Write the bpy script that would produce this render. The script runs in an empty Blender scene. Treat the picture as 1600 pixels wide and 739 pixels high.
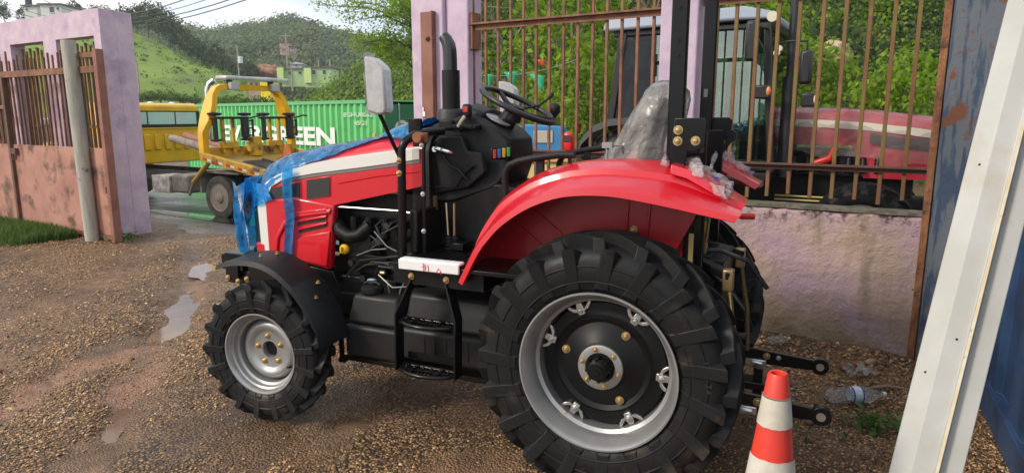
import bpy, bmesh, math, random
import numpy as np
from mathutils import Vector, Matrix, noise as mnoise

R = math.radians
C = bpy.context.scene.collection
scene = bpy.context.scene

# ------------------------------------------------------------------ camera
cam_d = bpy.data.cameras.new("camera")
cam_d.sensor_width = 36.0
cam_d.lens = 1050.0 / 1600.0 * 36.0
cam_d.clip_start = 0.05
cam_d.clip_end = 2000.0
cam = bpy.data.objects.new("camera", cam_d)
cam.location = (0, 0, 1.57)
cam.rotation_euler = (R(90 - 10.2), 0, 0)
C.objects.link(cam)
scene.camera = cam

# ------------------------------------------------------------------ world and sun
SUN_DIR = Vector((-0.84, -0.40, 0.56)).normalized()        # towards the sun
world = bpy.data.worlds.new("World")
scene.world = world
world.use_nodes = True
wn, wl = world.node_tree.nodes, world.node_tree.links
wn.clear()
w_out = wn.new("ShaderNodeOutputWorld")
w_bg = wn.new("ShaderNodeBackground")
w_bg.inputs["Strength"].default_value = 0.12
sky = wn.new("ShaderNodeTexSky")
sky.sky_type = 'NISHITA'
sky.sun_disc = False
sky.sun_elevation = math.asin(SUN_DIR.z)
sky.sun_rotation = math.atan2(SUN_DIR.x, SUN_DIR.y)
sky.air_density = 1.0
sky.dust_density = 2.0
w_co = wn.new("ShaderNodeTexCoord")
w_map = wn.new("ShaderNodeMapping")
w_map.inputs["Scale"].default_value = (1.0, 1.0, 2.2)
w_no = wn.new("ShaderNodeTexNoise")
w_no.inputs["Scale"].default_value = 3.2
w_no.inputs["Detail"].default_value = 7.0
w_no.inputs["Roughness"].default_value = 0.55
w_rp = wn.new("ShaderNodeValToRGB")
w_rp.color_ramp.elements[0].position = 0.38
w_rp.color_ramp.elements[0].color = (0.66, 0.66, 0.66, 1)
w_rp.color_ramp.elements[1].position = 0.56
w_rp.color_ramp.elements[1].color = (1, 1, 1, 1)
w_cl = wn.new("ShaderNodeValToRGB")
w_cl.color_ramp.elements[0].position = 0.40
w_cl.color_ramp.elements[0].color = (4.6, 5.2, 6.2, 1)
w_cl.color_ramp.elements[1].position = 0.62
w_cl.color_ramp.elements[1].color = (7.8, 7.7, 7.5, 1)
w_mx = wn.new("ShaderNodeMixRGB")
wl.new(w_co.outputs["Generated"], w_map.inputs["Vector"])
wl.new(w_map.outputs["Vector"], w_no.inputs["Vector"])
wl.new(w_no.outputs["Fac"], w_rp.inputs["Fac"])
wl.new(w_no.outputs["Fac"], w_cl.inputs["Fac"])
wl.new(w_rp.outputs["Color"], w_mx.inputs["Fac"])
wl.new(sky.outputs["Color"], w_mx.inputs["Color1"])
wl.new(w_cl.outputs["Color"], w_mx.inputs["Color2"])
wl.new(w_mx.outputs["Color"], w_bg.inputs["Color"])
wl.new(w_bg.outputs["Background"], w_out.inputs["Surface"])

sun_d = bpy.data.lights.new("sun", 'SUN')
sun_d.energy = 1.7
sun_d.angle = R(11.0)
sun_d.color = (1.0, 0.90, 0.76)
sun = bpy.data.objects.new("sun", sun_d)
sun.rotation_euler = SUN_DIR.to_track_quat('Z', 'Y').to_euler()
sun.location = (-20, -18, 20)
C.objects.link(sun)

scene.view_settings.view_transform = 'Standard'
scene.view_settings.look = 'None'
scene.view_settings.exposure = 0.72
scene.view_settings.gamma = 1.0
scene.view_settings.use_curve_mapping = False

# ------------------------------------------------------------------ frames of reference on the site
def frame(origin, psi_deg):
    p = R(psi_deg)
    h = Vector((-math.cos(p), math.sin(p), 0)); l = Vector((-math.sin(p), -math.cos(p), 0))
    return Vector(origin), h, l
FENCE_P = Vector((1.607, 4.66, 0)); FY = R(31)
FD = Vector((-math.cos(FY), math.sin(FY), 0)); FN = Vector((math.sin(FY), math.cos(FY), 0))
def fpt(s, n, z=0.0):
    return FENCE_P + FD * s + FN * n + Vector((0, 0, z))

# ------------------------------------------------------------------ noise
def _h(ix, iy, seed):
    n = (ix.astype(np.int64) * 374761393 + iy.astype(np.int64) * 668265263 + seed * 1442695041) & 0x7fffffff
    n = ((n ^ (n >> 13)) * 1274126177) & 0x7fffffff
    return ((n ^ (n >> 16)) & 0xffff) / 65535.0
def vnoise(x, y, seed=0):
    x = np.asarray(x, float); y = np.asarray(y, float)
    ix = np.floor(x); iy = np.floor(y); fx = x - ix; fy = y - iy
    fx = fx * fx * (3 - 2 * fx); fy = fy * fy * (3 - 2 * fy)
    a = _h(ix, iy, seed); b = _h(ix + 1, iy, seed); c = _h(ix, iy + 1, seed); d = _h(ix + 1, iy + 1, seed)
    return (a * (1 - fx) + b * fx) * (1 - fy) + (c * (1 - fx) + d * fx) * fy
def fbm(x, y, seed=0, o=4):
    t = 0; a = 0.5; f = 1.0
    for i in range(o):
        t = t + a * (vnoise(np.asarray(x) * f, np.asarray(y) * f, seed + i) - 0.5); a *= 0.5; f *= 2.03
    return t
def sstep(a, b, x):
    t = np.clip((np.asarray(x, float) - a) / (b - a), 0, 1); return t * t * (3 - 2 * t)

# ------------------------------------------------------------------ materials
MATS = {}
def pm(name, c, r=0.5, m=0.0, c2=None, scale=6.0, detail=5.0, lo=0.4, hi=0.6, bump=0.0, bscale=40.0, bdist=0.01,
       coat=0.0, spec=0.5, c3=None, scale3=2.0, lo3=0.55, hi3=0.65, r2=None, stretch=None, dirt=None, ior=None, trans=0.0):
    """Principled material: base colour c broken up by c2 (noise), c3 (second, larger noise), bump noise."""
    if name in MATS: return MATS[name]
    mt = bpy.data.materials.new(name); mt.use_nodes = True
    nt = mt.node_tree; n, l = nt.nodes, nt.links
    b = n["Principled BSDF"]
    b.inputs["Base Color"].default_value = (*c, 1)
    b.inputs["Roughness"].default_value = r
    b.inputs["Metallic"].default_value = m
    b.inputs["Coat Weight"].default_value = coat
    b.inputs["Coat Roughness"].default_value = 0.06
    b.inputs["Specular IOR Level"].default_value = spec
    b.inputs["Transmission Weight"].default_value = trans
    if ior: b.inputs["IOR"].default_value = ior
    tc = n.new("ShaderNodeTexCoord")
    vec = tc.outputs["Object"]
    if stretch:
        mp = n.new("ShaderNodeMapping"); mp.inputs["Scale"].default_value = stretch
        l.new(vec, mp.inputs["Vector"]); vecs = mp.outputs["Vector"]
    else: vecs = vec
    def fac(sc, d, a, z, v):
        t = n.new("ShaderNodeTexNoise"); t.inputs["Scale"].default_value = sc; t.inputs["Detail"].default_value = d
        t.inputs["Roughness"].default_value = 0.6
        l.new(v, t.inputs["Vector"])
        q = n.new("ShaderNodeMapRange"); q.inputs["From Min"].default_value = a; q.inputs["From Max"].default_value = z
        l.new(t.outputs["Fac"], q.inputs["Value"]); return q.outputs["Result"]
    cur = None
    if c2 is not None:
        f = fac(scale, detail, lo, hi, vecs)
        mx = n.new("ShaderNodeMixRGB"); mx.inputs["Color1"].default_value = (*c, 1); mx.inputs["Color2"].default_value = (*c2, 1)
        l.new(f, mx.inputs["Fac"]); cur = mx.outputs["Color"]
        if r2 is not None:
            q = n.new("ShaderNodeMapRange"); q.inputs["To Min"].default_value = r; q.inputs["To Max"].default_value = r2
            l.new(f, q.inputs["Value"]); l.new(q.outputs["Result"], b.inputs["Roughness"])
    if c3 is not None:
        f = fac(scale3, 6.0, lo3, hi3, vec)
        mx = n.new("ShaderNodeMixRGB"); mx.inputs["Color2"].default_value = (*c3, 1)
        if cur is not None: l.new(cur, mx.inputs["Color1"])
        else: mx.inputs["Color1"].default_value = (*c, 1)
        l.new(f, mx.inputs["Fac"]); cur = mx.outputs["Color"]
    if cur is not None: l.new(cur, b.inputs["Base Color"])
    if bump > 0:
        t = n.new("ShaderNodeTexNoise"); t.inputs["Scale"].default_value = bscale; t.inputs["Detail"].default_value = 4.0
        l.new(vec, t.inputs["Vector"])
        bp = n.new("ShaderNodeBump"); bp.inputs["Strength"].default_value = bump; bp.inputs["Distance"].default_value = bdist
        l.new(t.outputs["Fac"], bp.inputs["Height"]); l.new(bp.outputs["Normal"], b.inputs["Normal"])
    MATS[name] = mt
    return mt

def film_mat(name, tint, body, body_fac, gloss=0.2, bscale=25.0, bump=0.6, rough=0.12, fscale=None, transl=0.4):
    if name in MATS: return MATS[name]
    mt = bpy.data.materials.new(name); mt.use_nodes = True
    nt = mt.node_tree; n, l = nt.nodes, nt.links
    n.clear()
    out = n.new("ShaderNodeOutputMaterial")
    tr = n.new("ShaderNodeBsdfTransparent"); tr.inputs["Color"].default_value = (*tint, 1)
    pb = n.new("ShaderNodeBsdfPrincipled"); pb.inputs["Base Color"].default_value = (*body, 1)
    pb.inputs["Roughness"].default_value = rough; pb.inputs["Specular IOR Level"].default_value = 0.8
    tc = n.new("ShaderNodeTexCoord")
    t = n.new("ShaderNodeTexNoise"); t.inputs["Scale"].default_value = bscale; t.inputs["Detail"].default_value = 5.0
    t.inputs["Distortion"].default_value = 1.2
    l.new(tc.outputs["Object"], t.inputs["Vector"])
    bp = n.new("ShaderNodeBump"); bp.inputs["Strength"].default_value = bump; bp.inputs["Distance"].default_value = 0.02
    l.new(t.outputs["Fac"], bp.inputs["Height"]); l.new(bp.outputs["Normal"], pb.inputs["Normal"])
    q = n.new("ShaderNodeMapRange"); q.inputs["From Min"].default_value = 0.35; q.inputs["From Max"].default_value = 0.7
    q.inputs["To Min"].default_value = body_fac * 0.6; q.inputs["To Max"].default_value = min(1.0, body_fac * 1.5)
    t2 = n.new("ShaderNodeTexNoise"); t2.inputs["Scale"].default_value = fscale or bscale; t2.inputs["Detail"].default_value = 4.0; t2.inputs["Distortion"].default_value = 1.0
    l.new(tc.outputs["Object"], t2.inputs["Vector"]); l.new(t2.outputs["Fac"], q.inputs["Value"])
    tl = n.new("ShaderNodeBsdfTranslucent"); tl.inputs["Color"].default_value = (*body, 1)
    mb = n.new("ShaderNodeMixShader"); mb.inputs["Fac"].default_value = transl
    l.new(pb.outputs["BSDF"], mb.inputs[1]); l.new(tl.outputs["BSDF"], mb.inputs[2])
    mx = n.new("ShaderNodeMixShader")
    l.new(q.outputs["Result"], mx.inputs["Fac"]); l.new(tr.outputs["BSDF"], mx.inputs[1]); l.new(mb.outputs["Shader"], mx.inputs[2])
    gl = n.new("ShaderNodeBsdfGlossy"); gl.inputs["Roughness"].default_value = rough
    l.new(bp.outputs["Normal"], gl.inputs["Normal"])
    lw = n.new("ShaderNodeLayerWeight"); lw.inputs["Blend"].default_value = gloss
    l.new(bp.outputs["Normal"], lw.inputs["Normal"])
    m2 = n.new("ShaderNodeMixShader")
    l.new(lw.outputs["Fresnel"], m2.inputs["Fac"]); l.new(mx.outputs["Shader"], m2.inputs[1]); l.new(gl.outputs["BSDF"], m2.inputs[2])
    l.new(m2.outputs["Shader"], out.inputs["Surface"])
    MATS[name] = mt
    return mt

def leaf_mat(name, ca, cb, cc, nscale=0.6, transl=0.35, rough=0.55):
    """leaf colours: each leaf takes its own tone between ca, cb and cc; noise groups them into clumps."""
    if name in MATS: return MATS[name]
    mt = bpy.data.materials.new(name); mt.use_nodes = True
    nt = mt.node_tree; n, l = nt.nodes, nt.links
    n.clear()
    out = n.new("ShaderNodeOutputMaterial")
    ge = n.new("ShaderNodeNewGeometry")
    tc = n.new("ShaderNodeTexCoord")
    t = n.new("ShaderNodeTexNoise"); t.inputs["Scale"].default_value = nscale; t.inputs["Detail"].default_value = 3.0
    l.new(ge.outputs["Position"], t.inputs["Vector"])
    ad = n.new("ShaderNodeMath"); ad.operation = 'MULTIPLY_ADD'; ad.inputs[1].default_value = 0.55; 
    l.new(ge.outputs["Random Per Island"], ad.inputs[0])
    mr = n.new("ShaderNodeMapRange"); mr.inputs["From Min"].default_value = 0.3; mr.inputs["From Max"].default_value = 0.7
    mr.inputs["To Min"].default_value = 0.0; mr.inputs["To Max"].default_value = 0.45
    l.new(t.outputs["Fac"], mr.inputs["Value"]); l.new(mr.outputs["Result"], ad.inputs[2])
    rp = n.new("ShaderNodeValToRGB"); rp.color_ramp.elements[0].color = (*ca, 1); rp.color_ramp.elements[1].color = (*cc, 1)
    e = rp.color_ramp.elements.new(0.5); e.color = (*cb, 1)
    l.new(ad.outputs["Value"], rp.inputs["Fac"])
    pb = n.new("ShaderNodeBsdfPrincipled"); pb.inputs["Roughness"].default_value = rough; pb.inputs["Specular IOR Level"].default_value = 0.35
    l.new(rp.outputs["Color"], pb.inputs["Base Color"])
    tl = n.new("ShaderNodeBsdfTranslucent")
    hs = n.new("ShaderNodeHueSaturation"); hs.inputs["Value"].default_value = 1.5; hs.inputs["Saturation"].default_value = 1.1
    l.new(rp.outputs["Color"], hs.inputs["Color"]); l.new(hs.outputs["Color"], tl.inputs["Color"])
    mx = n.new("ShaderNodeMixShader"); mx.inputs["Fac"].default_value = transl
    l.new(pb.outputs["BSDF"], mx.inputs[1]); l.new(tl.outputs["BSDF"], mx.inputs[2]); l.new(mx.outputs["Shader"], out.inputs["Surface"])
    MATS[name] = mt
    return mt

# ------------------------------------------------------------------ mesh builder
class MB:
    def __init__(s): s.v = []; s.f = []
    def add(s, vs, fs):
        o = len(s.v); s.v.extend([tuple(q) for q in vs]); s.f.extend([tuple(i + o for i in f) for f in fs]); return s
    def box(s, x0, x1, y0, y1, z0, z1, M=None):
        x0, x1 = min(x0, x1), max(x0, x1); y0, y1 = min(y0, y1), max(y0, y1); z0, z1 = min(z0, z1), max(z0, z1)
        vs = [Vector(p) for p in ((x0,y0,z0),(x1,y0,z0),(x1,y1,z0),(x0,y1,z0),(x0,y0,z1),(x1,y0,z1),(x1,y1,z1),(x0,y1,z1))]
        if M is not None: vs = [M @ p for p in vs]
        return s.add(vs, [(0,3,2,1),(4,5,6,7),(0,1,5,4),(1,2,6,5),(2,3,7,6),(3,0,4,7)])
    def bar(s, p0, p1, w, d, up=(0,0,1)):
        """rectangular bar from p0 to p1: w across, d along 'up'"""
        p0, p1 = Vector(p0), Vector(p1); t = (p1 - p0).normalized(); u = Vector(up)
        a = t.cross(u)
        if a.length < 1e-4: a = t.cross(Vector((1, 0, 0)))
        a.normalize(); b = a.cross(t).normalized()
        vs = []
        for p in (p0, p1):
            for i, j in ((-1,-1),(1,-1),(1,1),(-1,1)): vs.append(p + a * (i * w / 2) + b * (j * d / 2))
        return s.add(vs, [(3,2,1,0),(4,5,6,7),(0,1,5,4),(1,2,6,5),(2,3,7,6),(3,0,4,7)])
    def tube(s, pts, r, seg=10, caps=True, closed=False):
        pts = [Vector(p) for p in pts]; n = len(pts)
        rs = r if isinstance(r, (list, tuple)) else [r] * n
        vs, fs = [], []; prev = None
        for i, p in enumerate(pts):
            if closed: t = pts[(i + 1) % n] - pts[i - 1]
            else: t = pts[min(i + 1, n - 1)] - pts[max(i - 1, 0)]
            t.normalize()
            if prev is None:
                a = t.cross(Vector((0, 0, 1)))
                if a.length < 1e-3: a = t.cross(Vector((0, 1, 0)))
            else: a = prev - t * prev.dot(t)
            a.normalize(); prev = a; b = t.cross(a)
            for k in range(seg):
                g = 2 * math.pi * k / seg
                vs.append(p + a * (math.cos(g) * rs[i]) + b * (math.sin(g) * rs[i]))
        m = n if closed else n - 1
        for i in range(m):
            j = (i + 1) % n
            for k in range(seg):
                q = (k + 1) % seg
                fs.append((i*seg+k, i*seg+q, j*seg+q, j*seg+k))
        if caps and not closed:
            fs.append(tuple(range(seg - 1, -1, -1))); fs.append(tuple((n-1)*seg + k for k in range(seg)))
        return s.add(vs, fs)
    def cyl(s, p0, p1, r, r1=None, seg=16): return s.tube([p0, p1], [r, r if r1 is None else r1], seg)
    def lathe(s, prof, c=(0,0,0), axis='y', seg=32, close=False, caps=True):
        """prof: list of (a, r) along the axis"""
        c = Vector(c); vs, fs = [], []; n = len(prof)
        for (a, r) in prof:
            for k in range(seg):
                g = 2 * math.pi * k / seg; u, w = math.cos(g) * r, math.sin(g) * r
                vs.append(c + (Vector((u, a, w)) if axis == 'y' else Vector((u, w, a)) if axis == 'z' else Vector((a, u, w))))
        for i in range(n if close else n - 1):
            j = (i + 1) % n
            for k in range(seg):
                q = (k + 1) % seg; fs.append((i*seg+k, i*seg+q, j*seg+q, j*seg+k))
        if not close and caps:
            if prof[0][1] > 1e-5: fs.append(tuple(range(seg)))
            if prof[-1][1] > 1e-5: fs.append(tuple((n-1)*seg + k for k in range(seg - 1, -1, -1)))
        return s.add(vs, fs)
    def prism(s, poly, y0, y1, plane='xz'):
        n = len(poly); vs = []
        for y in (y0, y1):
            for (a, b) in poly:
                vs.append((a, y, b) if plane == 'xz' else (a, b, y) if plane == 'xy' else (y, a, b))
        fs = [tuple(range(n)), tuple(range(2*n - 1, n - 1, -1))]
        for i in range(n):
            j = (i + 1) % n; fs.append((j, i, n + i, n + j))
        return s.add(vs, fs)
    def loft(s, secs, ring=True, caps=True):
        n = len(secs[0]); vs = [q for sec in secs for q in sec]; fs = []
        for i in range(len(secs) - 1):
            for k in range(n if ring else n - 1):
                q = (k + 1) % n; fs.append((i*n+k, i*n+q, (i+1)*n+q, (i+1)*n+k))
        if caps and ring:
            fs.append(tuple(range(n - 1, -1, -1))); fs.append(tuple((len(secs)-1)*n + k for k in range(n)))
        return s.add(vs, fs)
    def ball(s, c, r, seg=12, rings=8, sc=(1,1,1)):
        c = Vector(c); vs, fs = [], []
        for i in range(rings + 1):
            th = math.pi * i / rings
            for k in range(seg):
                g = 2 * math.pi * k / seg
                vs.append(c + Vector((math.sin(th)*math.cos(g)*r*sc[0], math.sin(th)*math.sin(g)*r*sc[1], math.cos(th)*r*sc[2])))
        for i in range(rings):
            for k in range(seg):
                q = (k+1) % seg; fs.append((i*seg+k, (i+1)*seg+k, (i+1)*seg+q, i*seg+q))
        return s.add(vs, fs)
    def mirror(s):
        m = MB(); m.v = [(x, -y, z) for x, y, z in s.v]; m.f = [tuple(reversed(f)) for f in s.f]; return m
    def build(s, name, mat, parent=None, loc=(0,0,0), rot=(0,0,0), bevel=0.0, smooth=35, seg=2, fix=True, solid=0.0):
        me = bpy.data.meshes.new(name)
        me.from_pydata(s.v, [], s.f)
        if fix:
            bm = bmesh.new(); bm.from_mesh(me)
            bmesh.ops.remove_doubles(bm, verts=bm.verts, dist=1e-5)
            bmesh.ops.recalc_face_normals(bm, faces=bm.faces)
            bm.to_mesh(me); bm.free()
        if smooth:
            me.polygons.foreach_set("use_smooth", [True] * len(me.polygons))
            me.set_sharp_from_angle(angle=R(smooth))
        me.materials.append(mat)
        o = bpy.data.objects.new(name, me); C.objects.link(o)
        o.location = loc; o.rotation_euler = rot
        if parent is not None: o.parent = parent
        if solid:
            sm = o.modifiers.new("solid", 'SOLIDIFY'); sm.thickness = solid; sm.offset = 0
        if bevel > 0:
            b = o.modifiers.new("bevel", 'BEVEL'); b.width = bevel; b.segments = seg; b.limit_method = 'ANGLE'; b.angle_limit = R(40)
            b.harden_normals = False
        return o

def np_mesh(name, V, F, mat, parent=None, loc=(0,0,0), smooth=False):
    """V (n,3), F (m,k) numpy"""
    me = bpy.data.meshes.new(name); k = F.shape[1]
    me.vertices.add(len(V)); me.vertices.foreach_set("co", np.ascontiguousarray(V, dtype=np.float32).ravel())
    me.loops.add(F.size); me.loops.foreach_set("vertex_index", np.ascontiguousarray(F, dtype=np.int32).ravel())
    me.polygons.add(len(F)); me.polygons.foreach_set("loop_start", np.arange(0, F.size, k, dtype=np.int32))
    if smooth: me.polygons.foreach_set("use_smooth", np.ones(len(F), dtype=bool))
    me.update(calc_edges=True); me.validate()
    me.materials.append(mat)
    o = bpy.data.objects.new(name, me); C.objects.link(o); o.location = loc
    if parent is not None: o.parent = parent
    return o

def empty(name, loc, rotz=0.0):
    o = bpy.data.objects.new(name, None); C.objects.link(o)
    o.location = loc; o.rotation_euler = (0, 0, rotz); o.empty_display_size = 0.2
    return o
def tag(o, label=None, cat=None, group=None, kind=None):
    if label: o["label"] = label
    if cat: o["category"] = cat
    if group: o["group"] = group
    if kind: o["kind"] = kind
    return o
def thing(name, label, cat, loc, rotz=0.0, group=None):
    return tag(empty(name, loc, rotz), label, cat, group)
def copy_tree(o, parent=None):
    c = o.copy(); C.objects.link(c)
    if parent is not None: c.parent = parent
    for ch in list(o.children): copy_tree(ch, c)
    return c

def leaf_arrays(P, N, size, rng, aspect=0.5, fold=0.25):
    """diamond leaves at P (n,3), facing about N, size (n,)"""
    n = len(P)
    N = N + rng.normal(0, 0.55, (n, 3)); N /= np.linalg.norm(N, axis=1)[:, None] + 1e-9
    T = rng.normal(0, 1, (n, 3)); T[:, 2] -= 0.5
    T -= N * (T * N).sum(1)[:, None]; T /= np.linalg.norm(T, axis=1)[:, None] + 1e-9
    B = np.cross(N, T); s = size[:, None]
    V = np.stack([P - T * s * 0.5, P + B * s * aspect * 0.5 + N * s * fold * 0.3 - T * s * 0.08, P + T * s * 0.5, P - B * s * aspect * 0.5 + N * s * fold * 0.3 - T * s * 0.08], 1).reshape(-1, 3)
    F = np.arange(n * 4).reshape(n, 4)
    return V, F
# ================================================================== GROUND
PUDDLES = [  # centre x, y, radius along, radius across, direction (deg), depth
    (-2.58, 5.0, 0.50, 0.20, 112, 0.030), (-2.92, 5.8, 0.50, 0.18, 112, 0.026), (-3.15, 6.9, 0.30, 0.12, 110, 0.024),
    (-2.12, 3.30, 0.20, 0.05, 112, 0.018),
    (-0.86, 3.30, 0.16, 0.07, 20, 0.026), (-2.83, 3.85, 0.14, 0.06, 112, 0.020),
    (-4.6, 9.6, 0.9, 0.18, 150, 0.03),
]
TRACKS = {  # worn wheel tracks: centre line, half width
    'mud_a': ([(-2.95, 2.2), (-2.80, 3.42), (-2.74, 4.35), (-2.66, 4.95), (-3.0, 5.9), (-3.35, 7.0), (-4.6, 9.5)], 0.20),
    'mud_b': ([(-1.85, 2.2), (-2.0, 3.1), (-2.25, 3.9), (-2.5, 4.6), (-2.95, 5.8), (-3.6, 7.4)], 0.17),
    'mud_c': ([(-4.4, 3.6), (-4.05, 5.0), (-3.95, 6.5), (-4.7, 8.6)], 0.26),
    'mud_d': ([(-1.2, 2.3), (-0.6, 2.75), (-0.1, 2.9), (0.2, 2.6)], 0.16),
    'clay': ([(-3.1, 3.1), (-2.80, 3.5), (-2.76, 4.1), (-2.55, 4.45)], 0.16),
    'clay2': ([(-2.25, 3.55), (-2.2, 3.9), (-2.3, 4.15)], 0.11)}
def track(X, Y, key):
    pts, w = TRACKS[key]; X = np.asarray(X, float); Y = np.asarray(Y, float)
    x = X + 0.22 * fbm(X * 2.1, Y * 2.1, 61, 4); y = Y + 0.22 * fbm(X * 2.1 + 7, Y * 2.1, 67, 4); best = np.full(x.shape, 9.0)
    for (ax_, ay_), (bx_, by_) in zip(pts[:-1], pts[1:]):
        dx, dy = bx_ - ax_, by_ - ay_; t = np.clip(((x - ax_) * dx + (y - ay_) * dy) / (dx * dx + dy * dy), 0, 1)
        best = np.minimum(best, np.hypot(x - ax_ - t * dx, y - ay_ - t * dy))
    return np.exp(-(best / w) ** 2)
def mud_mask(X, Y):
    a = np.maximum.reduce([track(X, Y, k) for k in ('mud_a', 'mud_b', 'mud_c', 'mud_d', 'clay', 'clay2')])
    return sstep(0.34, 0.70, a * 0.9 + 0.9 * fbm(np.asarray(X) * 5.3, np.asarray(Y) * 4.3, 71, 5))
def clay_mask(X, Y):
    a = np.maximum(track(X, Y, 'clay'), track(X, Y, 'clay2')); return sstep(0.38, 0.85, a + 0.9 * fbm(np.asarray(X) * 5, np.asarray(Y) * 4, 73, 5))
def ground_z(X, Y, fine=True):
    X = np.asarray(X, float); Y = np.asarray(Y, float)
    dx, dy = X - FENCE_P.x, Y - FENCE_P.y
    s = dx * FD.x + dy * FD.y; n = dx * FN.x + dy * FN.y
    z = -0.50 * sstep(0.3, 4.2, n) * sstep(1.5, 4.0, s) - 0.15 * sstep(4.2, 8.0, n) * sstep(1.0, 4.0, s)
    if fine:
        near = 1 - sstep(9, 14, np.hypot(X, Y))
        z = z + near * (0.050 * fbm(X * 0.9, Y * 0.9, 3) + 0.030 * fbm(X * 4.0, Y * 4.0, 11) + 0.014 * fbm(X * 15, Y * 15, 23, 3))
        # wheel ruts running towards the gate
        a = R(115); u = X * math.cos(a) + Y * math.sin(a); v = -X * math.sin(a) + Y * math.cos(a)
        wob = 0.15 * np.sin(u * 0.7)
        for key in ('mud_a', 'mud_b', 'mud_c', 'mud_d'):
            z = z - near * 0.034 * track(X, Y, key)
        for (px, py, ra, rb, dg, dp) in PUDDLES:
            g = R(dg); q = (X - px) * math.cos(g) + (Y - py) * math.sin(g); w = -(X - px) * math.sin(g) + (Y - py) * math.cos(g)
            q = q + 1.6 * ra * fbm(X * 2.4 + px, Y * 2.4, 51, 4); w = w + 2.6 * rb * fbm(X * 2.9, Y * 2.9 + py, 57, 4)
            z = z - dp * np.exp(-((q / ra) ** 2 + (w / rb) ** 2) ** 2)
        # rubble heaped along the foot of the low wall
        z = z + 0.07 * np.exp(-((n + 0.0) / 0.28) ** 2) * sstep(-1.5, -0.9, s) * (1 - sstep(1.5, 2.2, s))
        # tyres have settled: flat pads
    return z
def gz1(x, y): return float(ground_z(np.array([x]), np.array([y]))[0])

def axis_pts(lo, hi, step, far, ratio=1.22):
    core = list(np.arange(lo, hi + 1e-6, step)); a = []; d = step; x = lo
    while x > far[0]: d *= ratio; x -= d; a.append(x)
    b = []; d = step; x = hi
    while x < far[1]: d *= ratio; x += d; b.append(x)
    return np.array(a[::-1] + core + b)
gx = axis_pts(-7.0, 4.2, 0.036, (-290, 290)); gy = axis_pts(1.2, 9.6, 0.036, (-55, 340))
GX, GY = np.meshgrid(gx, gy)
GZ = ground_z(GX, GY)
nx, ny = len(gx), len(gy)
idx = np.arange(nx * ny).reshape(ny, nx)
GF = np.stack([idx[:-1, :-1], idx[:-1, 1:], idx[1:, 1:], idx[1:, :-1]], -1).reshape(-1, 4)

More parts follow.
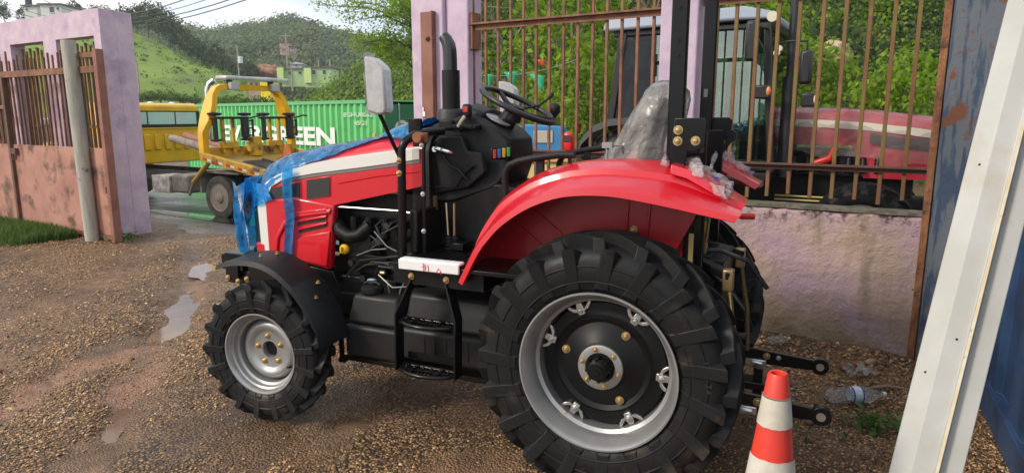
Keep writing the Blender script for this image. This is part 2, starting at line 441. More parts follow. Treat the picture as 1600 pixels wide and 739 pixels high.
def gravel_mat():
    mt = bpy.data.materials.new("wet_gravel_ground"); mt.use_nodes = True
    nt = mt.node_tree; n, l = nt.nodes, nt.links; b = n["Principled BSDF"]
    ge = n.new("ShaderNodeNewGeometry")
    def noise(sc, d=5.0, dist=0.0):
        t = n.new("ShaderNodeTexNoise"); t.inputs["Scale"].default_value = sc; t.inputs["Detail"].default_value = d; t.inputs["Distortion"].default_value = dist
        l.new(ge.outputs["Position"], t.inputs["Vector"]); return t.outputs["Fac"]
    def rng(v, a, z, p=0.0, q=1.0):
        m = n.new("ShaderNodeMapRange"); m.inputs["From Min"].default_value = a; m.inputs["From Max"].default_value = z
        m.inputs["To Min"].default_value = p; m.inputs["To Max"].default_value = q; l.new(v, m.inputs["Value"]); return m.outputs["Result"]
    def mix(f, a, c):
        m = n.new("ShaderNodeMixRGB")
        if hasattr(f, "is_linked"): l.new(f, m.inputs["Fac"])
        else: m.inputs["Fac"].default_value = f
        for s, v in (("Color1", a), ("Color2", c)):
            if isinstance(v, tuple): m.inputs[s].default_value = (*v, 1)
            else: l.new(v, m.inputs[s])
        return m.outputs["Color"]
    vo = n.new("ShaderNodeTexVoronoi"); vo.inputs["Scale"].default_value = 78.0; l.new(ge.outputs["Position"], vo.inputs["Vector"])
    rp = n.new("ShaderNodeValToRGB"); cr = rp.color_ramp
    cr.elements[0].color = (0.040, 0.025, 0.015, 1); cr.elements[1].color = (0.66, 0.40, 0.185, 1)
    for p, c in ((0.3, (0.10, 0.055, 0.026)), (0.55, (0.24, 0.132, 0.057)), (0.8, (0.43, 0.25, 0.112))):
        e = cr.elements.new(p); e.color = (*c, 1)
    sep = n.new("ShaderNodeSeparateColor"); l.new(vo.outputs["Color"], sep.inputs["Color"]); l.new(sep.outputs["Red"], rp.inputs["Fac"])
    peb = mix(rng(vo.outputs["Distance"], 0.35, 0.75), rp.outputs["Color"], (0.035, 0.024, 0.015))
    mud = mix(rng(noise(9.0), 0.35, 0.65), (0.25, 0.148, 0.082), (0.145, 0.083, 0.045))
    clay = mix(rng(noise(6.0), 0.35, 0.65), (0.36, 0.185, 0.105), (0.25, 0.135, 0.08))
    # packed mud shows in bands between the loose gravel; red clay in a few streaks
    mp = n.new("ShaderNodeMapping"); mp.inputs["Rotation"].default_value = (0, 0, R(-25)); mp.inputs["Scale"].default_value = (2.2, 0.7, 1.0)
    l.new(ge.outputs["Position"], mp.inputs["Vector"])
    tb = n.new("ShaderNodeTexNoise"); tb.inputs["Scale"].default_value = 0.9; tb.inputs["Detail"].default_value = 6.0; l.new(mp.outputs["Vector"], tb.inputs["Vector"])
    mudf = rng(tb.outputs["Fac"], 0.44, 0.54)
    def attr(nm):
        a = n.new("ShaderNodeAttribute"); a.attribute_name = nm; return a.outputs["Fac"]
    mm = n.new("ShaderNodeMath"); mm.operation = 'MAXIMUM'; l.new(attr("mud"), mm.inputs[0])
    m4 = n.new("ShaderNodeMath"); m4.operation = 'MULTIPLY'; m4.inputs[1].default_value = 0.6; l.new(mudf, m4.inputs[0]); l.new(m4.outputs[0], mm.inputs[1])
    col = mix(mm.outputs[0], peb, mud)
    col = mix(attr("clay"), col, clay)
    mp2 = n.new("ShaderNodeMapping"); mp2.inputs["Rotation"].default_value = (0, 0, R(-25)); mp2.inputs["Scale"].default_value = (1.7, 0.55, 1.0)
    mp2.inputs["Location"].default_value = (3.1, 7.7, 0)
    l.new(ge.outputs["Position"], mp2.inputs["Vector"])
    tc2 = n.new("ShaderNodeTexNoise"); tc2.inputs["Scale"].default_value = 1.0; tc2.inputs["Detail"].default_value = 6.0; l.new(mp2.outputs["Vector"], tc2.inputs["Vector"])
    col = mix(rng(tc2.outputs["Fac"], 0.64, 0.72), col, clay)
    col = mix(rng(noise(1.1, 6.0), 0.46, 0.66, 0.0, 0.62), col, (0.055, 0.036, 0.023))
    l.new(col, b.inputs["Base Color"])
    wm = n.new("ShaderNodeMath"); wm.operation = 'MAXIMUM'; l.new(rng(noise(2.1, 5.0), 0.45, 0.65), wm.inputs[0]); l.new(attr("mud"), wm.inputs[1]); wet = wm.outputs[0]
    l.new(rng(wet, 0.0, 1.0, 0.62, 0.27), b.inputs["Roughness"])
    b.inputs["Specular IOR Level"].default_value = 0.35
    bp = n.new("ShaderNodeBump"); bp.inputs["Strength"].default_value = 0.8; bp.inputs["Distance"].default_value = 0.012; bp.invert = True
    l.new(vo.outputs["Distance"], bp.inputs["Height"])
    bp2 = n.new("ShaderNodeBump"); bp2.inputs["Strength"].default_value = 0.5; bp2.inputs["Distance"].default_value = 0.01
    l.new(noise(120.0, 3.0), bp2.inputs["Height"]); l.new(bp.outputs["Normal"], bp2.inputs["Normal"])
    l.new(bp2.outputs["Normal"], b.inputs["Normal"])
    return mt
ground = np_mesh("ground", np.stack([GX.ravel(), GY.ravel(), GZ.ravel()], 1), GF, gravel_mat(), smooth=True)
for nm, fn in (("mud", mud_mask), ("clay", clay_mask)):
    at = ground.data.attributes.new(nm, 'FLOAT', 'POINT'); at.data.foreach_set("value", fn(GX, GY).ravel().astype(np.float32))
tag(ground, kind="structure")

# asphalt road beyond the gate
def road_mat():
    return pm("wet_asphalt", (0.085, 0.078, 0.070), r=0.42, c2=(0.16, 0.135, 0.11), scale=0.9, lo=0.42, hi=0.62, r2=0.16, bump=0.35, bscale=90, bdist=0.006,
              c3=(0.20, 0.155, 0.115), scale3=0.45, lo3=0.55, hi3=0.7)
rs = np.linspace(2.0, 30, 80); rn = np.linspace(0.5, 9.5, 46)
RS, RN = np.meshgrid(rs, rn)
rn_e = RN + (RN < 1.2) * 0.35 * np.sin(RS * 1.7) * (1.2 - RN)
RX = FENCE_P.x + FD.x * RS + FN.x * rn_e; RY = FENCE_P.y + FD.y * RS + FN.y * rn_e
RZ = ground_z(RX, RY, False) + 0.026 - 0.11 * (1 - sstep(0.5, 1.5, RN + 0.5 * fbm(RS * 1.5, RN * 1.5, 91))) - 0.11 * (1 - sstep(2.0, 2.8, RS)) + 0.012 * fbm(RX * 0.8, RY * 0.8, 5)
ri = np.arange(RS.size).reshape(RS.shape)
road = np_mesh("road", np.stack([RX.ravel(), RY.ravel(), RZ.ravel()], 1), np.stack([ri[:-1,:-1], ri[:-1,1:], ri[1:,1:], ri[1:,:-1]], -1).reshape(-1, 4), road_mat(), smooth=True)
tag(road, kind="structure")

# puddles: still, muddy water lying in the hollows of the ground
water_m = pm("muddy_water", (0.14, 0.085, 0.052), r=0.07, spec=0.30, c2=(0.20, 0.125, 0.075), scale=2.0, bump=0.10, bscale=18, bdist=0.004)
for (px, py, ra, rb, dg, dp) in PUDDLES:
    g = R(dg); base = float(ground_z(np.array([px]), np.array([py]))[0])
    zs = []
    for k in range(28):
        t = 2 * math.pi * k / 28
        x = px + math.cos(g) * math.cos(t) * ra * 1.05 - math.sin(g) * math.sin(t) * rb * 1.05
        y = py + math.sin(g) * math.cos(t) * ra * 1.05 + math.cos(g) * math.sin(t) * rb * 1.05
        zs.append(gz1(x, y))
    lvl = base + 0.36 * (float(np.median(zs)) - base)
    m = MB(); vs = [(0, 0, 0)]
    for k in range(40):
        t = 2 * math.pi * k / 40; e = 1.75 * (1 + 0.10 * math.sin(3 * t + px) + 0.06 * math.sin(7 * t))
        vs.append((math.cos(g) * math.cos(t) * ra * e - math.sin(g) * math.sin(t) * rb * e, math.sin(g) * math.cos(t) * ra * e + math.cos(g) * math.sin(t) * rb * e, 0))
    m.add(vs, [(0, k + 1, (k + 1) % 40 + 1) for k in range(40)])
    tag(m.build("puddle", water_m, loc=(px, py, lvl), smooth=0), kind="structure")
# wet film on the road by the truck
m = MB(); vs = [(0, 0, 0)]
for k in range(40):
    t = 2 * math.pi * k / 40; e = 1 + 0.16 * math.sin(3 * t + 1) + 0.1 * math.sin(5 * t)
    vs.append((*(FD * (2.6 * e * math.cos(t)) + FN * (0.7 * e * math.sin(t))).xy, 0))
m.add(vs, [(0, k + 1, (k + 1) % 40 + 1) for k in range(40)])
pp = fpt(9.8, 3.2); pz = [float(ground_z(np.array([(pp + Vector(v)).x]), np.array([(pp + Vector(v)).y]), False)[0]) for v in m.v]
m.v = [(v[0], v[1], pz[i] + 0.034) for i, v in enumerate(m.v)]
tag(m.build("puddle", pm("road_water", (0.06, 0.055, 0.05), r=0.05, spec=0.6, bump=0.08, bscale=9, bdist=0.006), loc=(pp.x, pp.y, 0), smooth=30), kind="structure")

# loose stones: tens of thousands of small pebbles, one object
rng = np.random.default_rng(5)
def pebbles(n, xr, yr, smin, smax, keep):
    X = rng.uniform(*xr, n); Y = rng.uniform(*yr, n)
    k = keep(X, Y) > rng.uniform(0, 1, n); return X[k], Y[k], (smin + (smax - smin) * rng.uniform(0, 1, k.sum()) ** 2.6)
def dens(X, Y):
    a = fbm(X * 1.1 + 5, Y * 1.1, 41, 4) + 0.5
    d = sstep(0.40, 0.56, a) * 0.97 + 0.03
    dx, dy = X - FENCE_P.x, Y - FENCE_P.y; n = dx * FN.x + dy * FN.y; s = dx * FD.x + dy * FD.y
    d = d * (1 - 0.80 * mud_mask(X, Y))
    return d * ((n < -0.06) | ((s > 3) & (n < .8)))
pa = pebbles(105000, (-3.2, 3.0), (2.2, 5.2), 0.005, 0.022, dens)
pb_ = pebbles(65000, (-6.5, 1.0), (4.2, 9.6), 0.007, 0.026, dens)
PX, PY, PS = [np.concatenate(q) for q in zip(pa, pb_)]
# heavier rubble at the foot of the low wall
nr = 1500; sr = rng.uniform(-1.1, 1.2, nr); nn = -np.abs(rng.normal(0.05, 0.32, nr)) - 0.04
PX = np.concatenate([PX, FENCE_P.x + FD.x * sr + FN.x * nn]); PY = np.concatenate([PY, FENCE_P.y + FD.y * sr + FN.y * nn]); PS = np.concatenate([PS, 0.012 + 0.03 * rng.uniform(0, 1, nr) ** 2])
PZ = ground_z(PX, PY) + PS * 0.10
octa = np.array([(1,0,0),(0.25,0.95,0.1),(-0.9,0.35,0),(-0.6,-0.75,0.05),(0.45,-0.85,-0.05),(0.1,0.1,0.8),(0,0,-0.8)])
of = np.array([(0,1,5),(1,2,5),(2,3,5),(3,4,5),(4,0,5),(1,0,6),(2,1,6),(3,2,6),(4,3,6),(0,4,6)])
n = len(PX); ang = rng.uniform(0, 6.283, n); sc = rng.uniform(0.55, 1.1, (n, 3)); sc[:, 2] *= 0.7
Q = octa[None] * sc[:, None, :] * PS[:, None, None] * 0.62 + rng.normal(0, 0.10, (n, 7, 3)) * PS[:, None, None]
ca, sa = np.cos(ang)[:, None], np.sin(ang)[:, None]
QX = Q[..., 0] * ca - Q[..., 1] * sa + PX[:, None]; QY = Q[..., 0] * sa + Q[..., 1] * ca + PY[:, None]; QZ = Q[..., 2] + PZ[:, None]
def stone_mat(name, cols, r=0.45):
    mt = bpy.data.materials.new(name); mt.use_nodes = True; nt = mt.node_tree; nd, l = nt.nodes, nt.links; b = nd["Principled BSDF"]
    ge = nd.new("ShaderNodeNewGeometry"); rp = nd.new("ShaderNodeValToRGB"); cr = rp.color_ramp
    cr.elements[0].color = (*cols[0], 1); cr.elements[1].color = (*cols[-1], 1)
    for i, c in enumerate(cols[1:-1]): e = cr.elements.new((i + 1) / (len(cols) - 1)); e.color = (*c, 1)
    l.new(ge.outputs["Random Per Island"], rp.inputs["Fac"]); l.new(rp.outputs["Color"], b.inputs["Base Color"]); b.inputs["Roughness"].default_value = r
    return mt
gv = np_mesh("gravel", np.stack([QX, QY, QZ], -1).reshape(-1, 3), (of[None] + (np.arange(n) * 7)[:, None, None]).reshape(-1, 3),
             stone_mat("pebble", [(0.04, 0.026, 0.016), (0.22, 0.115, 0.05), (0.39, 0.212, 0.09), (0.54, 0.325, 0.148), (0.09, 0.05, 0.027), (0.72, 0.53, 0.32)]))
tag(gv, kind="stuff")

# bigger stones and brick bits that can be told apart
def rock(name, label, cat, u, size, col, seed, group=None, sq=0.6, rot=0.0):
    rg = random.Random(seed); m = MB(); m.ball((0, 0, 0), 1.0, 10, 7, (1, 0.75, sq))
    m.v = [tuple(Vector(v) * size * 0.5 * (1 + 0.35 * mnoise.noise(Vector(v) * 1.6 + Vector((seed, 0, 0))))) for v in m.v]
    o = m.build(name, pm("stone_%d" % seed, col, r=0.7, c2=tuple(k * 0.6 for k in col), scale=30, bump=0.5, bscale=60), loc=(u[0], u[1], gz1(*u) + size * sq * 0.3), rot=(0, 0, rot), smooth=60)
    return tag(o, label, cat, group)
rock("brick_fragment", "reddish broken brick lying beyond the large clear bottle", "rubble", (2.10, 3.98), 0.13, (0.22, 0.075, 0.05), 3, sq=0.45)
rock("stone", "pale orange stone chip among the gravel near the low wall", "rubble", (2.25, 4.0), 0.08, (0.35, 0.22, 0.13), 4)
rock("stone", "dark rounded stone in the gravel just right of the cone", "rubble", (1.32, 3.02), 0.055, (0.06, 0.055, 0.05), 5)
rock("stone", "blackish pebble beside the darker stone right of the cone", "rubble", (1.45, 3.06), 0.04, (0.035, 0.033, 0.03), 6)
rock("stone", "tan stone, leftmost of two lying by the link arm's end", "rubble", (1.47, 3.33), 0.045, (0.30, 0.19, 0.10), 7)
rock("stone", "brownish red stone lying by the link arm's end", "rubble", (1.55, 3.28), 0.05, (0.2, 0.10, 0.06), 8)
rock("stone", "dark lump of stone beside the long puddle", "rubble", (-1.98, 4.22), 0.07, (0.04, 0.036, 0.03), 9)
rock("stone", "small red stone on the mud at the far left", "rubble", (-3.2, 3.95), 0.07, (0.30, 0.10, 0.06), 10)
rock("stone", "whitish stone lying at the foot of the grey pole", "rubble", tuple(fpt(7.78, -0.22).xy), 0.10, (0.6, 0.57, 0.52), 11)

# ------------------------------------------------------------------ grass and weeds
grass_m = leaf_mat("grass_blades", (0.035, 0.075, 0.012), (0.075, 0.13, 0.022), (0.16, 0.19, 0.05), 1.5, 0.3)
def blades(P, h, w, rng, lean=0.35):
    n = len(P); a = rng.uniform(0, 6.283, n); d = np.stack([np.cos(a), np.sin(a), np.zeros(n)], 1); t = np.stack([-np.sin(a), np.cos(a), np.zeros(n)], 1)
    hh = (h * rng.uniform(0.45, 1.1, n))[:, None]; ww = (w * rng.uniform(0.6, 1.2, n))[:, None]; le = (lean * rng.uniform(0.1, 1.2, n))[:, None]
    up = np.array([0, 0, 1.0])
    V = np.stack([P - t * ww, P + t * ww, P + up * hh * 0.6 + d * hh * le * 0.4 + t * ww * 0.7, P + up * hh * 0.6 + d * hh * le * 0.4 - t * ww * 0.7,
                  P + up * hh * (1 - 0.3 * le) + d * hh * le], 1).reshape(-1, 3)
    b = np.arange(n)[:, None] * 5
    return V, np.concatenate([b + np.array([[0, 1, 2]]), b + np.array([[0, 2, 3]]), b + np.array([[3, 2, 4]])])
def grass_patch(name, S, N, h, w, seed):
    r = np.random.default_rng(seed); P = np.stack([FENCE_P.x + FD.x * S + FN.x * N, FENCE_P.y + FD.y * S + FN.y * N], 1)
    z = ground_z(P[:, 0], P[:, 1]); V, F = blades(np.column_stack([P, z - 0.01]), h, w, r)
    return tag(np_mesh(name, V, F, grass_m), kind="stuff")
r_ = np.random.default_rng(8)
ns = 42000; S = r_.uniform(7.7, 14, ns); N = -0.32 - np.abs(r_.normal(0, 0.34, ns)); k = (fbm(S * 1.2, N * 2, 77) > -0.26 + 0.34 * (S < 8.3)); grass_patch("grass", S[k], N[k], 0.16, 0.007, 1)
ns = 2600; S = r_.uniform(-1.0, 1.5, ns); N = -r_.uniform(0.03, 1.5, ns); k = fbm(S * 2.2 + 9, N * 2.2, 79) > 0.10; grass_patch("weeds", S[k], N[k], 0.05, 0.006, 2)
weed_m = leaf_mat("weed_leaves", (0.03, 0.07, 0.012), (0.06, 0.14, 0.025), (0.12, 0.20, 0.05), 3.0, 0.3)
def weed(x, y, h, n, label, seed):
    r = np.random.default_rng(seed); P = r.normal(0, 1, (n, 3)) * (h * 0.55, h * 0.55, h * 0.28); P[:, 2] = np.abs(P[:, 2]) + 0.02
    V, F = leaf_arrays(P, np.tile([0, 0, 1.0], (n, 1)), r.uniform(0.03, 0.06, n), r, 0.6)
    tag(np_mesh("weed", V, F, weed_m, loc=(x, y, gz1(x, y))), label, "plant")
weed(1.83, 3.23, 0.12, 90, "leafy green weed growing below the clear bottle", 1)
weed(2.02, 3.12, 0.10, 70, "small broad leaved weed close to the white beam", 2)
weed(1.30, 3.72, 0.10, 60, "thin green weed between the two link arms", 3)
weed(tuple(fpt(7.55, -0.12).xy)[0], tuple(fpt(7.55, -0.12).xy)[1], 0.16, 90, "dry weed tuft at the foot of the lavender gate wall", 4)
# ================================================================== PERIMETER WALL, PILLARS, RAILINGS, GATE
FROT = math.atan2(FD.y, FD.x)                       # local x = along the fence line (to the left), local y = towards the camera
lav_m = pm("lavender_plaster", (0.46, 0.345, 0.45), r=0.75, c2=(0.54, 0.43, 0.52), scale=5, lo=0.40, hi=0.62, bump=0.35, bscale=45, bdist=0.006,
           c3=(0.60, 0.53, 0.55), scale3=3.3, lo3=0.60, hi3=0.70)
def low_wall_mat():
    mt = bpy.data.materials.new("stained_lavender_wall"); mt.use_nodes = True; nt = mt.node_tree; n, l = nt.nodes, nt.links; b = n["Principled BSDF"]
    tc = n.new("ShaderNodeTexCoord")
    def noise(sc, vec=None, d=6.0):
        t = n.new("ShaderNodeTexNoise"); t.inputs["Scale"].default_value = sc; t.inputs["Detail"].default_value = d; t.inputs["Roughness"].default_value = 0.62
        l.new(vec or tc.outputs["Object"], t.inputs["Vector"]); return t.outputs["Fac"]
    def rng(v, a, z, p=0.0, q=1.0):
        m = n.new("ShaderNodeMapRange"); m.inputs["From Min"].default_value = a; m.inputs["From Max"].default_value = z
        m.inputs["To Min"].default_value = p; m.inputs["To Max"].default_value = q; l.new(v, m.inputs["Value"]); return m.outputs["Result"]
    def math_(op, a, c):
        m = n.new("ShaderNodeMath"); m.operation = op
        for i, v in enumerate((a, c)):
            if isinstance(v, float): m.inputs[i].default_value = v
            else: l.new(v, m.inputs[i])
        return m.outputs[0]
    def mix(f, a, c):
        m = n.new("ShaderNodeMixRGB"); l.new(f, m.inputs["Fac"])
        for s, v in (("Color1", a), ("Color2", c)):
            if isinstance(v, tuple): m.inputs[s].default_value = (*v, 1)
            else: l.new(v, m.inputs[s])
        return m.outputs["Color"]
    mp = n.new("ShaderNodeMapping"); mp.inputs["Scale"].default_value = (5.0, 5.0, 0.55); l.new(tc.outputs["Object"], mp.inputs["Vector"])
    sx = n.new("ShaderNodeSeparateXYZ"); l.new(tc.outputs["Object"], sx.inputs["Vector"]); z = sx.outputs["Z"]
    col = mix(rng(noise(3.0), 0.40, 0.62), (0.40, 0.28, 0.345), (0.46, 0.325, 0.32))
    col = mix(rng(noise(1.7), 0.42, 0.58), col, (0.43, 0.315, 0.235))                                   # bare plaster
    col = mix(math_('MULTIPLY', rng(noise(1.0, mp.outputs["Vector"]), 0.56, 0.70), 0.6), col, (0.17, 0.13, 0.10))   # rain streaks
    low = math_('MULTIPLY', rng(z, 0.42, 0.0), rng(noise(4.0), 0.34, 0.62))
    col = mix(low, col, (0.17, 0.125, 0.05))                                                             # mossy damp foot
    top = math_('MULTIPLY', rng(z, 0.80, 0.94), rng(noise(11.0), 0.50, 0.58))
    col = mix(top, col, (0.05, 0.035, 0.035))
    col = mix(rng(noise(26.0), 0.66, 0.70), col, (0.12, 0.09, 0.06))
    l.new(col, b.inputs["Base Color"]); b.inputs["Roughness"].default_value = 0.8
    bp = n.new("ShaderNodeBump"); bp.inputs["Strength"].default_value = 0.9; bp.inputs["Distance"].default_value = 0.03; l.new(noise(9.0), bp.inputs["Height"])
    bp2 = n.new("ShaderNodeBump"); bp2.inputs["Strength"].default_value = 0.5; bp2.inputs["Distance"].default_value = 0.006; l.new(noise(70.0), bp2.inputs["Height"]); l.new(bp.outputs["Normal"], bp2.inputs["Normal"])
    l.new(bp2.outputs["Normal"], b.inputs["Normal"])
    return mt
rust_m = pm("rusted_iron", (0.16, 0.062, 0.030), r=0.65, c2=(0.25, 0.105, 0.050), scale=9, bump=0.3, bscale=70, bdist=0.004, c3=(0.085, 0.040, 0.024), scale3=5, lo3=0.52, hi3=0.66)
moss_m = pm("rusted_iron_greenish", (0.17, 0.075, 0.028), r=0.65, c2=(0.175, 0.12, 0.025), scale=4, lo=0.42, hi=0.58, bump=0.3, bscale=70, bdist=0.004, c3=(0.24, 0.10, 0.05), scale3=7, lo3=0.55, hi3=0.66)
drust_m = pm("dark_rust", (0.085, 0.042, 0.028), r=0.6, c2=(0.14, 0.06, 0.035), scale=8, bump=0.3, bscale=60, bdist=0.004)
def ft(name, label, cat, s, n=0.0, z=0.0, group=None):
    p = fpt(s, n, z); return thing(name, label, cat, p, FROT, group)
def rough_top(m, amp, seed, zmin):
    m.v = [(x, y, z + (amp * mnoise.noise(Vector((x * 5 + seed, y * 3, 0))) + 0.6 * amp * mnoise.noise(Vector((x * 17 + seed, y * 9, 3))) if z > zmin else 0)) for x, y, z in m.v]
    return m
# low wall (local x 0 at s=-1.09, runs to s=2.25)
lw = ft("low_wall", "low lavender plaster wall, stained and mossy, under the rusty bars behind the tractor", "wall", -1.13)
m = MB(); xs = np.linspace(0, 3.36, 60)
secs = [[(x, 0.0, -0.15), (x, 0.0, 0.12), (x, 0.006, 0.5), (x, 0.0, 0.93), (x, -0.02, 0.948), (x, -0.17, 0.95), (x, -0.19, 0.93), (x, -0.19, -0.15)] for x in xs]
m.loft(secs); rough_top(m, 0.022, 2, 0.9)
m.build("wall_body", low_wall_mat(), lw, smooth=40)
m = MB(); secs = [[(x, -0.004 - 0.01 * mnoise.noise(Vector((x * 6, 0, 0))), 0.953), (x, -0.01, 0.972 + 0.012 * mnoise.noise(Vector((x * 9, 2, 0)))), (x, -0.16, 0.975), (x, -0.185, 0.952)] for x in xs]
m.loft(secs); m.build("coping", pm("mossy_mortar", (0.17, 0.14, 0.10), r=0.9, c2=(0.07, 0.065, 0.045), scale=14, bump=0.8, bscale=50, bdist=0.01, c3=(0.10, 0.12, 0.04), scale3=5), lw, smooth=50)

def pillar(name, label, s, blocks, ztop, extra=None):
    t = ft(name, label, "pillar", s)
    for (x0, x1, y0, y1) in blocks:
        m = MB(); m.box(x0, x1, y0, y1, -0.2, ztop)
        m.build("shaft", lav_m, t, bevel=0.012)
    return t
pl = pillar("gate_pillar", "lavender gate pillar with a brown steel post bolted to its face", 2.18, [(0.36, 0.70, -0.22, 0.04), (0.13, 0.357, -0.22, -0.004)], 3.5)
m = MB(); m.box(0.43, 0.58, 0.042, 0.062, 0.05, 2.44); m.box(0.43, 0.444, 0.062, 0.10, 0.05, 2.44); po = m.build("gate_post", pm("brown_oxide_paint", (0.19, 0.068, 0.042), r=0.5, c2=(0.25, 0.105, 0.065), scale=4, bump=0.2, bscale=40, bdist=0.004), pl, bevel=0.002)
for z in (0.5, 1.42, 2.22):
    m = MB(); m.lathe([(0.0, 0.022), (0.012, 0.022), (0.016, 0.012), (0.03, 0.012)], (0.505, 0.062, z), 'y', 8); m.build("bolt", rust_m, po, smooth=30)
m = MB(); m.box(0.56, 0.572, 0.064, 0.07, 1.60, 1.64); m.box(0.545, 0.572, 0.064, 0.07, 1.56, 1.602); m.build("padlock_plate", pm("chipped_white", (0.75, 0.73, 0.7), r=0.5), po)
m = MB(); m.box(0.10, 0.128, -0.16, -0.03, 2.12, 2.42); m.build("rail_bracket", rust_m, pl, bevel=0.003)
pc = pillar("fence_pillar", "slim pale lavender pillar between the two panels of rusty bars", 0.36, [(0.0, 0.27, -0.20, 0.03)], 3.5)

def bars(t, x0, x1, step, zb, zt, sz, mat, y=-0.09, seed=0):
    rg = random.Random(seed); k = 0; x = x0
    while x < x1:
        m = MB(); lz = rg.uniform(-0.02, 0.02); a = rg.uniform(-0.006, 0.006)
        m.bar((x, y, zb + lz), (x + a, y, zt), sz, sz); m.build("bar", mat, t, bevel=0.002); x += step * rg.uniform(0.97, 1.03); k += 1
def rail(t, x0, x1, z, mat, y=-0.062, h=0.04):
    m = MB(); m.box(x0, x1, y, y + 0.045, z - 0.004, z + 0.002); m.box(x0, x1, y + 0.0, y + 0.005, z - h, z - 0.0045)
    m.box(x0, x1, y + 0.03, y + 0.045, z + 0.0025, z + 0.010)
    m.build("rail", mat, t)
pa_ = ft("railing_panel", "panel of rusty square bars between the two lavender pillars", "railing", 0.64)
bars(pa_, 0.075, 1.67, 0.1235, 1.0, 2.85, 0.021, rust_m, seed=1)
rail(pa_, 0.0, 1.668, 2.32, rust_m, h=0.045); rail(pa_, 0.0, 1.668, 1.285, drust_m, h=0.035)
pb2 = ft("railing_panel", "panel of rusty bars with greenish tint in front of the cabbed tractor's hood", "railing", -1.08)
bars(pb2, 0.12, 1.42, 0.1365, 1.02, 2.85, 0.024, moss_m, seed=2)
rail(pb2, -0.01, 1.435, 1.245, drust_m, h=0.035); rail(pb2, 0.0, 1.435, 2.36, rust_m, h=0.045)

# tall wall on the left of the gateway with openings in it
wl_t = ft("gate_wall", "tall lavender wall with square openings along its top left of the gateway", "wall", 7.88)
def wall_cells(m, L, H, T, holes):
    xs_ = sorted({0, L} | {a for h in holes for a in h[:2]}); zs_ = sorted({-0.2, H} | {a for h in holes for a in h[2:]})
    solid = lambda i, j: not any(h[0] <= (xs_[i] + xs_[i+1]) / 2 <= h[1] and h[2] <= (zs_[j] + zs_[j+1]) / 2 <= h[3] for h in holes)
    for i in range(len(xs_) - 1):
        for j in range(len(zs_) - 1):
            if not solid(i, j): continue
            x0, x1, z0, z1 = xs_[i], xs_[i+1], zs_[j], zs_[j+1]
            nx_ = max(1, int((x1 - x0) / 0.12)) if z1 == H else 1
            for y, fl in ((0, False), (-T, True)):
                for k in range(nx_):
                    a, b = x0 + (x1 - x0) * k / nx_, x0 + (x1 - x0) * (k + 1) / nx_
                    q = [(a, y, z0), (b, y, z0), (b, y, z1), (a, y, z1)]; m.add(q, [(0, 1, 2, 3) if fl else (3, 2, 1, 0)])
            for (cond, q) in ((i == 0 or not solid(i-1, j), [(x0, 0, z0), (x0, -T, z0), (x0, -T, z1), (x0, 0, z1)]),
                              (i == len(xs_) - 2 or not solid(i+1, j), [(x1, 0, z0), (x1, -T, z0), (x1, -T, z1), (x1, 0, z1)])):
                if cond: m.add(q, [(0, 1, 2, 3)])
            for (cond, z) in ((j == 0 or not solid(i, j-1), z0), (j == len(zs_) - 2 or not solid(i, j+1), z1)):
                if cond:
                    for k in range(nx_):
                        a, b = x0 + (x1 - x0) * k / nx_, x0 + (x1 - x0) * (k + 1) / nx_
                        m.add([(a, 0, z), (b, 0, z), (b, -T, z), (a, -T, z)], [(0, 1, 2, 3)])
holes = [(0.16 + 1.27 * k, 1.10 + 1.27 * k, 0.9, 2.56) for k in range(6)]
m = MB(); wall_cells(m, 9.0, 2.88, 0.19, holes); rough_top(m, 0.035, 7, 2.8)
m.build("wall_body", pm("lavender_plaster_tall", (0.46, 0.345, 0.44), r=0.75, c2=(0.57, 0.45, 0.51), scale=4, lo=0.38, hi=0.62, bump=0.4, bscale=30, bdist=0.008,
        c3=(0.38, 0.28, 0.37), scale3=1.6, lo3=0.52, hi3=0.62), wl_t, smooth=30)
m = MB(); m.box(0.004, 0.150, -0.42, -0.1915, -0.2, 2.865); rough_top(m, 0.03, 9, 2.8); m.build("end_pier", MATS["lavender_plaster_tall"], wl_t, bevel=0.01)
for k in range(6):
    x0 = 0.16 + 1.27 * k
    g = MB()
    for q in range(9): g.bar((x0 + 0.06 + 0.105 * q, -0.14, 0.9), (x0 + 0.06 + 0.105 * q, -0.14, 2.56 - (0.09 if q % 2 else 0.05)), 0.026, 0.026)
    g.box(x0, x0 + 0.94, -0.155, -0.128, 1.4, 1.44)
    g.build("window_grille", moss_m, wl_t)

# rusty sliding gate parked in front of the tall wall
gt = ft("sliding_gate", "rusty sliding gate with sheet metal below and spiky bars above", "gate", 7.47, -0.26)
pink_m = pm("faded_red_sheet", (0.33, 0.145, 0.108), r=0.65, c2=(0.42, 0.215, 0.155), scale=2.2, lo=0.38, hi=0.62, c3=(0.12, 0.062, 0.038), scale3=3.0, lo3=0.52, hi3=0.64, bump=0.25, bscale=20, bdist=0.006)
m = MB(); m.box(0.05, 4.8, -0.012, 0.0, 0.08, 1.17); m.build("sheet_panel", pink_m, gt)
m = MB(); m.box(0.05, 4.8, -0.03, 0.02, 0.03, 0.078); m.build("bottom_rail", rust_m, gt)
m = MB(); m.box(0.0, 0.075, -0.05, 0.045, 0.0, 2.35); m.build("end_post", pm("brown_red_post", (0.20, 0.075, 0.05), r=0.6, c2=(0.28, 0.12, 0.08), scale=3, bump=0.25, bscale=30, bdist=0.005), gt, bevel=0.004)
m = MB(); m.box(2.45, 2.51, -0.04, 0.04, 0.04, 2.10); m.build("middle_post", drust_m, gt, bevel=0.004)
m = MB(); m.box(0.077, 0.62, -0.02, 0.02, 2.26, 2.32); m.build("short_rail", rust_m, gt)
m = MB(); m.box(0.077, 4.8, -0.03, 0.03, 2.08, 2.16); m.build("top_rail", rust_m, gt)
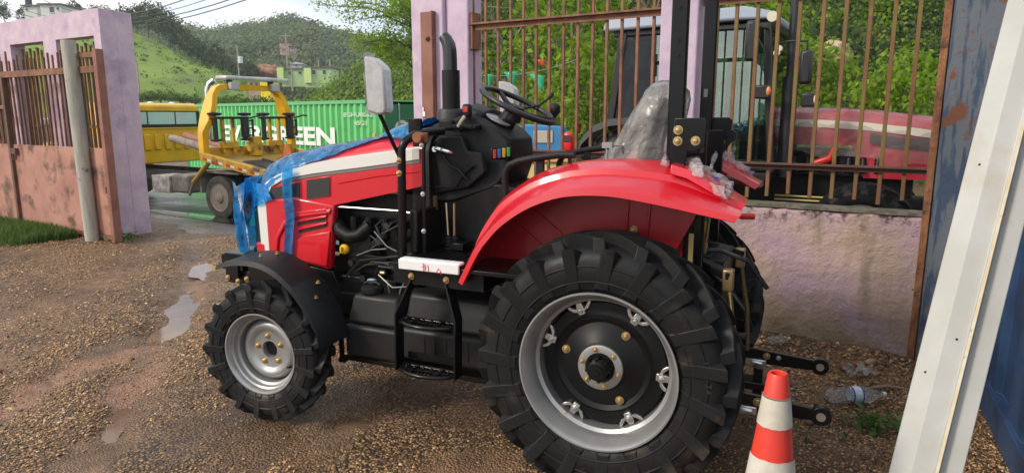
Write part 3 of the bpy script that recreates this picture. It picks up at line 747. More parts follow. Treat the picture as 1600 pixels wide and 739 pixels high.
m = MB(); m.box(2.512, 4.8, -0.03, 0.03, 1.66, 1.71); m.build("middle_rail", rust_m, gt)
rg = random.Random(4); x = 0.14
while x < 4.75:
    m = MB(); top = 2.34 if x < 0.6 else 2.34 + rg.uniform(-0.05, 0.10)
    m.bar((x, -0.035, 1.171), (x + rg.uniform(-0.03, 0.03), -0.035, top), 0.022, 0.018); m.build("bar", rg.choice([drust_m, rust_m]), gt); x += rg.uniform(0.10, 0.135)
m = MB(); m.box(2.30, 2.42, 0.002, 0.05, 1.04, 1.12); m.tube([(2.33, 0.03, 1.04), (2.33, 0.04, 0.96), (2.40, 0.04, 0.96), (2.40, 0.03, 1.04)], 0.01, 6); m.build("latch", drust_m, gt)
m = MB(); m.box(0.076, 0.10, 0.0, 0.05, 0.62, 0.70); m.build("hinge", drust_m, gt)

# grey pole standing in front of the gate
p = fpt(8.02, -0.34)
tag(MB().cyl((-0.09 * FD.x, -0.09 * FD.y, 0), (0.02, 0, 2.52), 0.083, 0.083, 20).build("pole", pm("weathered_concrete_pole", (0.30, 0.29, 0.25), r=0.8, c2=(0.40, 0.37, 0.30), scale=3, stretch=(8, 8, 1), c3=(0.14, 0.12, 0.09), scale3=6, lo3=0.62, hi3=0.7, bump=0.3, bscale=30), loc=(p.x, p.y, gz1(p.x, p.y) - 0.05), smooth=50),
    "round grey concrete pole standing in front of the rusty gate", "pole")

# ------------------------------------------------------------------ blue shipping container on the right
def ray_pt(u, v, t):
    """a point t metres deep along the sight line of photograph position (u, v), used to survey the site"""
    a = (u - 800) / 1050; b = (v - 369.5) / 1050; c_, s_ = math.cos(R(10.2)), math.sin(R(10.2))
    return Vector((a * t, (c_ - s_ * b) * t, 1.57 + (-s_ - c_ * b) * t))
cs = fpt(-1.12, -0.02)
bc = thing("shipping_container", "dark blue container with a peeling rusty corner post, right of the low wall", "container", (cs.x, cs.y, 0), FROT + math.pi)
# local x runs on to the right along the fence line, local y away from the camera
blue_m = pm("scratched_blue_paint", (0.019, 0.054, 0.130), r=0.45, c2=(0.027, 0.070, 0.16), scale=2, c3=(0.013, 0.034, 0.085), scale3=1.4, lo3=0.5, hi3=0.6, bump=0.15, bscale=6, bdist=0.02)
peel_m = pm("peeling_blue_grey", (0.120, 0.140, 0.165), r=0.6, c2=(0.040, 0.068, 0.120), scale=4.5, lo=0.49, hi=0.55, stretch=(3.5, 3, 0.5), c3=(0.17, 0.060, 0.026), scale3=5.5, lo3=0.57, hi3=0.61, bump=0.5, bscale=25, bdist=0.006)
m = MB(); m.box(0.0, 0.27, 0.0, 0.17, 0.0, 2.9); m.build("corner_post", peel_m, bc, bevel=0.008)
m = MB(); m.box(-0.042, -0.002, -0.012, 0.08, 0.0, 2.9)
m.build("rust_edge", pm("flaking_rust_edge", (0.16, 0.065, 0.03), r=0.8, c2=(0.30, 0.13, 0.055), scale=7, stretch=(2, 2, 0.6), c3=(0.05, 0.03, 0.025), scale3=8, bump=0.9, bscale=30, bdist=0.01), bc, bevel=0.004)
sd = (Matrix.Rotation(-(FROT + math.pi), 4, 'Z') @ Vector((-0.44, -0.898, 0))).normalized()      # the long side comes towards the camera
sn = Vector((sd.y, -sd.x, 0)); sn = sn if sn.x > 0 else -sn                                    # into the container
S0 = Vector((0.272, 0.01, 0))
def sp(d, n, z): return tuple(S0 + sd * d + sn * n + Vector((0, 0, z)))
pts = []; x = 0.06
pts.append((0.0, 0.02))
while x < 3.4: pts += [(x, 0.02), (x + 0.05, 0.055), (x + 0.30, 0.055), (x + 0.35, 0.02), (x + 0.62, 0.02)]; x += 0.62
m = MB(); m.loft([[sp(a, b, z) for a, b in pts] for z in (0.16, 2.76)], ring=False); m.build("side_wall", blue_m, bc, smooth=0)
for nm, z0, z1 in (("bottom_rail", 0.0, 0.158), ("top_rail", 2.762, 2.9)):
    m = MB(); m.loft([[sp(a, 0.0, z0), sp(a, 0.12, z0), sp(a, 0.12, z1), sp(a, 0.0, z1)] for a in (0.0, 3.5)]); m.build(nm, blue_m, bc, bevel=0.004)
m = MB(); m.add([sp(0, .13, 2.82), sp(3.5, .13, 2.82), sp(3.5, 2.4, 2.82), sp(0, 2.4, 2.82)], [(0, 1, 2, 3)]); m.build("roof", blue_m, bc, solid=0.04)
m = MB(); m.add([sp(3.45, .06, 0.1), sp(3.45, 2.4, 0.1), sp(3.45, 2.4, 2.8), sp(3.45, .06, 2.8)], [(0, 1, 2, 3)]); m.build("end_wall", blue_m, bc, solid=0.04)
rg = random.Random(2)
m = MB(); c0 = sp(0.85, -0.001, 0.0)
# ------------------------------------------------------------------ white steel beam leaning on the container
b0 = ray_pt(1388, 739, 2.40); b1 = ray_pt(1575, 0, 2.50); bd = (b1 - b0).normalized()
base = b0 + bd * ((0.0 - b0.z) / bd.z)
vw = ((b0 + b1) * 0.5 - Vector((0, 0, 1.57))).normalized()
side = bd.cross(vw).normalized()
if side.x < 0: side = -side
nrm = side.cross(bd).normalized()
if nrm.dot(vw) > 0: nrm = -nrm
prof = [(0.0, -0.055), (0.0, -0.03), (0.066, 0.006), (0.130, 0.002), (0.132, 0.014), (0.142, 0.014), (0.145, -0.022), (0.212, -0.030), (0.212, -0.055)]
Lb = 2.32 / bd.z
m = MB(); m.loft([[tuple(side * a + nrm * b + bd * d) for a, b in prof] for d in (0.0, Lb * 0.5, Lb)])
wb = m.build("steel_beam", pm("white_coated_steel", (0.47, 0.47, 0.45), r=0.45, c2=(0.42, 0.42, 0.39), scale=3, c3=(0.40, 0.36, 0.28), scale3=2.2, lo3=0.58, hi3=0.72, bump=0.05, bscale=60), loc=tuple(base), smooth=25, bevel=0.003)
tag(wb, "long white folded steel beam leaning diagonally against the blue container", "beam")
m = MB(); m.loft([[tuple(side * a + nrm * b + bd * d) for a, b in ((0.1322, 0.0145), (0.1418, 0.0145), (0.1418, 0.0165), (0.1322, 0.0165))] for d in np.linspace(0, Lb, 40)])
m.build("edge_strip", pm("yellowed_edge", (0.60, 0.50, 0.30), r=0.6, c2=(0.66, 0.60, 0.46), scale=14, c3=(0.28, 0.20, 0.11), scale3=22, lo3=0.60, hi3=0.66), wb)
for d, a in ((0.72, 0.034), (0.86, 0.10), (1.5, 0.04), (2.1, 0.09), (2.35, 0.05)):
    zz = -0.03 + 0.036 * a / 0.066 if a < 0.066 else 0.006 - 0.004 * (a - 0.066) / 0.064
    c = side * a + nrm * (zz + 0.0015) + bd * d; m = MB(); m.cyl(c - nrm * 0.004, c, 0.0045, seg=10)
    m.build("drill_hole", pm("hole_black", (0.02, 0.02, 0.02), r=0.8), wb)
# ================================================================== HILLS
def polyz(pts, q): return np.interp(q, [p[0] for p in pts], [p[1] for p in pts])
hill_m = pm("hill_soil", (0.045, 0.075, 0.020), r=0.9, c2=(0.075, 0.10, 0.03), scale=0.5, c3=(0.13, 0.085, 0.05), scale3=0.25, lo3=0.60, hi3=0.68)
pasture_m = pm("pasture", (0.13, 0.20, 0.022), r=0.9, c2=(0.19, 0.265, 0.03), scale=0.12, lo=0.35, hi=0.65, c3=(0.075, 0.10, 0.035), scale3=0.16, lo3=0.56, hi3=0.68, bump=0.5, bscale=1.2, bdist=0.4)
def ridge_hill(name, foot, crest, mat, nu=60, nv=24, back=30.0, wob=0.6, sd=0, bow=0.35):
    """foot, crest: lists of (x, y, z) of equal length; the slope rises from one to the other and runs on behind the crest"""
    f = np.array(foot, float); c = np.array(crest, float); t = np.linspace(0, len(f) - 1, nu)
    F_ = np.stack([np.interp(t, range(len(f)), f[:, i]) for i in range(3)], 1); K = np.stack([np.interp(t, range(len(c)), c[:, i]) for i in range(3)], 1)
    v = np.linspace(0, 1, nv); P = F_[:, None] * (1 - v)[None, :, None] + K[:, None] * v[None, :, None]
    P[..., 2] += (bow * np.sin(np.pi * v)[None] * (K[:, 2] - F_[:, 2])[:, None] * 0.3)
    P[..., 2] += wob * fbm(P[..., 0] * 0.12, P[..., 1] * 0.12, sd) * 2
    d = (K - F_); d[:, 2] = 0; d /= np.linalg.norm(d, axis=1)[:, None]
    B = K[:, None] + d[:, None] * np.linspace(0.1, 1, 5)[None, :, None] * back; B[..., 2] = K[:, None, 2] * (1 - 0.25 * np.linspace(0.1, 1, 5)[None])
    Pf = np.concatenate([P, B], 1); n2 = Pf.shape[1]; ix = np.arange(nu * n2).reshape(nu, n2)
    o = np_mesh(name, Pf.reshape(-1, 3), np.stack([ix[:-1, :-1], ix[1:, :-1], ix[1:, 1:], ix[:-1, 1:]], -1).reshape(-1, 4), mat, smooth=True)
    tag(o, kind="structure"); return P
def sample(P, n, rng, v0=0.0, v1=1.0):
    nu, nv, _ = P.shape; a = rng.uniform(0, nu - 1.001, n); b = (v0 + (v1 - v0) * rng.uniform(0, 1, n)) * (nv - 1.001)
    i, j = a.astype(int), b.astype(int); fa, fb = (a - i)[:, None], (b - j)[:, None]
    return P[i, j] * (1 - fa) * (1 - fb) + P[i+1, j] * fa * (1 - fb) + P[i, j+1] * (1 - fa) * fb + P[i+1, j+1] * fa * fb
def pxp(u, v, t):
    """a point on the ray of photograph pixel (u, v), t metres deep"""
    a = (u - 800) / 1050; b = (v - 369.5) / 1050; c_, s_ = math.cos(R(10.2)), math.sin(R(10.2))
    return (a * t, (c_ - s_ * b) * t, 1.57 + (-s_ - c_ * b) * t)
# steep bank behind the yard (right), continuing left to lower bushy ground
bankP = ridge_hill("hillside", [(26, 8, -0.2), (14, 13.5, -0.2), (7, 17, -0.2), (1, 21, -0.3), (-3.5, 29, -0.6), (-8, 37, -0.6), (-16, 47, -0.5)],
                   [(32, 20, 14), (20, 27, 13), (11, 31, 11.5), (3, 33, 10), (-2.5, 39, 6.8), (-9.5, 45.5, 4.2), (-17, 52.5, 0.8)], hill_m, nu=90, wob=1.0, sd=2)
pasture = ridge_hill("pasture_hill", [(-60, 40, 0.8), (-44, 60, 1.2), (-34, 74, 1.8), (-24, 84, 2.2)], [pxp(60, 40, 118), pxp(205, 48, 112), pxp(290, 92, 105), pxp(380, 140, 100)], pasture_m, wob=0.8, sd=5)
farP = ridge_hill("far_hill", [(-90, 110, 3), (-60, 125, 4), (-36, 135, 5), (-10, 140, 5), (20, 140, 3)],
                  [pxp(150, 20, 230), pxp(330, 62, 225), pxp(440, 40, 215), pxp(520, 66, 210), pxp(620, 110, 200)], hill_m, wob=2.0, sd=9)

# ================================================================== VEGETATION
lf_bright = leaf_mat("leaf_bright", (0.060, 0.125, 0.010), (0.165, 0.27, 0.020), (0.34, 0.43, 0.05), 0.9, 0.48)  # tones raised for sunlit leaves: part of the light is in the colour
lf_mid = leaf_mat("leaf_mid", (0.016, 0.045, 0.006), (0.062, 0.130, 0.013), (0.19, 0.27, 0.030), 0.45, 0.38)  # dark end lowered: shade in the gaps between leaves is in the colour
lf_dark = leaf_mat("leaf_dark", (0.012, 0.028, 0.010), (0.030, 0.060, 0.016), (0.075, 0.105, 0.03), 0.25, 0.3)
lf_far = leaf_mat("leaf_far", (0.036, 0.060, 0.030), (0.080, 0.115, 0.045), (0.18, 0.20, 0.075), 0.07, 0.3)
bark_pale = pm("pale_bark", (0.33, 0.28, 0.21), r=0.85, c2=(0.20, 0.16, 0.11), scale=6, stretch=(4, 4, 1), bump=0.4, bscale=20)
bark_dark = pm("dark_bark", (0.10, 0.075, 0.055), r=0.9, c2=(0.16, 0.13, 0.10), scale=5, stretch=(4, 4, 1), bump=0.4, bscale=20)

def clumped(n_cl, per, spread, cl_r, rng, flat=0.7):
    """leaf positions in clumps spread through an ellipsoid's volume (more towards its skin)"""
    d = rng.normal(0, 1, (n_cl, 3)); d /= np.linalg.norm(d, axis=1)[:, None]
    d *= (rng.uniform(0.35, 1.0, n_cl) ** 0.6)[:, None]; ctr = d * np.array(spread)
    rr = cl_r * rng.uniform(0.5, 1.35, n_cl)
    P = np.repeat(ctr, per, 0) + np.clip(rng.normal(0, 0.5, (n_cl * per, 3)), -0.9, 0.9) * np.repeat(rr, per)[:, None] * (1, 1, flat)
    N = P - np.repeat(ctr, per, 0) + np.array([0, 0, 0.25]) + 0.25 * d.repeat(per, 0)
    return P, N, ctr
def crown_mesh(seed, spread, n_cl, per, cl_r, leaf, flat=0.7, keepz=None):
    rng = np.random.default_rng(seed); P, N, ctr = clumped(n_cl, per, spread, cl_r, rng, flat)
    if keepz is not None: k = P[:, 2] > keepz; P, N = P[k], N[k]
    V, F = leaf_arrays(P, N, leaf * rng.uniform(0.6, 1.25, len(P)), rng, 0.62)
    return V, F, ctr
def trunk_mb(h, r, ctr, seed, zc, nlimb=7, sub=True):
    rg = random.Random(seed); m = MB(); b = [Vector((0, 0, -0.3))]; n = 5
    for i in range(1, n + 1): b.append(Vector((rg.uniform(-.05, .05) * h, rg.uniform(-.05, .05) * h, h * i / n)))
    m.tube(b, [r * (1.25 if i == 0 else 1 - 0.5 * i / n) for i in range(n + 1)], 8)
    idx = list(range(len(ctr))); rg.shuffle(idx)
    for q in idx[:nlimb]:
        e = Vector(ctr[q]) + Vector((0, 0, zc)); a = b[rg.randint(n // 2, n)]; mid = a.lerp(e, 0.5) + Vector((rg.uniform(-.1, .1), rg.uniform(-.1, .1), 0.12)) * (e - a).length
        m.tube([a, mid, e], [r * 0.45, r * 0.26, r * 0.08], 6)
        if sub:
            for k in range(3):
                s0 = mid.lerp(e, rg.uniform(0.1, 0.8)); m.tube([s0, s0 + Vector((rg.uniform(-1, 1), rg.uniform(-1, 1), rg.uniform(-.2, .9))) * r * 5], [r * 0.12, r * 0.03], 4)
    return m
_protos = {}
def tree(name, label, cat, loc, h, spread, seed, leaf=0.16, n_cl=60, per=45, cl_r=0.9, lm=None, bm_=None, r=0.14, group=None, zc=None, nlimb=8):
    t = thing(name, label, cat, loc, random.Random(seed).uniform(0, 6), group)
    zc = h if zc is None else zc
    V, F, ctr = crown_mesh(seed, spread, n_cl, per, cl_r, leaf)
    np_mesh("crown", V + np.array([0, 0, zc]), F, lm or lf_mid, t)
    trunk_mb(h, r, ctr, seed, zc, nlimb).build("trunk", bm_ or bark_dark, t, smooth=60)
    return t

# -- creepers and scrub that cover the bank: a single mass of leaves
rng = np.random.default_rng(12)
def scrub(name, P, ncl, per, clr, leaf, mat, seed, v0=0.0, v1=1.0, lift=0.3):
    rng = np.random.default_rng(seed); c = sample(P, ncl, rng, v0, v1); c[:, 2] += lift * rng.uniform(-0.2, 1.2, ncl)
    rr = clr * rng.uniform(0.4, 1.5, ncl)
    Q = np.repeat(c, per, 0) + np.clip(rng.normal(0, 0.5, (ncl * per, 3)), -0.85, 0.85) * np.repeat(rr, per)[:, None] * (1, 1, 0.75)
    N = Q - np.repeat(c, per, 0) + np.array([-0.2, -0.6, 0.35]) * np.repeat(rr, per)[:, None]
    V, F = leaf_arrays(Q, N, leaf * rng.uniform(0.55, 1.3, len(Q)), rng, 0.65)
    return tag(np_mesh(name, V, F, mat), kind="stuff")
scrub("undergrowth", bankP[:62], 3000, 64, 0.95, 0.135, lf_mid, 21, 0.0, 0.95)
scrub("undergrowth", bankP[:62], 900, 60, 0.75, 0.13, lf_bright, 22, 0.0, 0.75, 0.9)
scrub("undergrowth", bankP[:62], 1300, 50, 0.8, 0.15, lf_dark, 28, 0.15, 1.0, 0.9)  # dark leaf clumps mixed in as painted shade among the brighter ones
scrub("undergrowth", bankP[52:], 1500, 42, 1.1, 0.24, lf_mid, 23, 0.0, 1.0, 0.5)
scrub("undergrowth", bankP[52:], 900, 42, 1.0, 0.22, lf_bright, 24, 0.0, 1.0, 0.6)
scrub("forest", farP, 1900, 60, 3.2, 0.85, lf_far, 25, 0.0, 1.0, 1.2)
scrub("forest", farP, 350, 50, 2.6, 0.75, lf_dark, 29, 0.0, 1.0, 1.6)
scrub("pasture_scrub", pasture, 230, 30, 0.7, 0.28, lf_mid, 26, 0.0, 1.0, 0.1)
scrub("pasture_scrub", pasture, 260, 26, 0.9, 0.24, lf_bright, 36, 0.0, 1.0, 0.0)

scrub("forest", farP, 500, 50, 3.0, 0.75, lf_mid, 37, 0.0, 1.0, 1.6)
# -- trees on the bank seen through the bars
tr_spec = [("bushy_tree", "leafy tree with pale forked trunk behind the bars left of the cabbed tractor", (-0.1, 19.5, -0.3), 3.6, (2.2, 1.8, 2.4), 31, lf_mid, bark_pale, 0.15),
           ("bushy_tree", "tree with whitish bare limbs seen through bars beside the cab's left edge", (1.4, 17.0, -0.3), 3.0, (1.7, 1.5, 2.0), 32, lf_bright, bark_pale, 0.11),
           ("bushy_tree", "dark leafy tree high on the bank above the cabbed tractor's roof", (4.3, 22.0, 1.5), 3.2, (2.6, 2.0, 2.4), 33, lf_dark, bark_dark, 0.15),
           ("bushy_tree", "dark tree with hanging creepers at the top of the bank near the blue container", (13.2, 22.5, 4.0), 3.6, (3.2, 2.2, 2.6), 34, lf_dark, bark_dark, 0.18),
           ("bushy_tree", "dark crowned tree at the top of the bank between the others above the wrapped hood", (9.3, 24.5, 4.6), 3.2, (2.8, 2.2, 2.6), 35, lf_dark, bark_dark, 0.18)]
for nm, lab, loc, h, sp, sd, lm, bk, r in tr_spec:
    tree(nm, lab, "tree", loc, h, sp, sd, leaf=0.19, n_cl=55, per=48, cl_r=0.8, lm=lm, bm_=bk, r=r, zc=h + sp[2] * 0.35, nlimb=12)
for (u, v, t, lab, sd, lm, sp) in ((1430, 118, 15.0, "bright yellow green shrub on the bank left of the blue container's post", 41, lf_bright, (0.55, 0.5, 0.5)),
                           (1395, 150, 14.0, "tall pale green shrub behind the wrapped hood's right end", 42, lf_bright, (0.7, 0.6, 0.55)),
                           (1270, 120, 15.5, "light green shrub below the pale rock face", 43, lf_bright, (0.7, 0.6, 0.7)),
                           (1185, 40, 17.0, "light leafy shrub behind the cab's top right corner", 44, lf_bright, (1.0, 0.9, 0.8)),
                           (860, 175, 15.0, "bright shrub behind the bars above the blue booth", 45, lf_bright, (1.0, 0.8, 0.8)),
                           (925, 120, 15.5, "bright leafy bush just left of the cab behind the bars", 46, lf_bright, (0.9, 0.8, 1.1)),
                           (765, 205, 13.0, "bushy shrub behind the leftmost rusty bars by the gate pillar", 47, lf_mid, (0.6, 0.6, 0.8))):
    p = pxp(u, v, t); th = thing("shrub", lab, "shrub", p, 0.0)
    V, F, ctr = crown_mesh(sd, sp, 26, 46, 0.45, 0.15); np_mesh("foliage", V, F, lm, th)
    m = MB()
    for q in ctr[:7]: m.tube([(q[0]*.1, q[1]*.1, -sp[2] - 0.8), tuple(Vector(q) * 0.5 + Vector((0, 0, -0.2))), tuple(q)], [0.03, 0.02, 0.008], 5)
    m.build("stem", bark_dark, th)
p = pxp(1303, 84, 16.6)
m = MB(); m.ball((0, 0, 0), 1.0, 24, 16, (0.42, 0.35, 0.34)); m.v = [tuple(Vector(v) * (1 + 0.28 * mnoise.noise(Vector(v) * 2.2) + 0.12 * mnoise.noise(Vector(v) * 6))) for v in m.v]
tag(m.build("rock_face", pm("limestone", (0.48, 0.36, 0.24), r=0.85, c2=(0.30, 0.20, 0.12), scale=3, c3=(0.08, 0.09, 0.04), scale3=2, lo3=0.55, hi3=0.62, bump=0.9, bscale=5, bdist=0.1), loc=p, smooth=50), "pale exposed rock face among the greenery behind the rusty bars", "rock")

# -- tree beside the gate pillar: loose, bright, branches reaching left against the sky
t = thing("spreading_tree", "loose bright green tree reaching out against the sky left of the gate pillar", "tree", pxp(655, 165, 31.0), 0.0)
rng = np.random.default_rng(61); tips = []
m = MB(); m.tube([(0.3, 0, -1.0), (0.2, 0, 1.0), (-0.2, 0, 2.6), (-0.3, 0.1, 4.2), (-0.1, 0, 6.0)], [0.2, 0.17, 0.13, 0.09, 0.04], 8)
rg = random.Random(7)
for k in range(26):
    z0 = rg.uniform(1.2, 5.6); a0 = Vector((-0.2, 0, z0)); ln = rg.uniform(1.4, 3.6) * (1.15 if k % 3 == 0 else 0.8)
    an = rg.uniform(0, 6.28); dx = math.cos(an) - (0.5 if k % 2 else 0); e = a0 + Vector((dx * ln, math.sin(an) * ln * 0.8, rg.uniform(-0.3, 1.2)))
    md = a0.lerp(e, 0.5) + Vector((0, 0, rg.uniform(0.1, 0.4)))
    m.tube([a0, md, e], [0.055, 0.035, 0.01], 5)
    for q in (0.35, 0.5, 0.65, 0.8, 0.92, 1.0):
        c = (a0.lerp(md, q * 2) if q < 0.5 else md.lerp(e, q * 2 - 1))
        for w in range(2):
            tip = c + Vector((rg.uniform(-1, 1), rg.uniform(-1, 1), rg.uniform(-0.4, 0.7))) * 0.55; m.tube([c, tip], [0.012, 0.004], 4); tips.append(tip)
m.build("trunk", bark_dark, t, smooth=60)
T_ = np.array([tuple(q) for q in tips]); P = np.repeat(T_, 38, 0) + rng.normal(0, 0.20, (len(T_) * 38, 3))
V, F = leaf_arrays(P, np.tile([0, -0.3, 0.6], (len(P), 1)), rng.uniform(0.08, 0.17, len(P)), rng, 0.6); np_mesh("crown", V, F, lf_bright, t)

# -- far trees: a few kinds, each copied with its own place
def far_proto(seed, h, spread, leaf, n_cl, per, cl_r, lm, r=0.3):
    return tree("far_tree", None, None, (0, 0, 0), h, spread, seed, leaf=leaf, n_cl=n_cl, per=per, cl_r=cl_r, lm=lm, r=r, zc=h + spread[2] * 0.3, nlimb=6)
fp = [far_proto(71, 5.0, (3.8, 3.8, 3.4), 0.75, 34, 34, 1.9, lf_far), far_proto(72, 6.5, (3.0, 3.0, 4.2), 0.7, 34, 34, 1.6, lf_dark), far_proto(73, 4.0, (3.2, 3.2, 2.4), 0.65, 30, 34, 1.6, lf_mid)]
used = [False] * 3
def far_tree(k, p, sc, lab, group):
    o = fp[k] if not used[k] else copy_tree(fp[k])
    used[k] = True; o.location = p; o.scale = (sc, sc, sc * rg.uniform(0.9, 1.15)); o.rotation_euler.z = rg.uniform(0, 6); tag(o, lab, "tree", group); return o
FT = ["rounded tree of the wood that crowns the far hill", "tall dark tree standing in the row behind the bright green pasture", "low bushy tree in the hedge row along the foot of the pasture"]
for u, v, t_, sc in [(8, 22, 128, .9), (40, 30, 130, .8), (120, 20, 128, .8), (150, 22, 124, .7), (196, 40, 122, .95), (215, 42, 120, 1.15), (232, 40, 119, 1.2), (250, 52, 118, 1.3), (266, 66, 117, 1.25), (283, 76, 116, 1.1), (300, 84, 114, 1.0), (316, 92, 113, .95), (330, 98, 112, .9), (342, 104, 110, .9), (352, 110, 108, .8), (364, 116, 106, .8), (380, 118, 104, .8), (395, 120, 102, .7)]:
    far_tree(1, pxp(u, v + 22, t_), sc * .50, FT[1], "dark trees behind the pasture")
for u, v, t_, sc in [(326, 62, 222, .9), (345, 54, 220, .95), (362, 48, 220, 1.0), (380, 46, 218, 1.0), (398, 44, 216, 1.05), (415, 42, 216, 1.0), (432, 42, 215, 1.1), (450, 46, 214, .95), (468, 52, 213, 1.0), (486, 58, 212, 1.0), (503, 66, 210, .9), (520, 72, 208, .95), (538, 82, 206, 0.85), (555, 88, 204, .8), (572, 96, 202, .8),
                     (350, 78, 190, .9), (372, 74, 190, .9), (395, 72, 188, .8), (420, 72, 186, .85), (480, 78, 184, .9), (500, 84, 182, .9), (525, 92, 180, .9), (545, 100, 176, .9), (410, 88, 170, .7), (470, 92, 168, .7), (520, 104, 166, .7)]:
    far_tree(0, pxp(u, v + 16, t_), sc * .52, FT[0], "trees on the far hill")
for u, v, t_, sc in [(214, 132, 66, .38), (232, 132, 66, .4), (250, 132, 67, .42), (268, 133, 67, .4), (286, 134, 68, .4), (304, 136, 68, .38), (345, 150, 52, .5), (362, 150, 52, .55), (380, 152, 50, .5), (398, 150, 50, .5), (415, 150, 49, .5), (432, 152, 49, .5), (450, 152, 48, .5), (330, 152, 52, .45), (470, 154, 48, .45)]:
    far_tree(2, Vector(pxp(u, v + 12, t_)) - Vector((0, 0, 1.5)), sc * .52, FT[2], "bushes along the foot of the pasture")
# tall thin tree on the skyline and palms
t = tree("skyline_tree", "tall thin feathery tree rising above the far hill's skyline", "tree", pxp(461, 60, 205), 5.0, (1.5, 1.5, 3.6), 81, leaf=0.45, n_cl=30, per=20, cl_r=0.7, lm=lf_far, r=0.2, zc=4.6)
t = tree("skyline_tree", "dark rounded tree, tallest on the right shoulder of the far hill", "tree", pxp(493, 74, 200), 4.0, (1.8, 1.8, 3.0), 82, leaf=0.5, n_cl=30, per=34, cl_r=1.0, lm=lf_dark, r=0.25, zc=4.4)
def palm(loc, h, lab, seed):
    rg = random.Random(seed); t = thing("palm_tree", lab, "palm tree", loc, 0.0)
    MB().tube([(0, 0, -1), (0.2, 0, h * 0.5), (0.1, 0, h)], [0.25, 0.18, 0.15], 6).build("trunk", bark_pale, t)
    m = MB()
    for k in range(16):
        a = 2 * math.pi * k / 16 + rg.uniform(-.2, .2); e = rg.uniform(-0.2, 0.9); L = rg.uniform(2.2, 3.0); d = Vector((math.cos(a), math.sin(a), 0)); sd = Vector((-d.y, d.x, 0)); last = None
        for i in range(5):
            f = i / 4; c = Vector((0.1, 0, h)) + d * L * f + Vector((0, 0, e * L * f - 1.1 * L * f * f * 0.6)); w = 0.4 * math.sin(math.pi * (0.15 + 0.8 * f))
            cur = [c - sd * w - Vector((0, 0, w * .5)), c, c + sd * w - Vector((0, 0, w * .5))]
            if last: m.add(last + cur, [(0, 1, 4, 3), (1, 2, 5, 4)])
            last = cur
    m.build("crown", lf_bright, t, smooth=0)
palm(pxp(378, 82, 175), 3.6, "left palm of the pair below the far hilltop", 1); palm(pxp(402, 80, 175), 3.4, "right palm of the pair below the far hilltop", 2)

# ================================================================== HOUSES, POLES, WIRES
def house(lab, u0, u1, vb, vt, t, depth, wall, roof, wins, flat=True, yaw=0.0, cat="house", name="house"):
    a = Vector(pxp(u0, vb, t)); b = Vector(pxp(u1, vb, t)); w = b.x - a.x; h = (vb - vt) / 1050 * t * 1.02
    th = thing(name, lab, cat, ((a.x + b.x) / 2, a.y, a.z), yaw)
    m = MB(); m.box(-w/2, w/2, 0, depth, -1.5, h); m.build("wall", wall, th)
    m = MB()
    if flat: m.box(-w/2 - .25, w/2 + .25, -.3, depth + .2, h + .003, h + 0.18)
    else: m.prism([(-w/2 - .3, h + .003), (w/2 + .3, h + .003), (0, h + w * 0.22)], -0.3, depth + .3)
    m.build("roof", roof, th)
    for (fx, fz, fw, fh) in wins:
        m = MB(); m.box(-w/2 + fx * w, -w/2 + (fx + fw) * w, -0.05, 0.02, fz * h, (fz + fh) * h); f = m.build("window", pm("window_dark", (0.05, 0.05, 0.05), r=0.3), th)
        m = MB(); m.box(-w/2 + fx * w - .06, -w/2 + (fx + fw) * w + .06, -0.09, -0.052, fz * h - .1, fz * h); m.build("sill", pm("sill_pale", (0.5, 0.5, 0.45)), f)
    return th
pg = pm("pale_green_wall", (0.33, 0.50, 0.22), r=0.8, c2=(0.38, 0.54, 0.27), scale=0.5); lg = pm("lime_wall", (0.52, 0.68, 0.26), r=0.8)
conc = pm("bare_concrete", (0.30, 0.27, 0.24), r=0.9, c2=(0.22, 0.20, 0.18), scale=0.8); roof_g = pm("roof_slab", (0.14, 0.11, 0.10), r=0.9)
pinkw = pm("dusty_pink_wall", (0.42, 0.30, 0.25), r=0.9, c2=(0.33, 0.24, 0.2), scale=1)
h1 = house("pale green flat roofed house with an arched lime porch below the far hill", 440, 476, 121, 109, 108, 5, pg, roof_g, [(0.32, 0.3, 0.16, 0.4), (0.75, 0.35, 0.12, 0.35)])
m = MB(); m.box(-2.3, -1.3, -0.8, -0.3, -0.6, 1.4); m.build("porch", lg, h1)
h2 = house("pale green flat roofed house with rooftop posts, right of the similar one", 476, 517, 122, 107, 106, 5, pg, roof_g, [(0.30, 0.35, 0.12, 0.4), (0.70, 0.35, 0.12, 0.4)])
m = MB(); m.box(-2.0, -0.9, -0.5, -0.06, -0.8, 1.48); m.build("bay", lg, h2)
for x in (0.0, 1.75): MB().box(x, x + .2, 0.5, 0.7, 1.7, 2.8).build("roof_post", conc, h2)
MB().cyl((0.6, 0.9, 1.7), (0.6, 0.9, 2.6), 0.45, seg=12).build("water_tank", pm("tank_black", (0.03, 0.03, 0.03), r=0.5), h2)
house("small unfinished pinkish block house higher on the far hill", 437, 452, 76, 67, 150, 3, pinkw, roof_g, [(0.55, 0.4, 0.2, 0.4)])
house("tiny grey block house right of the utility pole on the far hill", 453, 463, 80, 74, 150, 3, conc, roof_g, [(0.3, 0.3, 0.25, 0.4)])
house("small zinc roofed shack above the pale green houses", 456, 471, 106, 101, 116, 3, pm("zinc", (0.42, 0.45, 0.48), r=0.5), pm("zinc", (0.42, 0.45, 0.48)), [(0.4, 0.3, 0.2, 0.4)], False)
house("bright yellow walled building seen under the truck's light bar", 407, 422, 143, 124, 75, 3, pm("bright_yellow_wall", (0.80, 0.62, 0.02), r=0.7), roof_g, [(0.1, 0.1, 0.2, 0.3)])
house("low pinkish building left of the bright yellow one", 388, 406, 141, 126, 76, 3, pinkw, roof_g, [(0.2, 0.3, 0.2, 0.4), (0.65, 0.3, 0.2, 0.4)])
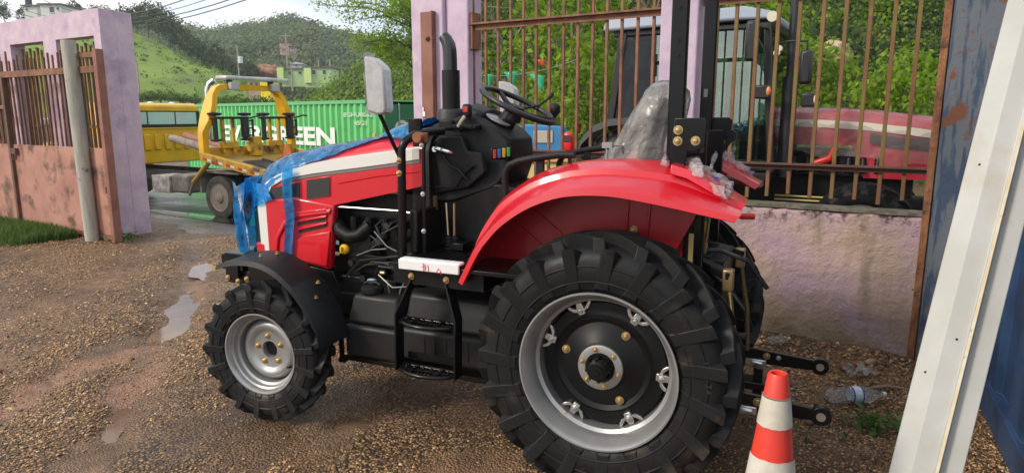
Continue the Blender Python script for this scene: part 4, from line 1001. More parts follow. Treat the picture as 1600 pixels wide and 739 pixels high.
house("white flat roofed house above the gate wall, rightmost of two", 64, 96, 22, 9, 90, 4, pm("white_wall", (0.55, 0.56, 0.54), r=0.8), roof_g, [(0.45, 0.15, 0.2, 0.6), (0.8, 0.4, 0.1, 0.3)])
house("white walled house above the gate wall, beside a dark water tank", 38, 58, 20, 11, 92, 4, pm("white_wall", (0.55, 0.56, 0.54)), roof_g, [(0.15, 0.35, 0.15, 0.3)])
p = pxp(45, 8, 92); MB().cyl((0, 0, 0), (0, 0, 0.9), 0.42, seg=14); tag(MB().lathe([(-0.3, 0.42), (0.7, 0.42), (0.85, 0.3), (0.9, 0.12)], (0, 0, 0), 'z', 14).build("water_tank", pm("tank_blue_black", (0.03, 0.04, 0.06), r=0.5), loc=p), "dark water tank standing on the roof of the white house", "water tank")
# red-brown cut bank by the houses
p = pxp(421, 108, 112); m = MB(); m.ball((0, 0, 0), 1, 30, 18, (2.6, 1.2, 1.0)); m.v = [tuple(Vector(v) * (1 + .35 * mnoise.noise(Vector(v) * 0.9) + .25 * mnoise.noise(Vector(v) * 2.6)) - Vector((0, 0, .35))) for v in m.v]
tag(m.build("earth_bank", pm("red_earth", (0.36, 0.19, 0.12), r=0.9, c2=(0.24, 0.13, 0.08), scale=1.2, bump=0.8, bscale=2, bdist=0.3), loc=p, smooth=50), "bare reddish earth bank beside the pale green houses", "earth bank")
wood_m = pm("pole_wood", (0.30, 0.26, 0.22), r=0.9)
def upole(lab, u, vb, vt, t, arm=True, lamp=False):
    p = pxp(u, vb, t); h = (vb - vt) / 1050 * t; th = thing("utility_pole", lab, "utility pole", p)
    MB().cyl((0, 0, -2), (0, 0, h), 0.02 + 0.0012 * t, 0.015 + 0.0009 * t, 8).build("pole", wood_m, th)
    if arm: MB().box(-0.9, 0.9, -0.05, 0.05, h * 0.9, h * 0.9 + 0.12).build("cross_arm", wood_m, th)
    if lamp:
        m = MB(); m.cyl((0.35, 0, h * 0.5), (0.35, 0, h * 0.5 + 0.9), 0.3, seg=12); m.build("transformer", pm("transformer_white", (0.6, 0.6, 0.6)), th)
    return th
upole("utility pole with a pale transformer above the truck's light bar", 374, 126, 74, 92, False, True)
upole("bare utility pole in front of the far hill by the block houses", 449, 100, 54, 120)
upole("short leaning post beside the pale green houses", 456, 122, 98, 100, False)
upole("lamp pole at the foot of the green pasture", 217, 132, 98, 70, True)
# wires crossing the sky, top left
wire_m = pm("wire", (0.05, 0.05, 0.05), r=0.5)
for i, (u0, v0, u1, v1, t0, t1) in enumerate(((150, 40, 420, -22, 26, 18), (150, 34, 400, -30, 26, 18), (150, 47, 430, -16, 26, 18), (150, 24, 340, -22, 26, 18))):
    a, b = Vector(pxp(u0, v0, t0)), Vector(pxp(u1, v1, t1)); pts = [a.lerp(b, f) - Vector((0, 0, 0.25 * 4 * f * (1 - f))) for f in np.linspace(-1.6, 2.2, 30)]
    tag(MB().tube([p - a for p in pts], 0.016 if i != 1 else 0.011, 5).build("power_line", wire_m, loc=tuple(a)), "dark power line crossing the sky at the top left", "wire", "power lines across the sky")
# ================================================================== GREEN CONTAINER
def text_mesh(s, size, ext=0.0, offset=0.0, sx=1.0):
    cu = bpy.data.curves.new("lettering", 'FONT'); cu.body = s; cu.size = size; cu.extrude = ext; cu.offset = offset; cu.resolution_u = 3
    ob = bpy.data.objects.new("lettering_tmp", cu); C.objects.link(ob)
    dg = bpy.context.evaluated_depsgraph_get(); dg.update()
    me = bpy.data.meshes.new_from_object(ob.evaluated_get(dg)); bpy.data.objects.remove(ob)
    return me
def lettering(name, s, size, mat, parent, origin, xdir, zdir, width=None, offset=0.0, height=None):
    """flat letters lying in the plane of xdir and zdir"""
    me = text_mesh(s, size, 0.0, offset); co = np.empty(len(me.vertices) * 3, np.float32); me.vertices.foreach_get("co", co); co = co.reshape(-1, 3)
    mn, mx = co.min(0), co.max(0); kx = (width / (mx[0] - mn[0])) if width else 1.0; ky = (height / (mx[1] - mn[1])) if height else kx
    X = np.array(xdir); Z = np.array(zdir); N = np.cross(X, Z)
    V = np.array(origin) + (co[:, :1] - mn[0]) * kx * X + (co[:, 1:2] - mn[1]) * ky * Z + co[:, 2:3] * N
    me.vertices.foreach_set("co", V.astype(np.float32).ravel()); me.update(); me.materials.clear(); me.materials.append(mat); me.name = name
    o = bpy.data.objects.new(name, me); C.objects.link(o); o.parent = parent; return o
def corrugated(m, x0, x1, z0, z1, y0=0.0, dep=0.075, pitch=0.278):
    pts = []; x = x0
    while x < x1 - 0.01:
        for a, b in ((0, 0), (0.072, 0), (0.120, -dep), (0.230, -dep)):
            if x + a < x1: pts.append((x + a, y0 + b))
        x += pitch
    pts.append((x1, y0)); m.loft([[(a, b, z) for a, b in pts] for z in (z0, z1)], ring=False, caps=False)
gp = R(44); g_h = Vector((-math.cos(gp), math.sin(gp), 0)); g_rot = math.atan2(g_h.y, g_h.x)
gc = thing("shipping_container", "long light green corrugated container behind the yellow tow truck", "container", (-2.96, 15.9, -0.65), g_rot)
green_m = pm("container_green", (0.15, 0.55, 0.185), r=0.6, c2=(0.17, 0.58, 0.21), scale=0.8, c3=(0.11, 0.44, 0.15), scale3=1.5, lo3=0.6, hi3=0.7)
shaded_green_m = pm("container_green_shaded", (0.022, 0.15, 0.06), r=0.5, c2=(0.03, 0.18, 0.08), scale=1)  # container green darkened: the shade on the door end is put into the colour
white_m = pm("sign_white", (0.78, 0.80, 0.76), r=0.6)
L_ = 12.19
m = MB(); corrugated(m, 0.12, L_ - 0.12, 0.16, 2.50, -0.012); m.build("side_wall", green_m, gc, smooth=0)
m = MB(); m.box(0.0, L_, -0.07, 0.0, 2.503, 2.59); m.box(0.0, L_, -0.07, 0.0, 0.0, 0.157); m.build("side_rail", pm("rail_green", (0.12, 0.42, 0.18), r=0.5), gc)
m = MB()
for x in (0.0, L_ - 0.118):
    for y in (0.002, -2.44 + 0.12): m.box(x, x + 0.117, y - 0.12, y, 0.0, 2.592)
m.build("corner_post", shaded_green_m, gc)
m = MB(); m.box(0.05, L_ - .05, -2.4, -0.075, 2.54, 2.575); m.build("roof", green_m, gc)
m = MB(); m.box(0.1, L_ - .1, -2.44, -2.40, 0.1, 2.55); m.build("far_wall", green_m, gc)
for k, y0 in enumerate((-0.125, -1.225)):
    m = MB(); m.box(0.01, 0.05, y0 - 1.09, y0, 0.16, 2.48); d_ = m.build("door", shaded_green_m, gc)
    for q in (0.25, 0.75): MB().cyl((-0.02, y0 - 1.09 * q, 0.12), (-0.02, y0 - 1.09 * q, 2.5), 0.022, seg=8).build("locking_bar", pm("galvanised", (0.4, 0.4, 0.4), r=0.4, m=0.6), d_)
    if k == 0:
        m = MB(); m.cyl((0.008, y0 - 0.36, 1.90), (0.002, y0 - 0.36, 1.90), 0.21, seg=28); e_ = m.build("round_emblem", pm("emblem_cream", (0.62, 0.66, 0.52), r=0.6), d_)
        m = MB()
        for r0, r1 in ((0.115, 0.135),): m.lathe([(-0.001, r0), (-0.001, r1), (0.001, r1), (0.001, r0)], (0.0, y0 - 0.36, 1.90), 'x', 28, close=True)
        for q in range(8):
            a = q * math.pi / 4; b = a + 0.25; c = a - 0.25
            m.add([(-0.001, y0 - .36 + math.cos(t_) * r_, 1.90 + math.sin(t_) * r_) for t_, r_ in ((a, 0.09), (b, 0.03), (0, 0.0), (c, 0.03))], [(0, 1, 2, 3)])
        m.build("emblem_star", pm("emblem_green", (0.02, 0.20, 0.09), r=0.6), d_)
# lettering along the side: read from the left end, so local x runs the other way
lettering("lettering", "EVERGREEN", 0.6, white_m, gc, (9.05, 0.004, 1.42), (-1, 0, 0), (0, 0, 1), width=6.85, height=0.50, offset=0.022)
lettering("lettering", "EGHU8063", 0.2, pm("faded_white", (0.45, 0.62, 0.45), r=0.6), gc, (1.75, 0.004, 2.18), (-1, 0, 0), (0, 0, 1), width=1.25, height=0.11, offset=0.006)
lettering("lettering", "45G1", 0.2, pm("faded_white", (0.45, 0.62, 0.45)), gc, (1.30, 0.004, 1.98), (-1, 0, 0), (0, 0, 1), width=0.55, height=0.11, offset=0.006)
m = MB(); m.box(0.42, 0.52, 0.003, 0.006, 1.65, 1.80); m.build("yellow_sticker", pm("sticker_yellow", (0.7, 0.6, 0.05)), gc)

# ================================================================== YELLOW TOW TRUCK
tk = thing("tow_truck", "yellow flatbed tow truck with a tall headboard arch, standing beyond the gateway", "truck", (-5.326, 14.30, -0.485), math.atan2(0.5, -0.866))
yel = pm("truck_yellow", (0.80, 0.45, 0.008), r=0.35, coat=0.4, c2=(0.66, 0.36, 0.010), scale=2.5, c3=(0.42, 0.25, 0.05), scale3=4, lo3=0.66, hi3=0.74)
yel_b = pm("bed_yellow", (0.66, 0.38, 0.015), r=0.5, c2=(0.45, 0.26, 0.03), scale=4, c3=(0.12, 0.085, 0.05), scale3=2.5, lo3=0.56, hi3=0.64)
blk = pm("black_metal", (0.018, 0.018, 0.019), r=0.45, bump=0.08, bscale=60, bdist=0.003)
dirt_grey = pm("road_dirt_grey", (0.30, 0.27, 0.23), r=0.8, c2=(0.18, 0.155, 0.13), scale=5)
rubber_far = pm("dusty_rubber", (0.055, 0.050, 0.046), r=0.85, c2=(0.10, 0.09, 0.078), scale=6)
chrome = pm("chrome", (0.75, 0.75, 0.75), r=0.12, m=1.0)
alu = pm("aluminium", (0.55, 0.55, 0.54), r=0.35, m=0.7)
def truck_wheel(x, y, s, dual=False):
    w = MB(); w.lathe([(-0.24, 0.28), (-0.26, 0.36), (-0.24, 0.425), (-0.12, 0.44), (0.0, 0.425), (0.02, 0.36), (0.0, 0.28)], (0, 0, 0), 'y', 36, caps=False)
    if dual: w.lathe([(-0.54, 0.28), (-0.56, 0.36), (-0.54, 0.425), (-0.42, 0.44), (-0.30, 0.425), (-0.28, 0.36), (-0.30, 0.28)], (0, 0, 0), 'y', 36)
    r = MB(); r.lathe([(-0.005, 0.282), (0.012, 0.28), (0.0, 0.26), (-0.10, 0.235), (-0.12, 0.20), (-0.11, 0.14), (-0.02, 0.12), (0.02, 0.10), (0.03, 0.06), (0.032, 0.0)], (0, 0, 0), 'y', 36)
    if s < 0: w, r = w.mirror(), r.mirror()
    o = w.build("wheel", rubber_far, tk, loc=(x, y, 0.44), smooth=40); r.build("rim", pm("dusty_rim", (0.36, 0.30, 0.24), r=0.6, c2=(0.28, 0.23, 0.18), scale=6), o, smooth=40)
    m = MB()
    for k in range(8): a = k * math.pi / 4; m.cyl((0.155 * math.cos(a), -0.10 * s, 0.155 * math.sin(a)), (0.155 * math.cos(a), -0.06 * s, 0.155 * math.sin(a)), 0.014, seg=6)
    m.build("wheel_nut", alu, o)
truck_wheel(-0.03, 1.08, 1, True); truck_wheel(-0.03, -1.08, -1, True); truck_wheel(5.9, 1.06, 1); truck_wheel(5.9, -1.06, -1)
m = MB(); m.box(-1.9, 7.0, 0.36, 0.46, 0.62, 0.84); m.box(-1.9, 7.0, -0.46, -0.36, 0.62, 0.84)
for x in (-1.7, -0.6, 0.8, 2.0, 3.2): m.box(x, x + 0.1, -0.36, 0.36, 0.66, 0.8)
m.box(0.6, 2.9, -0.34, 0.34, 0.5, 0.62); m.cyl((1.0, 0, 0.5), (3.0, 0, 0.62), 0.09); m.cyl((-0.03, -0.8, 0.44), (-0.03, 0.8, 0.44), 0.1)
m.build("chassis", blk, tk)
m = MB(); m.box(1.55, 2.15, 0.55, 1.10, 0.44, 0.80); m.build("toolbox", pm("checker_aluminium", (0.58, 0.55, 0.49), r=0.55, m=0.1, c2=(0.28, 0.26, 0.23), scale=8), tk, bevel=0.01)
m = MB(); m.box(0.95, 1.5, 0.50, 1.08, 0.46, 0.84); m.build("fuel_tank", dirt_grey, tk, bevel=0.05)
m = MB(); m.box(-0.65, 0.55, 0.48, 1.08, 0.92, 0.96); m.prism([(0.52, 0.5), (0.56, 0.5), (0.56, 0.93), (0.52, 0.93)], 0.5, 1.08); m.build("mudguard", dirt_grey, tk)
# cab: back face at x=0.98
cx = 3.35
m = MB()
sec = lambda x, w, zt: [(x, -w, 0.95), (x, w, 0.95), (x, w, 1.70), (x, w - 0.06, 2.14), (x, w - 0.16, zt), (x, -(w - 0.16), zt), (x, -(w - 0.06), 2.14), (x, -w, 1.70)]
m.loft([sec(cx, 1.12, 2.28), sec(cx + 0.12, 1.15, 2.34), sec(cx + 1.5, 1.15, 2.34), [(cx + 1.95, y * 0.98, z) for (x, y, z) in sec(0, 1.06, 2.22)]])
m.build("cab_body", yel, tk, bevel=0.03, smooth=40)
m = MB(); m.prism([(cx + 1.9, 0.75), (cx + 3.6, 0.75), (cx + 3.65, 1.35), (cx + 1.9, 1.62)], -0.95, 0.95); m.build("bonnet", yel, tk, bevel=0.08)
m = MB(); m.box(cx + 3.5, cx + 3.85, -1.05, 1.05, 0.5, 0.8); m.build("bumper", chrome, tk, bevel=0.03)
# back of the cab: pressed panel ribs, window
m = MB()
for k in range(8): m.box(cx - 0.045, cx - 0.003, -0.94 + k * 0.25, -0.94 + k * 0.25 + 0.15, 1.26, 1.62)
m.build("pressed_panel", yel, tk, bevel=0.018)
m = MB(); m.box(cx - 0.025, cx - 0.004, -0.98, 0.98, 1.74, 1.775); m.build("window_ledge", yel, tk, bevel=0.008)
m = MB(); m.box(cx - 0.03, cx - 0.004, -1.0, 1.0, 1.78, 2.16); f_ = m.build("rear_window", pm("window_rubber", (0.015, 0.015, 0.015), r=0.4), tk, bevel=0.02)
m = MB(); m.box(cx - 0.036, cx - 0.031, -0.90, 0.90, 1.85, 2.13); 
m.build("pane", pm("cab_glass", (0.46, 0.60, 0.58), r=0.05, spec=0.9, c2=(0.30, 0.56, 0.36), scale=0.7, lo=0.50, hi=0.54), f_)
m = MB(); m.box(cx - 0.040, cx - 0.037, -0.36, -0.33, 1.85, 2.13); m.build("window_bar", blk, f_)
m = MB(); m.box(cx - 0.040, cx - 0.037, 0.33, 0.36, 1.85, 2.13); m.build("window_bar", blk, f_)
m = MB(); m.box(cx - 0.043, cx - 0.041, 0.62, 0.88, 1.85, 2.06); m.build("headrest", pm("headrest_dark", (0.02, 0.02, 0.02), r=0.7), f_, bevel=0.02)
for y in (-0.55, 0.0, 0.62): m = MB(); m.ball((cx + 0.35, y, 2.335), 0.07, 12, 8, (1.2, 1, 0.6)); m.build("roof_light", pm("lamp_white", (0.72, 0.74, 0.74), r=0.3), tk)
m = MB(); m.tube([(2.8, -0.90, 0.9), (2.8, -0.90, 2.30), (2.8, -0.90, 2.66), (2.76, -0.94, 2.80), (2.66, -1.0, 2.88)], 0.07, 14); m.build("exhaust_stack", chrome, tk)
m = MB(); m.box(cx + 1.3, cx + 1.42, 1.18, 1.42, 1.55, 2.0); m.cyl((cx + 1.4, 1.0, 1.9), (cx + 1.4, 1.2, 1.9), 0.015); m.build("door_mirror", blk, tk, bevel=0.02)
# headboard arch (plane x = 0.28)
def arch_post(s):
    path = [(1.12, 1.30), (1.12, 1.72), (1.02, 1.94), (0.92, 2.22), (0.85, 2.44), (0.76, 2.57), (0.62, 2.63)]
    m = MB(); wd = [(0.16, 0.13), (0.16, 0.13), (0.30, 0.13), (0.30, 0.13), (0.20, 0.13), (0.16, 0.12), (0.13, 0.11)]
    secs = []
    for i, (y, z) in enumerate(path):
        a = Vector((y, z)); t_ = Vector(path[min(i+1, 6)]) - Vector(path[max(i-1, 0)]); t_.normalize(); nrm_ = Vector((t_.y, -t_.x)); dx, dn = wd[i]
        q = [(0.28 - dx / 2, a + nrm_ * dn / 2), (0.28 + dx / 2, a + nrm_ * dn / 2), (0.28 + dx / 2, a - nrm_ * dn / 2), (0.28 - dx / 2, a - nrm_ * dn / 2)]
        secs.append([(x, s * v.x, v.y) for x, v in q])
    m.loft(secs); return m
for s in (1, -1): arch_post(s).build("arch_post", yel, tk, bevel=0.012)
m = MB(); m.box(0.22, 0.34, -0.62, 0.62, 2.57, 2.68); m.build("arch_beam", yel, tk, bevel=0.012)
for y in (1.08, -1.08):
    m = MB(); m.cyl((0.08, y * .94, 2.06), (0.13, y * .94, 2.06), 0.07, seg=14); m.build("marker_lamp", pm("amber_lamp", (0.55, 0.16, 0.02), r=0.3), tk)
m = MB(); m.box(0.10, 0.46, -1.0, 0.62, 2.765, 2.845); lb = m.build("light_bar", pm("lightbar_grey", (0.55, 0.56, 0.55), r=0.25, c2=(0.40, 0.41, 0.41), scale=4), tk, bevel=0.03)
for y in (0.42, -0.62):
    MB().box(0.22, 0.34, y - 0.03, y + 0.03, 2.682, 2.764).build("bracket", blk, lb)
    m = MB(); m.box(0.10, 0.20, y - 0.10, y + 0.10, 2.56, 2.72); m.build("work_lamp", pm("lamp_grey", (0.42, 0.42, 0.42), r=0.3), tk, bevel=0.015)
# bed: deck, side rails, tail slopes down a little
bed_pts = lambda x: 1.30 + 0.155 * (x - 0.25)
m = MB(); m.loft([[(x, -1.12, bed_pts(x) - 0.10), (x, 1.12, bed_pts(x) - 0.10), (x, 1.12, bed_pts(x) - 0.06), (x, -1.12, bed_pts(x) - 0.06)] for x in (0.22, -2.9)]); m.build("deck", pm("worn_deck", (0.33, 0.22, 0.075), r=0.6, c2=(0.45, 0.29, 0.05), scale=3, c3=(0.05, 0.045, 0.04), scale3=1.3, lo3=0.48, hi3=0.6), tk)
for s in (1, -1):
    m = MB(); m.loft([[(x, s * 1.125, bed_pts(x) - 0.14), (x, s * 1.22, bed_pts(x) - 0.14), (x, s * 1.22, bed_pts(x) + 0.03), (x, s * 1.125, bed_pts(x) + 0.03)] for x in (0.30, -2.9)]); sr_ = m.build("side_rail", yel_b, tk, bevel=0.008)
    for k in range(9):
        x = 0.2 - 0.34 * k; m = MB()
        for half, mt in ((0, "reflector_red"), (1, "reflector_white")):
            q = MB(); xa = x - 0.13 * half; q.add([(xa, s * 1.224, bed_pts(xa) - 0.10), (xa - 0.125, s * 1.224, bed_pts(xa - .125) - 0.10), (xa - 0.125, s * 1.224, bed_pts(xa - .125) - 0.05), (xa, s * 1.224, bed_pts(xa) - 0.05)], [(0, 1, 2, 3)])
            q.build("reflector", pm("reflector_red", (0.55, 0.05, 0.02), r=0.3) if half == 0 else pm("reflector_white", (0.7, 0.65, 0.55), r=0.3), sr_)
m = MB(); m.box(0.22, 0.30, -1.12, 1.12, 1.20, 1.42); m.build("headboard_sill", yel_b, tk)
# winch and wheel lift cradles standing on the headboard
for y in (0.62, -0.56):
    m = MB(); m.box(0.14, 0.21, y - 0.15, y - 0.09, 1.30, 2.0); m.box(0.14, 0.21, y + 0.09, y + 0.15, 1.30, 2.0); m.box(0.12, 0.23, y - 0.2, y + 0.2, 1.40, 1.52); m.build("stand", yel_b, tk, bevel=0.008)
    m = MB(); m.box(0.10, 0.16, y - 0.48, y + 0.42, 1.98, 2.03); 
    for yy in (y + 0.34, y - 0.36):
        m.cyl((0.10, yy, 1.60), (0.10, yy, 2.0), 0.05 if yy > y else 0.085, seg=12); m.lathe([(0, 0.03), (0.02, 0.13), (0.06, 0.14), (0.08, 0.04)], (0.10, yy, 2.04), 'z', 16); m.lathe([(0, 0.03), (0.02, 0.11), (0.05, 0.11), (0.07, 0.04)], (0.10, yy, 1.53), 'z', 16)
    m.box(0.09, 0.12, y - 0.58, y - 0.54, 1.6, 1.98); m.box(0.09, 0.12, y - 0.56, y - 0.38, 1.63, 1.66); m.box(0.09, 0.12, y - 0.56, y - 0.38, 1.78, 1.81); m.box(0.09, 0.12, y - 0.56, y - 0.38, 1.93, 1.96)
    m.tube([(0.1, y - 0.5, 2.0), (0.06, y - 0.75, 2.06), (0.06, y - 0.85, 2.05)], 0.02, 6)
    m.build("dolly", blk, tk, smooth=40)
m = MB(); m.box(-0.02, 0.18, -0.05, 0.15, 1.22, 1.62); m.cyl((0.08, -0.1, 1.40), (0.08, 0.2, 1.40), 0.10); m.build("winch", yel_b, tk, bevel=0.01)
m = MB(); m.cyl((0.05, 1.15, 1.2), (0.65, 1.15, 0.72), 0.05); m.build("hydraulic_ram", pm("ram_yellow", (0.42, 0.26, 0.03), r=0.5), tk)
m = MB(); m.cyl((0.65, 1.15, 0.72), (0.82, 1.15, 0.45), 0.028); m.build("ram_rod", dirt_grey, tk)
# loose things carried by the truck
tw = tk.matrix_basis
def on_truck(p): return tuple(Matrix.Translation(tk.location) @ Matrix.Rotation(tk.rotation_euler.z, 4, 'Z') @ Vector(p))
P0_, P1_ = pxp(268, 216, 14.9), pxp(352, 240, 14.1)
P0_, P1_ = Vector(P0_), Vector(P1_)
tag(MB().tube([Vector((0, 0, 0)), P1_ - P0_], 0.085, 12).build("timber_pole", pm("grey_bark", (0.20, 0.16, 0.13), r=0.9, c2=(0.30, 0.26, 0.22), scale=9, bump=0.7, bscale=20), loc=tuple(P0_)), "rough greyish pole laid across the truck between cab and arch", "pole")
P0_, P1_ = Vector(pxp(290, 212, 15.3)), Vector(pxp(362, 234, 14.4))
tag(MB().tube([Vector((0, 0, 0)), P1_ - P0_], 0.075, 12).build("timber_pole", pm("reddish_wood", (0.36, 0.16, 0.12), r=0.8, c2=(0.28, 0.12, 0.09), scale=6), loc=tuple(P0_)), "reddish pole laid across the truck between cab and arch", "pole")
q = on_truck((-0.25, -0.5, bed_pts(-0.25) - 0.058)); t = thing("traffic_cone", "small orange cone standing on the tow truck's bed", "cone", q)
MB().lathe([(0.02, 0.13), (0.03, 0.11), (0.28, 0.03), (0.29, 0.0)], (0, 0, 0), 'z', 18).build("cone_body", pm("cone_orange", (0.75, 0.18, 0.03), r=0.5), t, smooth=50); MB().box(-.15, .15, -.15, .15, 0, 0.02).build("base", pm("cone_orange", (0.75, 0.18, 0.03)), t)
q = on_truck((-1.0, -0.45, bed_pts(-1.0) - 0.055)); m = MB(); m.tube([(-0.4, -.2, 0.05), (-0.1, 0, 0.08), (0.2, 0.05, 0.05), (0.35, 0.3, 0.06)], 0.035, 8); m.tube([(-0.1, 0, 0.08), (-.1, .2, 0.05)], 0.05, 8)
tag(m.build("tow_chain_hook", pm("oily_red", (0.14, 0.03, 0.02), r=0.5), loc=q), "dark red tow bar lying on the truck's worn deck", "tow bar")
q = on_truck((-0.9, 0.55, bed_pts(-0.9) - 0.055)); m = MB(); m.box(-0.9, 0.5, -0.28, 0.22, 0, 0.02); m.box(-0.9, 0.5, -0.28, -0.25, 0.021, 0.05); tag(m.build("rubber_mat", blk, loc=q, rot=(0, math.atan(-0.155), tk.rotation_euler.z)), "black rubber mat lying along the truck deck's near edge", "mat")
q = on_truck((-1.0, -1.0, bed_pts(-1.0) - 0.05)); m = MB(); m.box(-0.6, 0.5, -0.09, 0.09, 0, 0.05); tag(m.build("ramp_plank", pm("dark_plank", (0.07, 0.055, 0.045), r=0.7), loc=q, rot=(0, -.15, tk.rotation_euler.z + 0.25)), "dark plank lying along the far side of the truck deck", "plank")

# ================================================================== BLUE BOOTH BEHIND THE BARS
q = pxp(845, 250, 11.2); bo = thing("booth", "small blue booth with a tan window and yellow base behind the bars", "booth", (q[0], q[1], 0.0), R(-10))
sk = pm("booth_blue", (0.035, 0.20, 0.42), r=0.5, c2=(0.045, 0.24, 0.48), scale=1.5)
m = MB(); m.prism([(-0.33, 0.95), (0.40, 0.95), (0.36, 1.38), (-0.33, 1.42)], 0.0, 0.7); m.build("upper_body", sk, bo, bevel=0.015)
m = MB(); m.tube([(-0.37, 0.02, 1.40), (-0.36, 0.02, 1.25), (-0.31, 0.02, 1.05), (-0.30, 0.02, 0.7), (-0.30, 0.02, 0.3)], 0.045, 8); m.build("corner_trim", pm("booth_pale_blue", (0.24, 0.50, 0.66), r=0.5), bo)
m = MB(); m.box(-0.12, 0.20, -0.02, -0.002, 1.12, 1.32); m.build("window", pm("booth_tan", (0.46, 0.42, 0.34), r=0.5), bo, bevel=0.01)
m = MB(); m.box(-0.52, -0.40, -0.02, 0.5, 0.2, 1.38); m.build("side_post", pm("booth_cream", (0.62, 0.58, 0.45), r=0.6), bo, bevel=0.01)
m = MB(); m.box(-0.34, 0.5, -0.05, 0.75, 0.80, 0.935); m.build("counter", pm("booth_orange", (0.62, 0.36, 0.13), r=0.5), bo, bevel=0.02)
m = MB(); m.box(-0.34, 0.46, 0.0, 0.7, 0.0, 0.797); m.build("base", pm("booth_yellow", (0.66, 0.52, 0.20), r=0.6), bo, bevel=0.01)

# ------------------------------------------------------------------ bunting
def flag(u, v, w, h, t, mat, lab, grp, flip=False):
    p = pxp(u, v, t); W = 1.5 * w / 1050 * t; Hh = 1.5 * h / 1050 * t; m = MB()
    if flip: base_ = [(-W/2, 0.0, 0), (W/2, 0.03, -Hh*0.1), (W*0.35, 0.02, -Hh)]
    else: base_ = [(-W/2, 0.0, 0), (W/2, 0.03, Hh*0.05), (0.1*W, 0.05, -Hh)]
    a, b, c = [Vector(q) for q in base_]; n_ = 5; vs = []; ix = {}
    for i in range(n_ + 1):
        for j in range(n_ + 1 - i):
            q = a + (b - a) * (i / n_) + (c - a) * (j / n_); ix[(i, j)] = len(vs); vs.append(q + Vector((0, 0.03 * math.sin(i * 1.7 + j), 0)))
    fs = []
    for i in range(n_):
        for j in range(n_ - i):
            fs.append((ix[i, j], ix[i+1, j], ix[i, j+1]))
            if i + j < n_ - 1: fs.append((ix[i+1, j], ix[i+1, j+1], ix[i, j+1]))
    m.add(vs, fs); return tag(m.build("pennant", mat, loc=p, smooth=60, solid=0.004), lab, "pennant", grp)
gfl = pm("pennant_green", (0.04, 0.52, 0.24), r=0.6); rfl = pm("pennant_red", (0.62, 0.08, 0.03), r=0.6)
flag(763, 117, 10, 14, 10.5, gfl, "green pennant nearest the gate pillar", "bunting behind the bars")
flag(799, 113, 16, 16, 10.5, gfl, "green pennant second from the gate pillar", "bunting behind the bars")
flag(817, 109, 9, 5, 10.5, gfl, "tiny folded green pennant in the middle of the string", "bunting behind the bars")
flag(839, 116, 16, 18, 10.5, gfl, "large green pennant on the right of the string", "bunting behind the bars", True)
flag(843, 93, 14, 8, 10.5, rfl, "red pennant above the green ones", "bunting behind the bars", True)
a, b = Vector(pxp(735, 118, 10.5)), Vector(pxp(905, 92, 10.5)); pts = [a.lerp(b, f) - Vector((0, 0, 0.10 * 4 * f * (1 - f))) for f in np.linspace(0, 1, 14)]
tag(MB().tube([p - a for p in pts], 0.005, 4).build("bunting_string", pm("string_grey", (0.3, 0.3, 0.28)), loc=tuple(a)), "thin string carrying the pennants behind the bars", "string")
# ================================================================== RED TRACTOR
TP = R(24); t_h = Vector((-math.cos(TP), math.sin(TP), 0)); T_ROT = math.atan2(t_h.y, t_h.x)
TO = Vector((0.612, 3.190, 0.0))
tr = thing("tractor", "new red open tractor with blue film over its hood, in the foreground", "tractor", TO, T_ROT)
red = pm("tractor_red", (0.56, 0.002, 0.012), r=0.32, spec=0.4, coat=0.42, bump=0.05, bscale=260, bdist=0.002, c2=(0.52, 0.006, 0.018), scale=3.0)
red_shaded = pm("fender_red_shaded", (0.38, 0.005, 0.011), r=0.38, coat=0.2, c2=(0.30, 0.004, 0.009), scale=5)  # tractor red darkened; shade inside the fender is painted into the colour
blk_p = pm("black_plastic", (0.0095, 0.010, 0.0108), r=0.5, spec=0.22, bump=0.15, bscale=240, bdist=0.002, c2=(0.013, 0.0135, 0.0145), scale=12)
blk_g = pm("black_gloss_paint", (0.005, 0.005, 0.0055), r=0.28, spec=0.25, coat=0.08, bump=0.06, bscale=120, bdist=0.002)
blk_e = pm("engine_black", (0.004, 0.004, 0.0045), r=0.40, spec=0.25, c2=(0.008, 0.008, 0.0085), scale=20, bump=0.2, bscale=60, bdist=0.004)
rub = pm("wet_tyre_rubber", (0.0085, 0.0088, 0.0095), r=0.62, spec=0.20, c2=(0.014, 0.014, 0.0145), scale=7, r2=0.42, bump=0.35, bscale=60, bdist=0.003, c3=(0.060, 0.046, 0.034), scale3=5, lo3=0.58, hi3=0.76)
silver = pm("rim_silver", (0.36, 0.36, 0.355), r=0.38, m=0.6, c2=(0.31, 0.31, 0.305), scale=8)
disc_b = pm("disc_black", (0.006, 0.006, 0.0065), r=0.42, spec=0.22, bump=0.1, bscale=120, bdist=0.002)
brass = pm("zinc_yellow", (0.50, 0.36, 0.17), r=0.38, m=0.85)
steel = pm("bright_steel", (0.55, 0.55, 0.54), r=0.3, m=0.9)
stripe_w = pm("stripe_white", (0.66, 0.65, 0.61), r=0.35, coat=0.3)
stripe_g = pm("stripe_grey", (0.17, 0.16, 0.15), r=0.4)
mesh_b = pm("vent_mesh", (0.020, 0.019, 0.019), r=0.6, bump=0.9, bscale=300, bdist=0.004)

